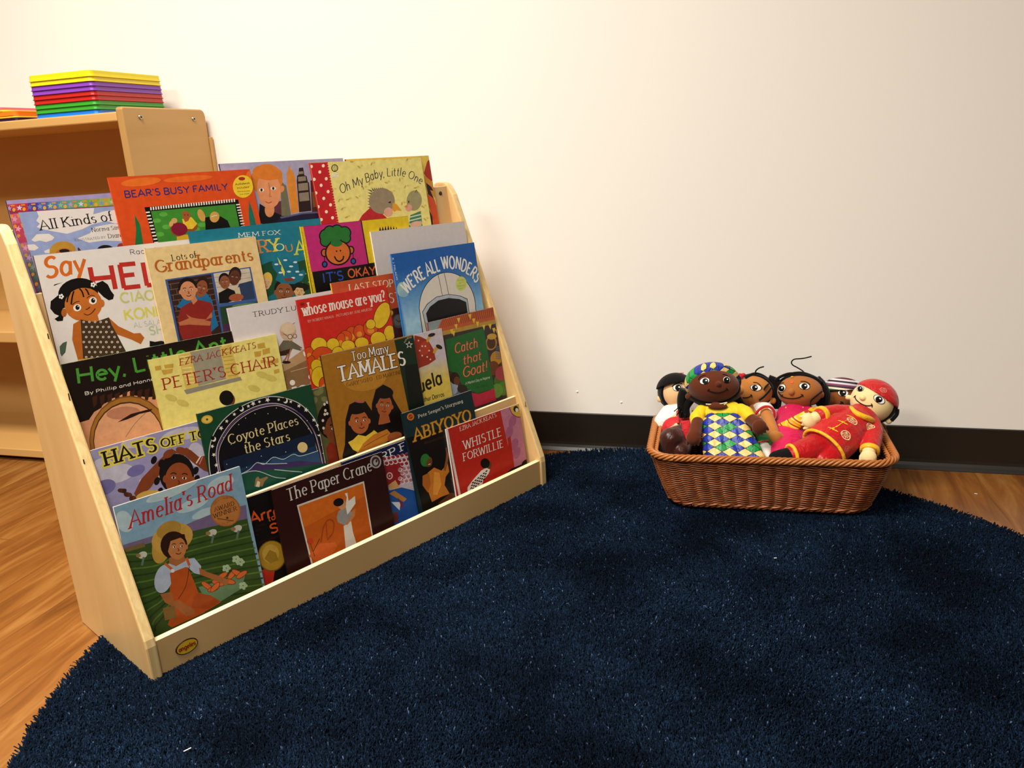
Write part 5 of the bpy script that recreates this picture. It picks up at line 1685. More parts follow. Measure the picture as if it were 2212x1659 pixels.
  (0,23,[610,769,736,702,925,773,922,889,850,803,692,801,613,956,572,940]),
  (0,29,[353,1780,535,1815,523,2023,341,1986]),
  (3, 30, [157, 389, 1847, 337], 24.5, 'serifi', "Amelia's Road"),
  (1,31,[1656,642,257,38,-3,266],24),
  (1,32,[1656,642,233,35,-3,242],24),
  (3, 33, [1473, 594, 1827, 597], 6.7, 'serif', 'AWARD'),
  (3, 33, [1437, 691, 1852, 694], 6.7, 'serif', 'WINNER'),
  (0,33,[1665,737,1668,759,1689,767,1669,774,1670,796,1655,778,1635,783,1645,766,1632,747,1653,753]),
  (3, 34, [1495, 482, 1616, 432, 1840, 480], 3.1, 'sans', 'LEE & LOW BOOKS'),
  (3, 34, [1551, 839, 1759, 854], 2.8, 'sans', 'by Bebe'),
  (2,33,[1492,716,1747,849],0.94)]),
'arrow': (1, [0.2098, 0.001, 0.2, 0.1938, -0.024, 0.0052], 788746, 11041100,
 [13389340, 3807252, 11020312, 6966288, 10517024, 11833402, 9071132],
 [(3, 0, [128, 457, 899, 484], 18.0, 'sansb', 'Arrow'),
  (3, 0, [452, 523, 862, 541], 9.3, 'sansb', 'to the'),
  (3, 0, [437, 743, 964, 783], 15.7, 'sansb', 'Sun'),
  (3, 1, [145, 541, 378, 553], 3.7, 'sans', 'A Pueblo'),
  (3, 1, [130, 612, 301, 621], 3.7, 'sans', 'Indian'),
  (3, 1, [115, 683, 225, 688], 3.7, 'sans', 'tale'),
  (3, 1, [100, 754, 150, 755], 3.7, 'sans', 'by'),
  (3, 1, [85, 826, 597, 863], 3.7, 'sans', 'GERALD MC DERMOTT'),
  (0,2,[152,1293,409,1339,186,1934,4,1934,4,1468]),
  (1,3,[391,1131,249,124,-83,252],24),
  (1,4,[392,1127,231,115,-78,236],24),
  (1,5,[377,1084,146,72,-50,150],24),
  (0,6,[247,1125,368,1011,472,1097,490,1244,341,1254])]),
'crane': (1, [0.2666, 0.002, 0.237, 0.194, -0.024, 0.0144], 2755338, 1837063,
 [12894392, 13156532, 11949074, 13001240, 13617338, 9407624, 12614218, 14210248, 13142616, 1313804, 10238996, 13393958, 12074008, 4860436, 10524824, 3810340],
 [(3, 0, [270, 288, 2097, 285], 21.1, 'serif', 'The Paper Crane'),
  (0,1,[415,411,1862,427,1849,1486,1836,1936,494,1936]),
  (0,2,[444,444,1832,457,1821,1476,1807,1936,528,1936]),
  (0,3,[444,444,1832,457,1827,708,1249,758,483,845]),
  (0,4,[1260,1102,1436,1067,1433,1288,1461,1497,1398,1936,1337,1936,1177,1908,1224,1481]),
  (0,5,[1151,893,1213,794,1357,771,1496,916,1436,1067,1289,1100,1158,993]),
  (0,6,[1291,1089,1455,976,1503,882,1577,870,1535,1004,1343,1108]),
  (0,7,[1409,521,1464,526,1459,683,1611,636,1596,778,1479,861,1381,925,1375,752,1434,602]),
  (1,8,[1309,706,81,36,-28,82],24),
  (1,9,[1246,636,110,7,10,77],24),
  (2,10,[744,1226,849,978,977,880,1069,961,1019,1136,877,1229],2.95),
  (2,10,[913,929,882,1206],1.98),
  (0,11,[449,1376,714,1239,1019,1330,1056,1417,926,1514,600,1531]),
  (1,12,[541,1126,68,26,-13,62],12),
  (2,13,[531,1170,570,1423],1.21),
  (2,13,[733,1150,564,1325],1.23),
  (1,14,[2196,148,126,27,-10,126],24),
  (1,15,[2196,148,94,20,-8,97],24),
  (1,14,[2194,158,56,17,-13,61],12),
  (1,15,[2216,139,23,7,-6,28],12)]),
'carp': (1, [0.4183, 0.0004, 0.25, 0.1946, -0.014, 0.0052], 1723544, 1055808,
 [989760, 14473424, 12103352, 9182244, 14207176, 9445418, 11038842, 14204080, 13672592, 13146714, 11039802, 13159640, 8002600, 6957616],
 [(0,0,[1580,4,1679,320,1568,330,874,267,4,215,4,4]),
  (3, 1, [125, 269, 907, 235, 1603, 167, 3198, 129], 14.1, 'serifb', 'A CARP FOR KIMIKO'),
  (0,2,[874,267,1137,242,1568,330,1946,622,1839,1121,1520,1058,1232,896,926,858]),
  (1,3,[1092,570,256,130,-118,234],24),
  (1,4,[959,230,50,15,-9,42],12),
  (1,5,[950,221,38,12,-7,32],12),
  (1,4,[989,328,51,16,-9,42],12),
  (1,5,[980,319,39,12,-7,32],12),
  (1,4,[1063,245,51,16,-9,42],12),
  (1,5,[1055,236,39,12,-7,32],12),
  (1,4,[1094,344,51,16,-9,42],12),
  (1,5,[1085,335,39,12,-7,32],12),
  (1,4,[1169,260,51,16,-9,42],12),
  (1,5,[1160,251,39,12,-7,32],12),
  (1,4,[1200,360,52,16,-9,42],12),
  (1,5,[1191,351,39,12,-7,32],12),
  (1,4,[1276,276,52,16,-9,42],12),
  (1,5,[1267,267,40,12,-7,32],12),
  (1,4,[1307,376,52,16,-9,42],12),
  (1,5,[1298,366,40,12,-7,32],12),
  (1,4,[1270,545,52,17,-9,42],12),
  (1,6,[1262,536,40,13,-7,32],12),
  (1,4,[1234,715,52,17,-9,42],12),
  (1,6,[1225,705,40,13,-7,32],12),
  (1,4,[1383,291,52,16,-9,42],12),
  (1,5,[1375,282,40,12,-7,32],12),
  (1,4,[1415,392,53,16,-9,43],12),
  (1,5,[1406,383,40,12,-7,32],12),
  (1,4,[1347,461,52,16,-9,42],12),
  (1,5,[1338,452,40,12,-7,32],12),
  (1,4,[1378,562,53,17,-9,43],12),
  (1,6,[1370,553,40,13,-7,32],12),
  (1,4,[1310,631,52,17,-9,42],12),
  (1,6,[1301,622,40,13,-7,32],12),
  (1,4,[1342,732,53,17,-9,43],12),
  (1,6,[1333,723,40,13,-7,32],12),
  (1,4,[1273,801,52,17,-9,43],12),
  (1,6,[1265,792,40,13,-7,32],12),
  (1,4,[1492,307,53,16,-9,43],12),
  (1,5,[1483,298,40,12,-7,32],12),
  (1,4,[1524,408,53,16,-9,43],12),
  (1,5,[1515,399,40,12,-7,33],12),
  (1,4,[1455,478,53,16,-9,43],12),
  (1,5,[1447,469,40,13,-7,32],12),
  (1,4,[1487,579,53,17,-9,43],12),
  (1,6,[1479,570,40,13,-7,33],12),
  (1,4,[1419,649,53,17,-9,43],12),
  (1,6,[1410,639,40,13,-7,33],12),
  (1,4,[1450,750,53,17,-9,43],12),
  (1,6,[1442,741,40,13,-7,33],12),
  (1,4,[1382,819,53,17,-9,43],12),
  (1,6,[1373,810,40,13,-7,33],12),
  (1,4,[1602,323,54,16,-9,43],12),
  (1,5,[1593,314,41,12,-7,33],12),
  (1,4,[1634,424,54,16,-9,43],12),
  (1,5,[1625,415,41,13,-7,33],12),
  (1,4,[1565,494,53,17,-9,43],12),
  (1,5,[1556,485,41,13,-7,33],12),
  (1,4,[1597,596,54,17,-9,43],12),
  (1,6,[1589,587,41,13,-7,33],12),
  (1,4,[1528,666,53,17,-9,43],12),
  (1,6,[1519,657,41,13,-7,33],12),
  (1,4,[1560,768,54,17,-9,43],12),
  (1,6,[1552,759,41,13,-7,33],12),
  (1,4,[1491,838,53,17,-9,43],12),
  (1,6,[1482,828,41,13,-7,33],12),
  (1,4,[1713,339,54,16,-9,43],12),
  (1,5,[1704,330,41,12,-7,33],12),
  (1,4,[1746,441,54,17,-9,43],12),
  (1,5,[1737,432,41,13,-7,33],12),
  (1,4,[1676,511,54,17,-9,43],12),
  (1,5,[1667,502,41,13,-7,33],12),
  (1,4,[1709,614,54,17,-9,43],12),
  (1,6,[1700,604,41,13,-7,33],12),
  (1,4,[1639,684,54,17,-9,43],12),
  (1,6,[1630,674,41,13,-7,33],12),
  (1,4,[1671,787,54,17,-9,43],12),
  (1,6,[1663,777,41,13,-7,33],12),
  (1,4,[1602,856,54,18,-9,43],12),
  (1,6,[1593,847,41,13,-7,33],12),
  (1,7,[998,582,73,24,-15,68],24),
  (1,3,[998,582,48,16,-10,48],12),
  (1,8,[998,582,22,7,-4,20],12),
  (0,9,[923,750,1115,706,1182,879,978,854]),
  (0,10,[913,917,1047,898,1308,1161,1220,1197]),
  (0,11,[927,1094,1026,1237,1087,1324,1146,1171]),
  (0,12,[1094,1044,1207,1257,1145,1301]),
  (0,13,[903,1323,1033,1326,1014,1537,868,1484])]),
'abiyoyo': (1, [0.5694, 0.0527, 0.1904, 0.2492, -0.0062, 0.0098], 928304, 662560,
 [789002, 13682868, 6962192, 13144618, 4860956, 13399078, 9058836, 12612132, 11034142, 14192436, 9063972, 6961692, 2781228, 14735560, 5911064, 4859924],
 [(0,0,[7,504,1070,570,1900,740,1900,2488,119,2488]),
  (3, 1, [392, 199, 1624, 193], 6.5, 'serifb', "Pete Seeger's Storysong"),
  (3, 3, [197, 621, 1782, 622], 23.7, 'serifb', 'ABIYOYO', [2, 2.09]),
  (3, 4, [424, 754, 1410, 781], 4.7, 'serif', 'Illustrated by Michael Hays'),
  (1,5,[203,119,87,24,-16,73],24),
  (1,6,[203,119,56,15,-11,49],12),
  (2,5,[165,124,248,112],1.41),
  (0,7,[382,1342,564,1290,737,1414,933,1319,937,1502,818,1576,753,1736,852,1953,621,1941,358,1960,304,1695]),
  (0,8,[238,1361,409,1351,410,1597,295,1736,197,1547]),
  (0,9,[545,1373,674,1438,677,1688,523,1861,417,1824]),
  (2,10,[819,1440,915,1268,980,1107],6.54),
  (2,10,[953,1098,963,988],2.52),
  (2,10,[986,1109,1023,1018],2.27),
  (1,11,[444,1129,95,47,-49,93],24),
  (1,12,[372,1073,113,45,-44,122],24),
  (1,11,[465,1158,70,35,-37,71],24),
  (2,13,[431,1185,487,1189],1.46),
  (0,14,[512,2038,884,1942,1130,2050,1041,2181,536,2321]),
  (0,15,[950,1643,1066,1659,1098,1923,977,1928])]),
'whistle': (1, [0.6696, -0.0079, 0.2204, 0.185, -0.0217, 0.0144], 12068378, 14472396,
 [12548240, 11034750, 12068378, 14199860, 1314828, 14736592, 8006176, 14997704, 15261908, 14998740, 1709076, 6961692, 985866, 1051660, 14472396, 3811880],
 [(0,0,[1609,14,2032,4,2200,4,2200,1846,1796,1846,1764,1336,1677,753,1632,310]),
  (1,1,[1787,543,100,52,-83,115],24),
  (1,1,[1893,862,101,53,-84,115],24),
  (1,1,[1921,1065,102,54,-84,115],24),
  (1,1,[1930,340,101,51,-84,116],24),
  (0,2,[1695,662,1801,643,1787,1392,1685,1385]),
  (0,3,[1912,5,1945,4,2200,4,2200,294,2083,259,1966,157]),
  (1,4,[2089,92,79,20,-14,69],12),
  (1,5,[2111,122,46,12,-9,46],12),
  (2,6,[1893,14,1948,165,2081,271,2196,311],1.41),
  (3, 7, [365, 137, 1469, 106], 8.3, 'serif', 'EZRA JACK KEATS'),
  (3, 8, [402, 548, 1550, 554], 18.2, 'serif', 'WHISTLE'),
  (3, 8, [336, 780, 1551, 813], 15.9, 'serif', 'FORWILLIE'),
  (0,9,[333,1360,509,1254,785,1130,948,1110,1045,1187,981,1262,804,1348,752,1449,856,1846,234,1846]),
  (0,10,[469,1299,521,1288,534,1316,482,1327]),
  (0,10,[434,1349,486,1337,499,1365,447,1376]),
  (0,10,[399,1398,451,1387,464,1414,412,1425]),
  (0,10,[365,1447,416,1436,429,1464,378,1475]),
  (0,10,[554,1275,607,1264,620,1292,567,1303]),
  (0,10,[519,1325,572,1314,585,1341,532,1353]),
  (0,10,[485,1374,537,1363,550,1391,498,1402]),
  (0,10,[450,1424,502,1413,515,1440,463,1451]),
  (0,10,[640,1251,693,1240,706,1268,654,1279]),
  (0,10,[605,1301,658,1290,671,1317,618,1329]),
  (0,10,[570,1351,623,1339,636,1367,583,1378]),
  (0,10,[535,1400,587,1389,601,1417,548,1428]),
  (0,10,[727,1227,780,1216,793,1243,740,1255]),
  (0,10,[692,1277,745,1266,758,1293,705,1305]),
  (0,10,[656,1327,709,1316,722,1343,670,1355]),
  (0,10,[621,1377,674,1365,687,1393,634,1404]),
  (0,10,[814,1203,868,1191,881,1219,828,1231]),
  (0,10,[779,1253,832,1241,845,1269,792,1281]),
  (0,10,[743,1303,796,1291,810,1319,757,1331]),
  (0,10,[708,1353,761,1341,774,1369,721,1381]),
  (0,10,[902,1178,956,1167,969,1195,916,1206]),
  (0,10,[866,1229,920,1217,933,1245,880,1256]),
  (0,10,[831,1279,884,1267,898,1295,844,1307]),
  (0,10,[795,1329,848,1317,862,1345,809,1357]),
  (1,11,[1035,1077,75,35,-38,72],24),
  (1,12,[930,1010,133,40,-22,106],24),
  (0,13,[2200,1394,2178,1401,2148,1407,2117,1409,2088,1408,2062,1402,2042,1393,2029,1382,2024,1368,2027,1354,2037,1339,2055,1325,2079,1313,2107,1304,2138,1298,2169,1296,2198,1297,2200,1298]),
  (0,13,[1440,1430,1690,1362,2105,1366,2200,1372,2200,1694,1717,1737]),
  (0,14,[33,4,47,10,121,1475,58,1463,4,315,4,4]),
  (3, 15, [0, 144, 57, 1087], 1.7, 'sans', 'WHISTLE FOR WILLIE')]),
}

BOOKS = [
('allkinds', 'lavender picture book bordered with tiny star people, upper left of the rack'),
('city', 'lavender picture book with an orange tower and a face, behind the orange book'),
('dragon', 'mostly hidden mustard yellow book with red and orange shapes behind the spotted-spine book'),
('bears', 'orange picture book with blue title and a black-and-white striped green picture'),
('baby', 'pale yellow picture book with white-spotted red spine strip and two birds'),
('hello', 'white picture book with giant red letters and a girl in a brown dress'),
('whoever', 'teal picture book with yellow letters and a cloud-patterned blue hat'),
('grand', 'cream picture book with orange title and blue-framed photos of two families'),
('okay', 'pink, yellow and black picture book with a green-haired smiling face'),
('white', 'plain blank white book near the right end of the second row'),
('ant', 'dark brown picture book with green handwritten title and a big round lens'),
('trudy', 'white picture book with a small boy in glasses crouching on brown ground'),
('laststop', 'rust red book with yellow spine peeking out above the flowery red book'),
('peter', 'pale yellow picture book with red title and a grey window'),
('mouse', 'bright red picture book with white title over yellow and orange flowers'),
('wonders', 'blue picture book with white arched title over a white dome shape'),
('hats', 'lilac picture book with yellow-edged black title and a child holding her hair'),
('beads', 'narrow glimpse of a book with a child in white beads between two covers'),
('goat', 'market-scene picture book with orange lettering on a green poster'),
('coyote', 'dark green picture book with a starry night arch and cream title'),
('abuela', 'pale book with a dotted red skirt, partly hidden beside the ochre book'),
('tamales', 'ochre picture book with white title and two dark-haired girls'),
('arrow', 'black picture book with orange lettering and a gold medal'),
('carp', 'blue picture book with a red and white scaled fish in the bottom row'),
('amelia', 'picture book with a straw-hatted child in orange overalls in a green field'),
('abiyoyo', 'dark teal picture book with gold title and a man in a green hat'),
('crane', 'dark maroon picture book with pale title and an orange framed picture'),
('whistle', 'red and pink picture book with white title, right end of the bottom row')]
M_cut = mat('cover_board_edge', '#e6dfd2', .7, .2); M_page = mat('book_pages', '#e4dac6', .8, .2); GROUP = 'picture books on the display rack'
_mc = {}
def pmat(c):
    if c not in _mc:
        m = mat('printed_ink', c, .42, .28); nz = N(m, 'ShaderNodeTexNoise'); nz.inputs['Scale'].default_value = 90; nz.inputs['Detail'].default_value = 4; L(m, coords(m), nz.inputs['Vector'])
        r = ramp(m, [(.3, (.88, .88, .88, 1)), (.7, (1.08, 1.08, 1.08, 1))]); L(m, nz.outputs['Fac'], r.inputs[0])
        q = N(m, 'ShaderNodeMix', data_type='RGBA', blend_type='MULTIPLY'); q.inputs[0].default_value = .9 if max(lin(c)[:3])+min(lin(c)[:3]) < 1.1 else .3; q.inputs[6].default_value = lin(c); L(m, r.outputs[0], q.inputs[7]); L(m, q.outputs[2], bsdf(m).inputs['Base Color']); _mc[c] = m
    return _mc[c]
def make_book(key, label):
    k, (bx, bv, w, h, ang, off), cover, spine, pal, ops = BOOK_DATA[key]
    y, z = PANEL[k]; y -= off
    ct, stt = math.cos(TAU), math.sin(TAU)
    vup = Vector((0, stt, ct)); n = Vector((0, -ct, stt)); ex = Vector((1, 0, 0))
    top = Vector((bx, y, z))+vup*bv; ca, sa = math.cos(ang), math.sin(ang)
    e1 = ex*ca+vup*sa; e2 = vup*ca-ex*sa
    o_ = top-e2*h; Mx = Matrix(((e1.x, e2.x, n.x, o_.x), (e1.y, e2.y, n.y, o_.y), (e1.z, e2.z, n.z, o_.z), (0, 0, 0, 1)))
    b = thing('picture_book', label, 'book', group=GROUP); b.matrix_world = RACK @ Mx
    th = .0040; ct_ = .0007
    bm = bmesh.new(); span(bm, (0, 0, -ct_), (w, h, 0)); span(bm, (0, 0, -th), (w, h, -th+ct_)); box(bm, (.0006, h/2, -th/2), (.0012, h, th-.0002))
    o = obj('cover', bm, [pmat(cover), pmat(spine), M_cut], b)
    for p in o.data.polygons:
        c = p.center
        if c.x < .0013 and abs(p.normal.x) > .5: p.material_index = 1
        if p.center.z < -th/2: p.material_index = 1
        if abs(p.normal.z) < .5 and p.center.z > -ct_*1.01 and p.center.x > .0001: p.material_index = 2
    bm = bmesh.new(); span(bm, (.0014, .0025, -th+ct_+.0001), (w-.0025, h-.0025, -ct_-.0001)); obj('pages', bm, M_page, b)
    placed = []
    parts = {'cover_picture': ([], [], [], []), 'lettering': ([], [], [], [])}
    def lay(part, polys, grid=False):
        xs = [q[0] for pl, c in polys for q in pl]; ys = [q[1] for pl, c in polys for q in pl]
        bb = (min(xs), min(ys), max(xs), max(ys))
        lv = 1+max([l for l, o2 in placed if bb[0] < o2[2] and bb[2] > o2[0] and bb[1] < o2[3] and bb[3] > o2[1]], default=0); placed.append((lv, bb))
        V, F, MI, used = parts[part]
        for i, (pl, c) in enumerate(polys):
            if c not in used: used.append(c)
            i0 = len(V); zz = .00005+lv*.000009
            for q in pl: V.append((min(max(q[0], .3), w*1000-.3)/1000, h-min(max(q[1], .3), h*1000-.3)/1000, zz))
            F.append(list(range(i0, i0+len(pl)))); MI.append(used.index(c))
    for op in ops:
        t, c, q = op[0], pal[op[1]], [v/10 for v in op[2]]
        if t == 3:
            ss = text_strokes(op[5], list(zip(q[::2], q[1::2])), op[3], op[4])
            if len(op) > 6:
                for P, ws in ss: lay('lettering', [(f, pal[op[6][0]]) for f in ribbon(P, ws, op[6][1]/2)])
            for P, ws in ss: lay('lettering', [(f, c) for f in ribbon(P, ws)])
        elif t == 0: lay('cover_picture', [(list(zip(q[::2], q[1::2])), c)])
        elif t == 1: lay('cover_picture', [([(q[0]+q[2]*math.cos(a)+q[4]*math.sin(a), q[1]+q[3]*math.cos(a)+q[5]*math.sin(a)) for a in [2*math.pi*i/op[3] for i in range(op[3])]], c)])
        elif t == 2:
            P = list(zip(q[::2], q[1::2]))
            if len(P) > 2: P = [(v.x, v.y) for v in smooth_path([(p[0], p[1], 0) for p in P], 5)]
            lay('cover_picture', [(f, c) for f in ribbon(P, [op[3]]*len(P))])
    for part, (V, F, MI, used) in parts.items():
        if F: raw(part, V, F, [pmat(c) for c in used], b, mi=MI)
    return b
for key, label in BOOKS: make_book(key, label)
# lettering on the rack's badge
V, F = [], []
for P, ws in text_strokes('angeles', [(-13.4, 2.9), (13.4, 2.9)], 7.2, 'sansb'):
    for f in ribbon(P, ws):
        i0 = len(V); V += [(.0605+p[0]/1000, PANEL[0][0]-.0019, .0385-p[1]/1000) for p in f]; F.append([i0, i0+1, i0+2, i0+3])
raw('badge_lettering', V, F, mat('logo_red', '#8e1414', .35, .4), badge)
# ------------------------------------------------------------------ tan shelf unit and its trays
M_maple = wood('maple_laminate', '#cda062', '#c29452', (1.2, 1.2, 9), .42)
M_maple_edge = wood('maple_edge', '#b48a50', '#a47a42', (40, 40, 2), .5)
XR, YF, YB = -1.391, 1.594, 1.889
unit = thing('shelf_unit', 'low tan wooden shelf unit against the wall behind the book rack', 'shelf unit', (-2.0, 1.74, 0))
def uspan(name, a, b, m=M_maple, bev=.0015):
    bm = bmesh.new(); span(bm, a, b, bev); bm.transform(Matrix.Translation((2.0, -1.74, 0))); return obj(name, bm, m, unit)
for xo in (XR, -2.61+.018):
    bm = bmesh.new(); r = .016
    poly = [(YF, 0), (YF, .884), (YF+.002, .8885), (YF+.006, .890), (YB-r, .890)]+[(YB-r+r*math.sin(a), .890-r+r*math.cos(a)) for a in (.4, .8, 1.2)]+[(YB, .890-r), (YB, 0)]
    prism(bm, poly, xo-.018, xo, .003); bm.transform(Matrix.Translation((2.0, -1.74, 0)))
    sp = obj('side_panel', bm, [M_maple, M_maple_edge], unit)
    for p in sp.data.polygons:
        if abs(p.normal.x) < .6: p.material_index = 1
    if xo == XR:
        for px, py in ((303, 253), (418, 257)):
            d = FWD+RGT*((px-1106)/FPX)-UPV*((py-829.5)/FPX); q = CAM+d*((XR-CAM.x)/d.x)
            bm = bmesh.new(); bmesh.ops.create_cone(bm, cap_ends=True, segments=20, radius1=.0062, radius2=.0052, depth=.003, matrix=Matrix.Translation((XR+.0012+2.0, q.y-1.74, q.z)) @ Matrix.Rotation(math.pi/2, 4, 'Y'))
            s_ = obj('screw', bm, M_steel, sp)
            bm = bmesh.new(); bmesh.ops.create_cone(bm, cap_ends=True, segments=6, radius1=.0022, radius2=.0022, depth=.0012, matrix=Matrix.Translation((XR+.0028+2.0, q.y-1.74, q.z)) @ Matrix.Rotation(math.pi/2, 4, 'Y'))
            obj('screw_socket', bm, M_dark, sp)
xl, xr = -2.592, XR-.018
uspan('top_shelf', (xl, YF+.001, .859), (xr, YB-.0118, .880), [M_maple], .003)
uspan('middle_shelf', (xl, YF+.004, .336), (xr, YB-.012, .366), [M_maple], .003)
uspan('bottom_shelf', (xl, YF+.004, .014), (xr, YB-.012, .036), [M_maple], .002)
uspan('back_panel', (xl, YB-.0115, .015), (xr, YB, .866), [M_maple])
uspan('back_rail', (-2.613, YB+.0004, .015), (XR+.005, YB+.0105, .822), [M_maple])
def tray(x0, x1, y0, y1, z0, h, m, label, flare=.0022, r=.014, group='plastic trays stacked on the tan shelf'):
    def ring(ins):
        P = []
        for cx, cy, a0 in ((x1-r, y0+r, -90), (x1-r, y1-r, 0), (x0+r, y1-r, 90), (x0+r, y0+r, 180)):
            for i in range(7): a = math.radians(a0+15*i); P.append((cx+(r-ins)*math.cos(a), cy+(r-ins)*math.sin(a)))
        return P
    cx, cy = (x0+x1)/2, (y0+y1)/2; V, F = [], []; n = 28
    rim_h = .0016
    prof = [(.006, 0), (.0004, 0), (0, .0004), (0, rim_h), (flare*.7, rim_h+.0004), (flare, h*.5), (flare+.0003, h-.0009), (flare+.0012, h-.0001), (flare+.006, h-.0001)]
    for ins, z in prof: V += [(p[0]-cx, p[1]-cy, z) for p in ring(ins)]
    for k in range(len(prof)-1):
        for i in range(n): F.append((k*n+i, k*n+(i+1) % n, (k+1)*n+(i+1) % n, (k+1)*n+i))
    F.append(tuple(range(n))[::-1]); F.append(tuple(range((len(prof)-1)*n, len(prof)*n)))
    o = raw('plastic_tray', V, F, m, smooth=False); o.location = (cx, cy, z0); tag(o, label, 'tray', group); return o
P_ = {c: mat('plastic_'+c, h, .28, .5) for c, h in dict(blue='#1a74d8', green='#38992a', red='#b8221a', purple='#8440b0', yellow='#e6d21a', plum='#2a1030', amber='#f2b32c', orange='#f0781c', pink='#f0687c').items()}
lay = [('blue', .0101, 'blue plastic tray, bottom of the tall stack on the tan shelf'), ('green', .0101, 'lower green plastic tray, resting on the blue one'), ('green', .0101, 'upper green plastic tray, directly under the red ones'),
       ('red', .0101, 'lower red plastic tray, resting on the green ones'), ('red', .0101, 'upper red plastic tray, directly under the purple ones'), ('purple', .0101, 'lower purple plastic tray, resting on the red ones'),
       ('purple', .0101, 'upper purple plastic tray, directly under the yellow ones'), ('yellow', .0101, 'lower yellow plastic tray, second from the top of the tall stack'), ('yellow', .0142, 'deeper yellow plastic tray, topmost of the tall stack')]
z = .8802
for c, h, lb in lay: tray(-1.662, -1.474, 1.612, 1.853, z, h, P_[c], lb); z += h+.0001
for c, x1, z, h, lb in (('plum', -1.722, .8802, .0082, 'dark plum plastic tray, bottom of the low stack at the left edge'), ('amber', -1.7235, .8886, .0045, 'thin amber plastic tray between the plum and orange ones'), ('orange', -1.725, .8933, .0108, 'orange plastic tray left of the tall rainbow stack'), ('yellow', -1.757, .9043, .0038, 'thin yellow lid on top of the orange tray'), ('pink', -1.771, .9083, .0070, 'pink lid at the very left edge on top of the thin yellow lid')):
    tray(x1-.19, x1, 1.622, 1.858, z, h, P_[c], lb, .001, .012, 'low stack of trays at the left edge')
# ------------------------------------------------------------------ round navy rug
RC = Vector((-.192, 1.045)); RR = .842
def rug_r(th): return RR+.012*math.cos(2*th)-.012*math.sin(2*th)
def lift(x, y, z):
    lim = 1.862; yy = y; e = 0.0
    k = np.clip(y-(lim-.05), 0, None)
    yy = np.where(k > 0, lim-.05+.05*(1-np.exp(-k/.05)), y); e = np.clip(y-yy, 0, None)*.75
    return x, yy, z+e
M_rug = mat('rug_pile', '#0e1a38', .95, .06, .0)
at_ = N(M_rug, 'ShaderNodeAttribute'); at_.attribute_name = 'tint'
rr_ = ramp(M_rug, [(0, '#03070e'), (.5, '#0b1726'), (.9, '#182941'), (1, '#465674')]); L(M_rug, at_.outputs['Fac'], rr_.inputs[0])
nz = N(M_rug, 'ShaderNodeTexNoise'); nz.inputs['Scale'].default_value = 5.5; nz.inputs['Detail'].default_value = 4; L(M_rug, coords(M_rug), nz.inputs['Vector'])
r3 = ramp(M_rug, [(.36, (.45, .45, .47, 1)), (.64, (1.45, 1.45, 1.45, 1))]); L(M_rug, nz.outputs['Fac'], r3.inputs[0])
mm = N(M_rug, 'ShaderNodeMix', data_type='RGBA', blend_type='MULTIPLY'); mm.inputs[0].default_value = 1; L(M_rug, rr_.outputs[0], mm.inputs[6]); L(M_rug, r3.outputs[0], mm.inputs[7]); L(M_rug, mm.outputs[2], bsdf(M_rug).inputs['Base Color'])
n = 96; V = []; F = []
for k, f in enumerate((0, .25, .5, .75, .9, .97, 1.0)):
    for i in range(n):
        t = 2*math.pi*i/n; q = rug_r(t)*f; x, y, z = lift(RC.x+q*math.cos(t), np.float64(RC.y+q*math.sin(t)), .006); V.append((x, float(y), float(z)))
for k in range(6):
    for i in range(n): F.append((k*n+i, k*n+(i+1) % n, (k+1)*n+(i+1) % n, (k+1)*n+i))
b0 = len(V)
for i in range(n):
    v = V[6*n+i]; V.append((v[0], v[1], max(.0005, v[2]-.0055)))
for i in range(n): F.append((6*n+i, 6*n+(i+1) % n, b0+(i+1) % n, b0+i))
F.append(tuple(range(b0, b0+n)))
rug = raw('round_rug', V, F, mat('rug_backing', '#0a1226', .95, .1)); tag(rug, 'round navy blue shag rug under the rack and the basket', 'rug')
NT = 520000
th = rng.uniform(0, 2*math.pi, NT); q = np.sqrt(rng.uniform(0, 1, NT)); rad = RR+.012*np.cos(2*th)-.012*np.sin(2*th)
x = RC.x+q*rad*np.cos(th); y = RC.y+q*rad*np.sin(th)
hgt = rng.uniform(.0065, .0105, NT); ed = np.clip((q-.985)/.015, 0, 1); lean = rng.normal(0, .0030, (NT, 2)); patch = np.stack([np.sin(x*9+2*np.sin(y*7)), np.cos(y*8+1.5*np.sin(x*6))], 1)*.0012
tipx = x+lean[:, 0]+patch[:, 0]+ed*np.cos(th)*.004; tipy = y+lean[:, 1]+patch[:, 1]+ed*np.sin(th)*.004
wd_ = rng.uniform(.0009, .0015, NT); a0 = rng.uniform(0, 2*math.pi, NT)
Vt = np.zeros((NT, 6, 3))
for k in range(3):
    aa = a0+k*2.0944
    bx, by, bz = lift(x+wd_*np.cos(aa), y+wd_*np.sin(aa), np.full(NT, .005)); Vt[:, k] = np.stack([bx, by, bz], 1)
    bx, by, bz = lift(tipx+wd_*.85*np.cos(aa+.5), tipy+wd_*.85*np.sin(aa+.5), .005+hgt); Vt[:, 3+k] = np.stack([bx, by, bz], 1)
base = np.arange(NT)[:, None]*6
fc = np.concatenate([base+np.array([[0, 1, 4, 3]]), base+np.array([[1, 2, 5, 4]]), base+np.array([[2, 0, 3, 5]])], 0)
tri = base+np.array([[3, 4, 5]])
me = bpy.data.meshes.new('rug_pile'); me.vertices.add(NT*6); me.vertices.foreach_set('co', Vt.ravel())
loops = np.concatenate([fc.ravel(), tri.ravel()]); me.loops.add(len(loops)); me.loops.foreach_set('vertex_index', loops.astype(np.int32))
nf = len(fc)+len(tri); me.polygons.add(nf); st = np.concatenate([np.arange(len(fc))*4, len(fc)*4+np.arange(len(tri))*3]); me.polygons.foreach_set('loop_start', st.astype(np.int32))
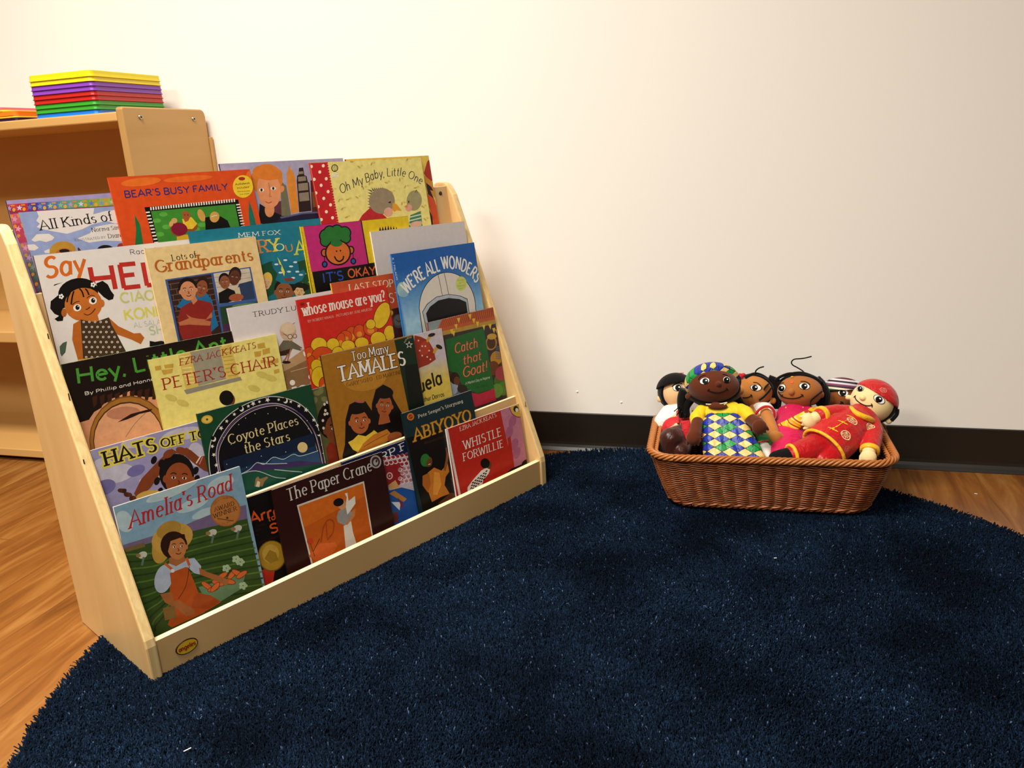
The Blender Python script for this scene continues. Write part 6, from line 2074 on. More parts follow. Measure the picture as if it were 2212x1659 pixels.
tint = rng.beta(2, 2.6, NT); tint = np.where(rng.uniform(0, 1, NT) < .006, 1.0, tint)
at2 = me.attributes.new('tint', 'FLOAT', 'POINT'); at2.data.foreach_set('value', np.repeat(tint, 6).astype(np.float32)); me.update(calc_edges=True); me.validate()
pile = link('pile', me, M_rug, rug); pile['kind'] = 'stuff'
# lint on rug and floor
M_lint = mat('white_lint', '#e8e4dc', .9, .1)
def on_floor(px, py, z):
    d = FWD+RGT*((px-1106)/FPX)-UPV*((py-829.5)/FPX); return CAM+d*((z-CAM.z)/d.z)
for px, py, z, ln, rot, lb in ((405, 1620, .0185, .010, 1.0, 'white thread scrap on the rug at the bottom left'), (1675, 1206, .0185, .005, .3, 'tiny white crumb on the rug in front of the basket'), (2108, 1067, .0006, .006, -.4, 'tiny white paper scrap on the wood floor at right')):
    p = on_floor(px, py, z); bm = bmesh.new(); box(bm, (0, 0, .0006), (ln, .0016, .0011), .0004, 1); bm.transform(Matrix.Rotation(rot, 4, 'Z')); o = obj('lint_scrap', bm, M_lint); o.location = p; tag(o, lb, 'lint')
# ------------------------------------------------------------------ wicker basket
M_wick = mat('wicker', '#9c5426', .38, .5); nw = N(M_wick, 'ShaderNodeTexNoise'); nw.inputs['Scale'].default_value = 60; nw.inputs['Detail'].default_value = 3; L(M_wick, coords(M_wick), nw.inputs['Vector'])
rw = ramp(M_wick, [(.3, '#6e3616'), (.5, '#8e4b22'), (.72, '#a86538')]); L(M_wick, nw.outputs['Fac'], rw.inputs[0]); L(M_wick, rw.outputs[0], bsdf(M_wick).inputs['Base Color'])
M_rim = mat('wicker_rim', '#b06a30', .35, .5)
BC = Vector((.012, 1.695, .017)); BYAW = .062; BH = .117
basket = thing('wicker_basket', 'shallow brown wicker basket filled with cloth dolls on the rug by the wall', 'basket', BC); basket.rotation_euler = (0, 0, BYAW)
def bring(t, s, out=0, n=None):
    """point on the basket wall: t height 0..1, s fraction of the way round"""
    f = t**.8; hx, hy, r = .193+.040*f+out, .112+.026*f+out, .045+.004*f+out
    segs = [(2*(hx-r)), math.pi/2*r, 2*(hy-r), math.pi/2*r]*2; tot = sum(segs); d = (s % 1)*tot; i = 0
    while d > segs[i]: d -= segs[i]; i += 1
    cs = [(hx-r, -hy+r), (hx-r, -hy+r), (hx-r, hy-r), (hx-r, hy-r), (-hx+r, hy-r), (-hx+r, hy-r), (-hx+r, -hy+r), (-hx+r, -hy+r)]
    if i % 2 == 0:
        j = i//2; c0 = [(-hx+r, -hy), (hx, -hy+r), (hx-r, hy), (-hx, hy-r)][j]; dr = [(1, 0), (0, 1), (-1, 0), (0, -1)][j]
        return Vector((c0[0]+dr[0]*d, c0[1]+dr[1]*d, t*BH)), Vector((dr[1], -dr[0], 0))
    j = i//2; cc = [(hx-r, -hy+r), (hx-r, hy-r), (-hx+r, hy-r), (-hx+r, -hy+r)][j]; a = math.radians(-90+90*j)+d/r
    return Vector((cc[0]+r*math.cos(a), cc[1]+r*math.sin(a), t*BH)), Vector((math.cos(a), math.sin(a), 0))
NS = 50
bm = bmesh.new(); rows = 42
for k in range(rows):
    t = .05+.90*k/(rows-1); P = []
    for i in range(NS*6):
        s = i/(NS*6); p, nn = bring(t, s); P.append(p+nn*(.0024*math.sin(math.pi*(s*NS)+math.pi*(k % 2)))+Vector((0, 0, .0006*math.sin(2*math.pi*s*NS))))
    tube(bm, P, .0018, 6, True)
obj('woven_side', bm, M_wick, basket, True)
bm = bmesh.new()
for i in range(NS):
    tube(bm, [bring(t, i/NS)[0] for t in (0, .25, .5, .75, 1)], .0017, 6)
obj('upright_canes', bm, M_wick, basket, True)
def rope(t, out, R_, strands, turns, r, name, dz=0, m=M_rim):
    bm = bmesh.new(); M_ = 560
    for j in range(strands):
        P = []
        for i in range(M_):
            s = i/M_; p, nn = bring(t, s, out); a = 2*math.pi*(turns*s+j/strands); P.append(p+nn*R_*math.cos(a)+Vector((0, 0, dz+R_*math.sin(a))))
        tube(bm, P, r, 6, True)
    obj(name, bm, m, basket, True)
rope(1.0, .002, .0052, 5, 26, .0029, 'braided_rim', .001)
rope(1.0, -.010, .0030, 3, 40, .0022, 'inner_rim', -.002)
rope(.0, .001, .0036, 3, 34, .0026, 'braided_foot', .0066, M_wick)
rope(.955, .001, .0024, 2, 24, .0021, 'top_band', 0, M_wick); rope(.085, .001, .0024, 2, 24, .0021, 'bottom_band', 0, M_wick)
bm = bmesh.new(); vs = [bm.verts.new(bring(.03, i/64, -.002)[0]) for i in range(64)]; bm.faces.new(vs); r_ = bmesh.ops.extrude_face_region(bm, geom=bm.faces[:])
for g in r_['geom']:
    if isinstance(g, bmesh.types.BMVert): g.co.z += .004
obj('base', bm, mat('wicker_base', '#6a3a1a', .6, .3), basket)
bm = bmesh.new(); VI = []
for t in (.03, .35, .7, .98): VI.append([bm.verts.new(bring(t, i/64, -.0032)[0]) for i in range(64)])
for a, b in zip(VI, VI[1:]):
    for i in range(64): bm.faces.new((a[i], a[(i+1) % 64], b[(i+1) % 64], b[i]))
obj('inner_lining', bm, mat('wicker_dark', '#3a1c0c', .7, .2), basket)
# ------------------------------------------------------------------ cloth dolls in the basket
def c3(X, Y): return 1380+.14467*X, 750+.14467*Y
def c4(X, Y): return 1660+.14467*X, 760+.14467*Y
BLK = fabric('black_yarn', '#0c0a0b', .8, .15); M_eyew = mat('eye_white', '#f2eee8', .6, .1); M_iris = mat('eye_dark', '#0d0908', .6, .1); M_line = mat('stitch_dark', '#140d0b', .7, .2)
def remesh(o, vox, it=3):
    m = o.modifiers.new('weld', 'REMESH'); m.mode = 'VOXEL'; m.voxel_size = vox; m.use_smooth_shade = True
    s = o.modifiers.new('soften', 'SMOOTH'); s.factor = .5; s.iterations = it; return o
class Doll:
    def __init__(self, label, conv, skin, X, Y, y, ab, c, roll=0):
        self.cv = conv; self.c = at(*conv(X, Y), y); self.X, self.Y = X, Y
        self.k = (self.c-CAM).dot(FWD)/FPX*.14467
        F = (CAM-self.c).normalized(); R = (RGT-F*RGT.dot(F)).normalized(); U = F.cross(R)
        cr, sr = math.cos(roll), math.sin(roll); self.roll = roll
        self.R, self.U, self.F = R*cr-U*sr, R*sr+U*cr, F
        self.M = Matrix((self.R, self.U, self.F)).transposed()
        self.a, self.b = ab[0]*self.k, ab[1]*self.k; self.d = c
        self.base = Vector((self.c.x, min(self.c.y, 1.77), .03))
        self.root = thing('cloth_doll', label, 'doll', self.base, 'cloth dolls in the basket')
        self.skin = skin; self.body = bmesh.new(); ellipsoid(self.body, self.c, (self.a, self.b, self.d), self.M, 40, 28)
    def w(self, X, Y, y): return at(*self.cv(X, Y), y)
    def uv(self, X, Y):
        dx, dy = (X-self.X)*self.k, -(Y-self.Y)*self.k; cr, sr = math.cos(self.roll), math.sin(self.roll)
        return dx*cr-dy*sr, dx*sr+dy*cr
    def surf(self, u, v, lift=0, grow=1.0):
        q = 1-(u/self.a/grow)**2-(v/self.b/grow)**2; z = self.d*grow*math.sqrt(max(q, .03))
        n = Vector((u/self.a**2, v/self.b**2, z/self.d**2)).normalized()
        return self.c+self.M @ (Vector((u, v, z))+n*lift)
    def put(self, name, bm, m, smooth=True, vox=None, parent=None, it=3):
        bm.transform(Matrix.Translation(-self.base)); o = obj(name, bm, m, parent or self.root, smooth)
        if vox: remesh(o, vox, it)
        return o
    def patch(self, bm, X, Y, rx, ry, rot, lift, mi=0, cut=None):
        u0, v0 = self.uv(X, Y); k = self.k; rings = []; nn = 24; ce = bm.verts.new(self.surf(u0, v0, lift)); rot = rot+self.roll*0
        for ro in (.35, .7, 1):
            r = []
            for i in range(nn):
                a = 2*math.pi*i/nn; px, py = rx*ro*math.cos(a), ry*ro*math.sin(a); X2, Y2 = px*math.cos(rot)-py*math.sin(rot), px*math.sin(rot)+py*math.cos(rot)
                r.append(bm.verts.new(self.surf(*self.uv(X+X2, Y+Y2), lift)))
            rings.append(r)
        for i in range(nn): f = bm.faces.new((ce, rings[0][i], rings[0][(i+1) % nn])); f.material_index = mi
        for a, b in zip(rings, rings[1:]):
            for i in range(nn): f = bm.faces.new((a[i], b[i], b[(i+1) % nn], a[(i+1) % nn])); f.material_index = mi
    def eye(self, X, Y, rx, ry, rot=0, look=(0, 0)):
        bm = bmesh.new(); L0 = .0007
        self.patch(bm, X, Y, rx*1.12, ry*1.15, rot, L0, 0); self.patch(bm, X, Y, rx, ry, rot, L0+.0002, 1)
        self.patch(bm, X+look[0], Y+look[1], min(rx, ry)*.96, min(rx, ry)*.96, rot, L0+.0004, 2); self.patch(bm, X+look[0]+rx*.2, Y+look[1]-ry*.22, rx*.2, ry*.22, rot, L0+.0006, 1)
        return self.put('eye', bm, [M_line, M_eyew, M_iris])
    def line(self, name, P, r=6, m=None, lift=.0006):
        bm = bmesh.new(); tube(bm, smooth_path([self.surf(*self.uv(*p), lift) for p in P], 6), r*self.k, 6); return self.put(name, bm, m or M_line)
    def bump(self, X, Y, r, ry=None, dz=.3):
        p = self.surf(*self.uv(X, Y), 0); ellipsoid(self.body, p-self.F*(r*self.k*dz*.2), (r*self.k, (ry or r)*self.k, r*self.k*.9), self.M, 16, 12)
    def ear(self, X, Y, rx, ry):
        u, v = self.uv(X, Y); p = self.c+self.M @ Vector((u, v, .004)); ellipsoid(self.body, p, (rx*self.k, ry*self.k, .006), self.M, 16, 12)
    def limb(self, P, R, bm=None, flat=1.0):
        bm = bm if bm is not None else self.body
        for (p, q), (r1, r2) in zip(zip(P, P[1:]), zip(R, R[1:])): capsule(bm, p, q, r1, r2, 16, flat, self.F if flat != 1 else None)
    def fist(self, X, Y, y, r, ang, side=1):
        """small stitched hand: palm, four curled fingers and a thumb; ang = pointing direction in the picture"""
        p = self.w(X, Y, y); k = self.k; d = (RGT*math.cos(ang)-UPV*math.sin(ang)).normalized(); s = d.cross(self.F).normalized()
        ellipsoid(self.body, p, (r, r, r*.72), Matrix((d, s, self.F)).transposed(), 18, 12)
        for i in range(4):
            o = p+s*((i-1.5)*r*.5)+d*(r*(.66-.08*abs(i-1.5)))+self.F*r*.1
            capsule(self.body, o, o+d*r*.42-self.F*r*.22, r*.215, r*.18, 10)
        o = p+s*side*r*.8-d*r*.1+self.F*r*.1; capsule(self.body, o, o+d*r*.5+s*side*r*.12, r*.26, r*.2, 10)
    def finish(self, vox=.0012): return self.put('body', self.body, self.skin, True, vox, it=1)
    def shell(self, name, m, grow, keep_n, off, push=(0, 0, 0), scale=(1, 1, 1)):
        """part of a cap or head of hair: a fuller head shape cut by a plane (head-local normal, offset)"""
        bm = bmesh.new(); ellipsoid(bm, Vector(push), (self.a*grow*scale[0], self.b*grow*scale[1], self.d*grow*scale[2]), None, 48, 32)
        nrm = Vector(keep_n).normalized(); g = bm.verts[:]+bm.edges[:]+bm.faces[:]
        r = bmesh.ops.bisect_plane(bm, geom=g, plane_co=nrm*off, plane_no=nrm, clear_inner=True)
        ed = [e for e in r['geom_cut'] if isinstance(e, bmesh.types.BMEdge)]; bmesh.ops.holes_fill(bm, edges=ed)
        bm.transform(Matrix.Translation(self.c) @ self.M.to_4x4()); return self.put(name, bm, m)
    def decal(self, name, build, X, Y, y, size, rot, m, target, off=.0008):
        """thin stitched motif laid on the clothing; build(bm) draws it flat in millimetres"""
        bm = bmesh.new(); build(bm); p = self.w(X, Y, y); cr, sr = math.cos(rot), math.sin(rot)
        Mx = Matrix((RGT*cr-UPV*sr, RGT*sr+UPV*cr, self.F)).transposed().to_4x4(); Mx.translation = p
        bm.transform(Matrix.Scale(size/1000, 4)); bm.transform(Mx); o = self.put(name, bm, m, False)
        sw = o.modifiers.new('lay_on', 'SHRINKWRAP'); sw.target = target; sw.offset = off; sw.wrap_mode = 'ABOVE_SURFACE'; return o
    def on_cloth(self, name, P, y, r, m, target, n=10, closed=False):
        bm = bmesh.new(); pts = smooth_path([self.w(*p, y) if len(p) == 2 else self.w(*p) for p in P], n); tube(bm, pts, r, 8, closed)
        o = self.put(name, bm, m); return o
def rib(bm, P, w):
    for f in ribbon(P, [w]*len(P)): bm.faces.new([bm.verts.new((p[0], p[1], 0)) for p in f])
def skinmat(n, c): return fabric(n, c, .9, .2, .08, 1500)
def wrinkle(m, scale, dist):
    nz = N(m, 'ShaderNodeTexNoise'); nz.inputs['Scale'].default_value = scale; nz.inputs['Detail'].default_value = 2.5; nz.inputs['Distortion'].default_value = 1.2
    L(m, coords(m, (1, 1, .6)), nz.inputs['Vector']); bump(m, nz.outputs['Fac'], .8, dist); return m
def satin(n, c, rough=.46): return wrinkle(mat(n, c, rough, .3, .15), 55, .004)
def diamonds(name, ux, uy, du, dv):
    """harlequin satin: rows of gold, green and blue diamonds split by thin dark lines"""
    m = wrinkle(mat(name, '#ffffff', .4, .35), 60, .0035); tc = N(m, 'ShaderNodeTexCoord')
    def dot(v, s):
        a = N(m, 'ShaderNodeVectorMath', operation='DOT_PRODUCT'); a.inputs[1].default_value = tuple(Vector(v)*(1/s)); L(m, tc.outputs['Object'], a.inputs[0]); return a.outputs['Value']
    def op(o, a, b=None):
        q = N(m, 'ShaderNodeMath', operation=o)
        for i, s in enumerate((a, b)):
            if s is None: continue
            if isinstance(s, (int, float)): q.inputs[i].default_value = s
            else: L(m, s, q.inputs[i])
        return q.outputs[0]
    x, y = dot(ux, du), dot(uy, dv); p, q = op('ADD', x, y), op('SUBTRACT', x, y); fp, fq = op('FLOOR', p), op('FLOOR', q)
    row = op('FLOORED_MODULO', op('SUBTRACT', fp, fq), 4)
    idx = op('ADD', row, op('MULTIPLY', op('FLOORED_MODULO', op('FLOOR', op('MULTIPLY', op('ADD', fp, fq), .5)), 2), 4))
    gd, bl, gn = '#e6c478', '#1c2f9c', '#1e9242'
    r = ramp(m, [(i/8, c) for i, c in enumerate((gd, bl, gd, gn, gn, bl, gd, bl))], 'CONSTANT'); L(m, op('ADD', op('MULTIPLY', idx, .125), .06), r.inputs[0])
    ep = op('ABSOLUTE', op('SUBTRACT', op('FRACT', p), .5)); eq = op('ABSOLUTE', op('SUBTRACT', op('FRACT', q), .5)); ex = op('ABSOLUTE', op('SUBTRACT', op('FRACT', op('ADD', x, .0)), .5))
    ln = op('GREATER_THAN', op('MAXIMUM', ep, eq), .462); l2 = op('GREATER_THAN', ex, .482); ln = op('MAXIMUM', ln, l2)
    mx = N(m, 'ShaderNodeMix', data_type='RGBA'); L(m, ln, mx.inputs[0]); L(m, r.outputs[0], mx.inputs[6]); mx.inputs[7].default_value = lin('#0c1018'); L(m, mx.outputs[2], bsdf(m).inputs['Base Color']); return m
def stripes(name, cols, axis, width, rough=.6):
    m = mat(name, '#ffffff', rough, .3); tc = N(m, 'ShaderNodeTexCoord'); a = N(m, 'ShaderNodeVectorMath', operation='DOT_PRODUCT'); a.inputs[1].default_value = tuple(Vector(axis)*(1/width)); L(m, tc.outputs['Object'], a.inputs[0])
    f = N(m, 'ShaderNodeMath', operation='FRACT'); L(m, a.outputs['Value'], f.inputs[0]); r = ramp(m, [(i/len(cols), c) for i, c in enumerate(cols)], 'CONSTANT'); L(m, f.outputs[0], r.inputs[0]); L(m, r.outputs[0], bsdf(m).inputs['Base Color']); return m
def brocade(name, col, lite):
    m = satin(name, col, .4); v = N(m, 'ShaderNodeTexVoronoi'); v.feature = 'DISTANCE_TO_EDGE'; v.inputs['Scale'].default_value = 210; nz = N(m, 'ShaderNodeTexNoise'); nz.inputs['Scale'].default_value = 120
    L(m, coords(m), nz.inputs['Vector']); L(m, nz.outputs['Color'], v.inputs['Vector']); v.inputs['Scale'].default_value = 9
    r = ramp(m, [(.0, lite), (.05, col)]); L(m, v.outputs['Distance'], r.inputs[0]); L(m, r.outputs[0], bsdf(m).inputs['Base Color']); return m
M_red = satin('red_cotton', '#c41420', .6); M_gold = satin('gold_satin', '#f0b418', .4); M_white = wrinkle(mat('white_cotton', '#ece6dc', .8, .2, .2), 60, .004); M_brownp = satin('brown_satin', '#3a160c', .35); M_blackcloth = fabric('black_felt', '#100d0e', .85, .1)
# --- boy in black beret (back left)
d = Doll('cloth doll in black beret, white shirt and red sash, leftmost in the basket', c3, skinmat('skin_peach', '#eec08c'), 560, 668, 1.805, (225, 232), .036)
d.ear(318, 772, 46, 52); d.bump(700, 690, 42)
for X in (575, 800): d.eye(X, 605, 62, 46, -.08, (12, 4))
d.line('eyebrow', [(498, 592), (540, 555), (600, 540), (640, 552)], 7); d.line('mouth', [(596, 738), (640, 765), (720, 775), (800, 750)], 7); d.line('mouth_corner', [(590, 752), (600, 738), (618, 728)], 6)
d.shell('hair', BLK, 1.09, (-.5, .1, -1), -.004, (-.005, -.001, -.004)); 
d.shell('beret', M_blackcloth, 1.16, (-.22, 1, -.12), .0165, (-.001, .003, -.001), (1.12, 1.0, 1.1))
d.line('beret_band', [(420, 505), (500, 462), (580, 440), (650, 432)], 6, M_red, .0075)
d.limb([d.w(560, 900, 1.80), d.w(600, 1000, 1.785), d.w(610, 1250, 1.72)], [.012, .026, .028]); d.limb([d.w(390, 1050, 1.765), d.w(330, 1250, 1.735), d.w(300, 1370, 1.715)], [.012, .0105, .010]); d.fist(292, 1400, 1.708, .0105, 1.7)
d.limb([d.w(600, 1250, 1.72), d.w(470, 1330, 1.66), d.w(440, 1700, 1.655)], [.018, .017, .012]); d.finish()
bm = bmesh.new(); d.limb([d.w(560, 930, 1.795), d.w(600, 1010, 1.782), d.w(610, 1160, 1.75)], [.018, .0305, .031], bm); d.limb([d.w(450, 980, 1.775), d.w(375, 1120, 1.752)], [.019, .0225], bm); d.limb([d.w(375, 1120, 1.752), d.w(350, 1220, 1.742)], [.0225, .0125], bm); shirt = d.put('shirt', bm, M_white, vox=.002)
bm = bmesh.new(); d.limb([d.w(365, 1232, 1.74), d.w(345, 1252, 1.737)], [.0135, .0132], bm); d.put('cuff', bm, M_red)
bm = bmesh.new(); d.limb([d.w(520, 1215, 1.722), d.w(720, 1170, 1.724)], [.026, .025], bm, .9); d.put('sash', bm, M_red, vox=.002)
for a, b in (((575, 960), (590, 1140)), ((640, 1020), (640, 1140))): bm = bmesh.new(); tube(bm, smooth_path([d.w(*a, 1.749), d.w((a[0]+b[0])/2, (a[1]+b[1])/2, 1.716), d.w(*b, 1.694)], 5), .0028, 8); d.put('suspender', bm, M_red)
bm = bmesh.new(); box(bm, (0, 0, 0), (.0195, .005, .056), .002); bm.transform(Matrix.Translation(d.w(722, 1290, 1.668)) @ Matrix.Rotation(-.12, 4, 'Y') @ Matrix.Rotation(-.25, 4, 'X')); d.put('sash_end', bm, M_red)
bm = bmesh.new(); d.limb([d.w(620, 1330, 1.70), d.w(480, 1370, 1.652), d.w(440, 1750, 1.645)], [.026, .0245, .018], bm); d.limb([d.w(680, 1400, 1.69), d.w(640, 1560, 1.64)], [.02, .018], bm); d.put('trousers', bm, M_brownp, vox=.002)
# --- girl in harlequin dress (front)
d = Doll('cloth doll in blue, green and gold diamond dress and matching head wrap, front centre', c3, skinmat('skin_dark_brown', '#5c2a14'), 1112, 585, 1.69, (378, 268), .043)
d.ear(745, 735, 44, 50); d.ear(1475, 690, 36, 48); d.bump(1182, 552, 42, 40)
d.eye(990, 507, 66, 44, -.22, (10, 4)); d.eye(1298, 490, 48, 44, .35, (0, 4))
d.line('eyebrow', [(900, 490), (920, 455), (960, 430), (1002, 422)], 6); d.line('eyebrow', [(1245, 412), (1290, 420), (1322, 445)], 6); d.line('mouth', [(1040, 640), (1090, 662), (1180, 675), (1260, 650), (1305, 622)], 8)
d.line('mouth_corner', [(1030, 652), (1040, 636), (1056, 622)], 6); d.line('mouth_corner', [(1290, 606), (1308, 622), (1318, 640)], 6)
wrapm = diamonds('head_wrap_diamonds', (1, 0, .12), (-.1, -.35, .95), .021, .017)
d.shell('head_wrap', wrapm, 1.07, (-.34, 1, -1.4), .001, (-.001, .006, -.003), (1.03, 1.13, 1.02))
d.shell('hair', BLK, 1.05, (.1, -.7, -1), .002, (0, -.006, -.004))
for P, r in (([(690, 640), (640, 800), (650, 1040)], .0125), ([(760, 780), (700, 900), (720, 1040)], .011), ([(1460, 780), (1530, 860), (1600, 900)], .011), ([(1330, 800), (1430, 840), (1520, 860)], .010)):
    bm = bmesh.new(); pp = smooth_path([d.w(*p, 1.705) for p in P], 5); tube(bm, pp, r, 12, taper=lambda t: 1-.35*t); d.put('hair_bundle', bm, BLK)
for P in ([(610, 880), (560, 930), (525, 960)], [(630, 900), (590, 980), (560, 1020)], [(640, 960), (625, 1010), (618, 1060)], [(690, 1000), (690, 1050), (680, 1075)]): bm = bmesh.new(); tube(bm, smooth_path([d.w(*p, 1.695) for p in P], 5), .0011, 6); d.put('hair_strand', bm, BLK)
ellipsoid(d.body, d.w(1175, 880, 1.6545), (.0205, .008, .0075)); d.limb([d.w(1170, 820, 1.69), d.w(1180, 930, 1.678), d.w(1290, 1250, 1.66)], [.016, .021, .024]); d.limb([d.w(900, 1000, 1.665), d.w(860, 1180, 1.625), d.w(835, 1310, 1.603)], [.012, .0125, .0135]); d.fist(815, 1350, 1.597, .0145, 1.65, -1)
d.limb([d.w(1560, 960, 1.665), d.w(1680, 1080, 1.635), d.w(1770, 1140, 1.618)], [.012, .0125, .0135]); d.fist(1800, 1185, 1.608, .0145, 1.0, 1)
d.limb([d.w(1330, 1500, 1.63), d.w(1330, 1700, 1.60), d.w(1330, 1900, 1.595)], [.014, .012, .012]); d.limb([d.w(1500, 1500, 1.63), d.w(1520, 1700, 1.60), d.w(1520, 1900, 1.595)], [.014, .012, .012]); d.finish()
bm = bmesh.new(); d.limb([d.w(1030, 945, 1.672), d.w(1400, 925, 1.672)], [.0165, .0165], bm); d.limb([d.w(1050, 1000, 1.666), d.w(1450, 970, 1.666)], [.0185, .018], bm); d.limb([d.w(1080, 1060, 1.664), d.w(1430, 1020, 1.664)], [.019, .0185], bm); d.limb([d.w(1120, 1120, 1.658), d.w(1420, 1090, 1.658)], [.018, .018], bm); d.put('bodice', bm, satin('yellow_cotton', '#f0c40e', .6), vox=.0018)
for P, r in (([(940, 960), (880, 1060), (868, 1130)], [.0145, .0172, .0135]), ([(1520, 935), (1600, 990), (1650, 1040)], [.0135, .0155, .0125])):
    bm = bmesh.new(); d.limb([d.w(*p, 1.664-.012*i) for i, p in enumerate(P)], r, bm)
    for i in range(5): q = d.w(P[1][0]-60+i*30, P[1][1]-10+i*8, 1.648); capsule(bm, q, d.w(P[2][0]-40+i*20, P[2][1]+10, 1.632), .0035, .0028, 8)
    d.put('puff_sleeve', bm, bpy.data.materials['yellow_cotton'], vox=.0017)
dressm = diamonds('dress_diamonds', (1, 0, .05), (.0, .62, .78), .030, .0185)
bm = bmesh.new(); rows = [(1010, 1500, 1105, 1.648), (985, 1570, 1160, 1.643), (970, 1640, 1250, 1.634), (955, 1730, 1400, 1.618), (950, 1850, 1560, 1.602), (990, 1910, 1680, 1.592), (1040, 1900, 1800, 1.588)]
for (a, b, Y, y), (a2, b2, Y2, y2) in zip(rows, rows[1:]):
    r1, r2 = .0185, .0195
    for f in (0, .25, .5, .75, 1):
        p = d.w(a+(b-a)*f, Y, y).lerp(d.w((a+b)/2, Y, y), .36*(.0185/.0185)); q = d.w(a2+(b2-a2)*f, Y2, y2).lerp(d.w((a2+b2)/2, Y2, y2), .33); capsule(bm, p, q, r1, r2, 14)
dress = d.put('dress', bm, dressm, vox=.002, it=8)
bm = bmesh.new(); tube(bm, smooth_path([d.w(*p, 1.652) for p in ((1000, 850), (1080, 862), (1170, 888), (1240, 880), (1320, 825))], 6), .0012, 6); tube(bm, smooth_path([d.w(*p, 1.652) for p in ((1000, 850), (1120, 855), (1220, 845), (1320, 825))], 6), .0012, 6); d.put('necklace', bm, mat('cream_cord', '#e8d8b0', .6))
# --- girl with black hair and embroidered white blouse
d = Doll('tan cloth doll with loose black hair strands and red-trimmed white sleeve, behind the diamond dress', c3, skinmat('skin_tan', '#ba773a'), 1712, 652, 1.79, (282, 236), .036)
d.ear(1992, 800, 42, 50); d.bump(1540, 640, 46, 52); d.eye(1745, 607, 72, 42, .1, (-14, 0)); d.eye(1462, 560, 30, 40, -.2, (-6, 0))
d.line('eyebrow', [(1708, 528), (1760, 535), (1800, 565), (1815, 590)], 6); d.line('mouth', [(1560, 752), (1620, 750), (1670, 728), (1686, 712)], 7); d.line('mouth_corner', [(1668, 706), (1688, 714), (1692, 748)], 5); d.line('eyelash', [(1815, 605), (1835, 600)], 4); d.line('eyelash', [(1815, 620), (1835, 622)], 4)
d.shell('hair', BLK, 1.07, (.35, .42, -1), .002, (.001, .002, -.004)); d.line('hair_strand', [(1600, 470), (1720, 415), (1830, 440), (1940, 520)], 26, BLK, .002); d.line('hair_strand', [(1850, 638), (1870, 600), (1910, 560)], 13, BLK, .003); d.line('hair_strand', [(1785, 782), (1850, 730), (1905, 670), (1945, 615)], 14, BLK, .003)
for P, r in (([(1960, 520), (2050, 700), (2040, 900)], .0115), ([(1930, 480), (2080, 560), (2120, 760)], .011)): bm = bmesh.new(); tube(bm, smooth_path([d.w(*p, 1.795) for p in P], 5), r, 12); d.put('hair_bundle', bm, BLK)
bm = bmesh.new(); tube(bm, smooth_path([d.w(*p, 1.79) for p in ((1735, 400), (1750, 350), (1800, 310), (1868, 290))], 6), .0015, 8); d.put('hair_strand', bm, BLK)
for X, Y, r in ((1430, 425, .0085), (1510, 432, .008), (1560, 412, .005)): bm = bmesh.new(); ellipsoid(bm, d.w(X, Y, 1.785), (r, r*.7, r*.8)); d.put('hair_bow', bm, M_red)
bm = bmesh.new(); ellipsoid(bm, d.w(1978, 812, 1.778), (.0032, .0022, .0045)); d.put('earring', bm, M_gold)
d.limb([d.w(1720, 880, 1.79), d.w(1790, 960, 1.77), d.w(1800, 1250, 1.71)], [.013, .024, .028]); d.limb([d.w(1900, 980, 1.725), d.w(1960, 1150, 1.685), d.w(2005, 1280, 1.66)], [.0125, .0125, .0125]); d.fist(2040, 1350, 1.648, .0145, .9, -1); d.limb([d.w(1820, 1450, 1.67), d.w(1900, 1600, 1.63), d.w(1900, 1800, 1.61)], [.014, .0125, .012]); d.finish()
bm = bmesh.new(); d.limb([d.w(1740, 930, 1.775), d.w(1880, 960, 1.745), d.w(1930, 1010, 1.728)], [.017, .0205, .018], bm); d.put('blouse_sleeve', bm, M_white, vox=.0018)
bm = bmesh.new(); tube(bm, smooth_path([d.w(*p, 1.712) for p in ((1745, 1000), (1800, 930), (1880, 885), (1960, 895), (2015, 950), (2020, 1030), (1980, 1080))], 5), .0026, 8); d.put('sleeve_trim', bm, M_red)
bm = bmesh.new(); d.limb([d.w(1780, 1330, 1.665), d.w(1890, 1420, 1.645)], [.0165, .0145], bm)
for i in range(5): q = d.w(1760+i*45, 1470-abs(i-2)*8, 1.634); ellipsoid(bm, q, (.0052, .005, .0055))
d.put('ruffle', bm, satin('green_satin', '#12803c', .35), vox=.0017)
bm = bmesh.new(); tube(bm, smooth_path([d.w(*p, 1.627) for p in ((1780, 1420), (1850, 1405), (1940, 1390))], 5), .0022, 8); d.put('ribbon', bm, satin('rust_ribbon', '#a83a1c', .5))
bm = bmesh.new(); d.limb([d.w(1880, 1490, 1.636), d.w(1905, 1700, 1.615)], [.0135, .0125], bm); d.put('stocking', bm, M_white)
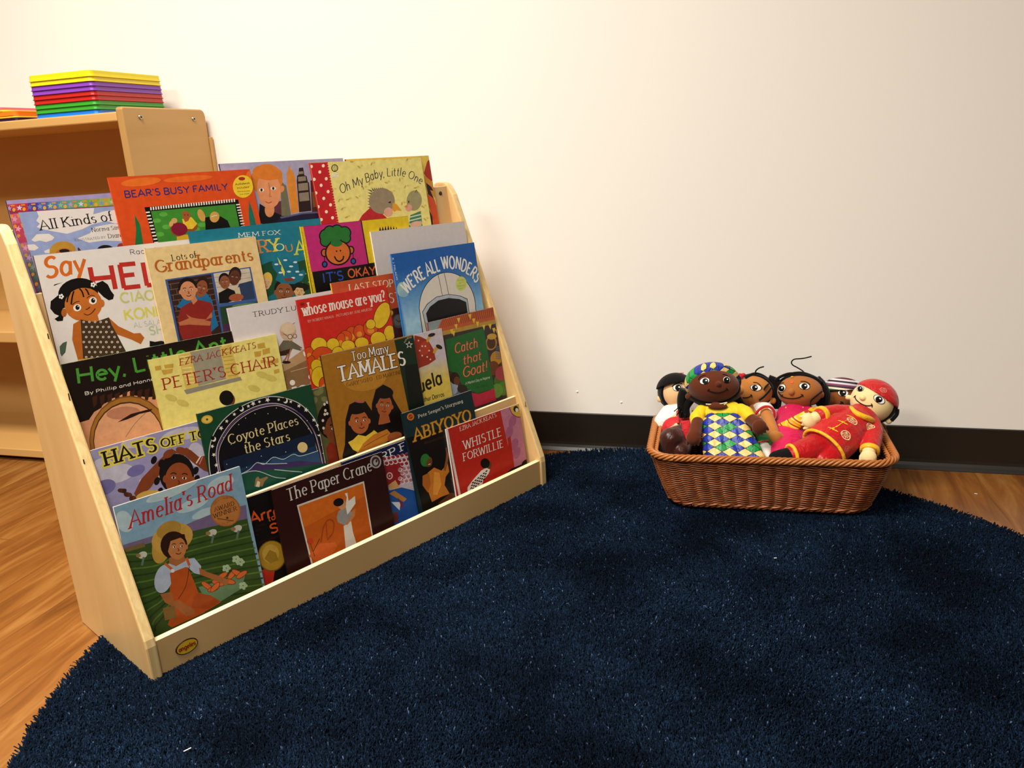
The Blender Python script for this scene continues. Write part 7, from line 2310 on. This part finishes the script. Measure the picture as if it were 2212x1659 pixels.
# --- girl in pink sari
d = Doll('brown cloth doll in pink and gold sari with a forehead jewel', c4, skinmat('skin_brown', '#a8652f'), 468, 592, 1.785, (322, 244), .038)
d.ear(772, 640, 36, 52); d.bump(356, 598, 48, 50); d.eye(222, 545, 44, 58, .55, (-6, 6)); d.eye(530, 516, 70, 44, .12, (0, 2))
d.line('eyebrow', [(168, 500), (200, 472), (245, 466)], 6); d.line('eyebrow', [(478, 448), (540, 448), (590, 475), (605, 495)], 6); d.line('mouth', [(212, 650), (260, 680), (355, 694), (450, 680), (510, 645)], 7); d.line('mouth_corner', [(205, 668), (212, 650), (232, 640)], 5); d.line('mouth_corner', [(480, 632), (508, 642), (515, 668)], 5)
bm = bmesh.new(); d.patch(bm, 357, 452, 26, 24, 0, .0008); d.put('bindi', bm, mat('bindi_orange', '#d8521c', .5)); bm = bmesh.new(); ellipsoid(bm, d.surf(*d.uv(364, 384), .001), (.0034, .002, .004), d.M); ellipsoid(bm, d.surf(*d.uv(376, 352), .001), (.0018, .0015, .0018), d.M); d.put('forehead_jewel', bm, M_gold)
d.shell('hair', BLK, 1.13, (.1, .55, -1), .0065, (.001, .001, -.004))
d.line('hair_fringe', [(130, 440), (200, 385), (300, 345), (380, 338)], 22, BLK, .002); d.line('hair_fringe', [(380, 338), (500, 335), (640, 385), (760, 470)], 26, BLK, .002); d.line('hair_strand', [(176, 600), (205, 636), (236, 662)], 9, BLK, .002); d.line('hair_strand', [(765, 590), (690, 650), (620, 715), (608, 760), (612, 815)], 11, BLK, .002)
for P, r in (([(700, 420), (810, 560), (800, 800)], .0125), ([(760, 470), (850, 620), (840, 780)], .010), ([(130, 470), (90, 620), (120, 780)], .009)): bm = bmesh.new(); tube(bm, smooth_path([d.w(*p, 1.795) for p in P], 5), r, 12); d.put('hair_bundle', bm, BLK)
bm = bmesh.new(); tube(bm, smooth_path([d.w(*p, 1.80) for p in ((545, 325), (510, 285), (430, 235), (360, 195), (345, 150), (385, 112), (480, 102), (560, 90), (645, 68))], 6), .0014, 8); d.put('loose_hair_strand', bm, BLK)
d.limb([d.w(400, 800, 1.785), d.w(390, 900, 1.77), d.w(330, 1250, 1.70)], [.015, .024, .03]); d.limb([d.w(330, 1250, 1.70), d.w(260, 1500, 1.64)], [.02, .016]); d.finish()
pinkm = satin('pink_satin', '#c8104e', .38); bm = bmesh.new(); d.limb([d.w(260, 930, 1.765), d.w(560, 915, 1.765)], [.0195, .0195], bm); d.limb([d.w(410, 930, 1.762), d.w(350, 1150, 1.72), d.w(300, 1330, 1.68), d.w(240, 1560, 1.635)], [.030, .037, .040, .036], bm, .85); d.limb([d.w(180, 960, 1.755), d.w(160, 1080, 1.73)], [.0125, .012], bm); d.limb([d.w(600, 930, 1.755), d.w(660, 1000, 1.74)], [.0135, .012], bm); sari = d.put('sari', bm, pinkm, vox=.002, it=5)
sashm = stripes('sash_gold', ['#f2b81a', '#f6d050', '#b03018', '#f0b018', '#d88a18', '#f2c030', '#a82c1c', '#f4c838', '#f0b418', '#eeb014'], (.42, -.2, .88), .026, .45)
bm = bmesh.new(); d.limb([d.w(110, 1190, 1.700), d.w(230, 1150, 1.684), d.w(400, 1070, 1.679), d.w(560, 985, 1.690), d.w(690, 910, 1.712)], [.0125, .0145, .0150, .0145, .0135], bm, .38); d.put('sash', bm, sashm, vox=.0018)
bm = bmesh.new(); tube(bm, smooth_path([d.w(120, 1010, 1.735), d.w(130, 1080, 1.722), d.w(145, 1140, 1.716)], 5), .0028, 8); d.put('sleeve_trim', bm, M_gold)
bm = bmesh.new()
for i in range(11): t = i/10; ellipsoid(bm, d.w(262+250*t, 836+14*math.sin(math.pi*t), 1.752), (.0022, .002, .0024), None, 10, 8)
d.put('necklace', bm, M_gold)
# --- doll with striped turban (back)
d = Doll('brown cloth doll in striped turban, peeking out between the sari doll and the red jacket', c4, skinmat('skin_mid_brown', '#8c4e26'), 1085, 672, 1.84, (225, 190), .028)
d.bump(950, 742, 44, 46); d.eye(1112, 614, 68, 46, .1, (-4, 2)); d.eye(900, 625, 40, 44, 0, (0, 2)); d.line('eyebrow', [(1058, 556), (1110, 532), (1165, 545), (1198, 580)], 7); d.line('mouth', [(880, 800), (950, 828), (1030, 805), (1100, 752)], 8); d.line('mouth_corner', [(1072, 742), (1102, 748), (1112, 772)], 6)
tur = stripes('turban_stripes', ['#d8cfd0', '#5a2438', '#8a4a50', '#1a1a24', '#1f4a34', '#e8dcc0', '#3a2030', '#7a3a5a', '#cfc8d0', '#2a2230'], (.1, .3, .95), .040, .7)
d.shell('turban', tur, 1.12, (-.03, 1, .05), .0158, (0, .010, -.002), (1.05, 1.05, 1.05))
for P in ([(868, 535), (960, 495), (1080, 482), (1200, 498), (1330, 545)], [(862, 505), (960, 450), (1090, 432), (1220, 455), (1350, 515)]):
    bm = bmesh.new(); tube(bm, smooth_path([d.surf(*d.uv(*p), .0045) for p in P], 5), .003, 8); d.put('turban_fold', bm, tur)
d.limb([d.w(1080, 850, 1.84), d.w(1100, 960, 1.825), d.w(1120, 1300, 1.775)], [.013, .022, .026]); d.limb([d.w(1300, 1000, 1.825), d.w(1560, 1040, 1.815), d.w(1690, 1120, 1.805)], [.011, .010, .009]); d.fist(1708, 1200, 1.802, .0098, 1.5); d.finish()
bm = bmesh.new(); d.limb([d.w(1090, 930, 1.83), d.w(1110, 1300, 1.78)], [.026, .032], bm); d.limb([d.w(1250, 980, 1.828), d.w(1560, 1050, 1.817)], [.014, .0125], bm); d.put('tunic', bm, fabric('maroon_cloth', '#4a1414', .8), vox=.002)
# --- boy in red brocade jacket (front right)
d = Doll('pale cloth doll in red brocade jacket and cap, reclining front right with yellow trims', c4, skinmat('skin_cream', '#eed49a'), 1555, 748, 1.74, (318, 300), .041, .56)
d.ear(1218, 680, 40, 42); d.ear(1772, 1030, 46, 46); d.bump(1425, 690, 50, 42); d.eye(1390, 552, 46, 38, -.15, (0, 4)); d.eye(1642, 712, 78, 48, .66, (-4, 0))
d.line('eyebrow', [(1392, 490), (1440, 478), (1470, 500)], 6); d.line('eyebrow', [(1668, 628), (1715, 640), (1748, 680), (1748, 730)], 6); d.line('mouth', [(1318, 665), (1335, 715), (1400, 772), (1470, 802), (1545, 798)], 8); d.line('mouth_corner', [(1302, 680), (1316, 664), (1330, 655)], 6); d.line('mouth_corner', [(1535, 772), (1550, 795), (1545, 825)], 6)
M_bro = brocade('red_brocade', '#bd0f16', '#d83a2c'); d.shell('hair', BLK, 1.06, (.55, .1, -1), .006, (.001, 0, -.003)); cap = d.shell('cap', M_bro, 1.10, (.06, 1, -.12), .0148, (.0008, .0015, -.002), (1.0, 1.02, 1.02)); d.line('sideburn', [(1880, 850), (1870, 930), (1800, 1020)], 30, BLK, .001)
d.limb([d.w(1440, 960, 1.725), d.w(1400, 1010, 1.705), d.w(1000, 1330, 1.64)], [.015, .026, .034]); d.limb([d.w(1130, 900, 1.70), d.w(780, 955, 1.662), d.w(700, 985, 1.655)], [.012, .0125, .0125]); d.fist(618, 1030, 1.648, .0158, 2.9, 1)
d.limb([d.w(1560, 1170, 1.69), d.w(1510, 1420, 1.63), d.w(1500, 1500, 1.615)], [.012, .0125, .0125]); d.fist(1490, 1575, 1.602, .0155, 1.55, 1)
d.limb([d.w(760, 1380, 1.635), d.w(420, 1540, 1.592), d.w(230, 1580, 1.588)], [.018, .014, .012]); d.limb([d.w(900, 1450, 1.63), d.w(800, 1640, 1.60), d.w(700, 1760, 1.60)], [.018, .015, .013]); d.finish()
bm = bmesh.new(); d.limb([d.w(1390, 985, 1.702), d.w(1290, 1080, 1.684), d.w(1080, 1230, 1.650), d.w(870, 1400, 1.622)], [.032, .040, .044, .046], bm, .75); d.limb([d.w(1270, 930, 1.70), d.w(1020, 925, 1.683), d.w(800, 945, 1.664)], [.0185, .0195, .018], bm); d.limb([d.w(1540, 1080, 1.695), d.w(1560, 1220, 1.672), d.w(1520, 1440, 1.628)], [.018, .0195, .0175], bm)
nrm = (d.w(870, 1400, 1.622)-d.w(1290, 1080, 1.684)).normalized(); pc = d.w(822, 1440, 1.618)
bm2 = bm; r_ = bmesh.ops.bisect_plane(bm2, geom=bm2.verts[:]+bm2.edges[:]+bm2.faces[:], plane_co=pc, plane_no=nrm, clear_outer=True)
bmesh.ops.holes_fill(bm2, edges=[e for e in bm2.edges if e.is_boundary]); jacket = d.put('jacket', bm2, M_bro, vox=.002, it=4)
sdir = (d.w(1090, 1650, 1.60)-d.w(540, 1235, 1.64)).normalized(); fdir = nrm.cross(sdir).normalized(); cc = d.w(822, 1440, 1.618)-nrm*.001
bm = bmesh.new(); tube(bm, [cc+sdir*.0465*math.cos(a)+fdir*.0352*math.sin(a) for a in [2*math.pi*i/48 for i in range(48)]], .0034, 8, True); d.put('hem_trim', bm, M_gold)
for P, r in (([(815, 942), (762, 958)], .0192), ([(1516, 1445), (1508, 1500)], .0186)):
    y0 = 1.665 if P[0][0] < 1000 else 1.626; bm = bmesh.new(); p, q = d.w(*P[0], y0), d.w(*P[1], y0-.008); z_ = (q-p).normalized(); x_ = z_.cross(d.F).normalized(); y_ = z_.cross(x_)
    R_ = [[bm.verts.new(p+z_*t*(q-p).length+(x_*math.cos(a)+y_*math.sin(a))*rr) for a in [2*math.pi*i/28 for i in range(28)]] for t, rr in ((0, r*.96), (.1, r), (.9, r*.98), (1, r*.93), (1, r*.72), (.2, r*.7))]
    for a, b in zip(R_, R_[1:]):
        for i in range(28): bm.faces.new((a[i], a[(i+1) % 28], b[(i+1) % 28], b[i]))
    d.put('cuff', bm, M_gold)
bm = bmesh.new(); P = smooth_path([d.w(1225, 845, 1.690), d.w(1290, 905, 1.672), d.w(1400, 960, 1.664), d.w(1520, 1010, 1.672), d.w(1585, 1075, 1.695)], 6); tube(bm, P, .0058, 10); d.put('collar', bm, M_gold)
def medal(bm):
    nn = 28; rib(bm, [(9*math.cos(2*math.pi*i/nn), 9*math.sin(2*math.pi*i/nn)) for i in range(nn+1)], 1.5)
    for q in ([(-5, 0), (5, 0)], [(0, -7.5), (0, -3)], [(0, 3), (0, 7.5)], [(-4.5, 3), (4.5, 3)], [(-4.5, -3), (4.5, -3)], [(-3, 5.5), (3, 5.5)], [(-6.5, 2), (-6.5, -2)], [(6.5, 2), (6.5, -2)], [(-3.5, -5.5), (-3.5, -3)], [(3.5, -5.5), (3.5, -3)]): rib(bm, q, 1.3)
M_cream = fabric('cream_embroidery', '#ecd79c', .6)
for X, Y, y, s, r_ in ((1240, 1035, 1.648, 1.1, .4), (1140, 1250, 1.618, 1.05, .4), (1512, 1130, 1.662, 1.0, .9)): d.decal('medallion', medal, X, Y, y, s, r_, M_cream, jacket, .0006)
for X, Y, y in ((985, 990, 1.66), (765, 1145, 1.65), (1200, 1470, 1.60)): d.decal('woven_medallion', medal, X, Y, y, .85, .5, fabric('salmon_embroidery', '#d05a48', .6), jacket, .0004)
d.decal('cap_medallion', medal, 1762, 515, 1.705, .95, .6, fabric('pale_salmon_embroidery', '#dc8a72', .6), cap, .0006)
def frog(bm): 
    for sx in (-1, 1): bm.faces.new([bm.verts.new((sx*p[0], p[1], 0)) for p in ((1, .8), (5, 2.0), (10.5, .5), (10.5, -.5), (5, -1.6), (1, -.8))])
    bm.faces.new([bm.verts.new((2.2*math.cos(a), 2.2*math.sin(a), 0)) for a in [2*math.pi*i/14 for i in range(14)]])
for X, Y, y in ((1225, 965, 1.655), (1092, 1078, 1.638), (942, 1205, 1.622)): d.decal('frog_fastener', frog, X, Y, y, .95, .66, M_gold, jacket, .0009)
def seam(bm): rib(bm, [(-36+i*4, 0) for i in range(19)], .8)
d.decal('front_seam', seam, 1040, 1125, 1.632, 1.0, -.70, M_gold, jacket, .0004)
pant = satin('red_satin', '#b40c14', .33); bm = bmesh.new(); d.limb([d.w(790, 1400, 1.630), d.w(560, 1490, 1.600), d.w(400, 1540, 1.588)], [.030, .0265, .0225], bm); d.limb([d.w(930, 1500, 1.625), d.w(830, 1660, 1.598), d.w(720, 1800, 1.596)], [.030, .027, .022], bm); d.put('trousers', bm, pant, vox=.002)
bm = bmesh.new(); p, q = d.w(405, 1535, 1.588), d.w(350, 1548, 1.584); z_ = (q-p).normalized(); x_ = z_.cross(d.F).normalized(); y_ = z_.cross(x_); tube(bm, [q+(x_*math.cos(a)+y_*math.sin(a))*.0208 for a in [2*math.pi*i/32 for i in range(32)]], .0036, 8, True); d.put('trouser_cuff', bm, M_gold)
bm = bmesh.new(); d.limb([d.w(340, 1560, 1.584), d.w(200, 1590, 1.580), d.w(130, 1600, 1.580)], [.0185, .0185, .017], bm); d.put('shoe', bm, M_blackcloth, vox=.002)
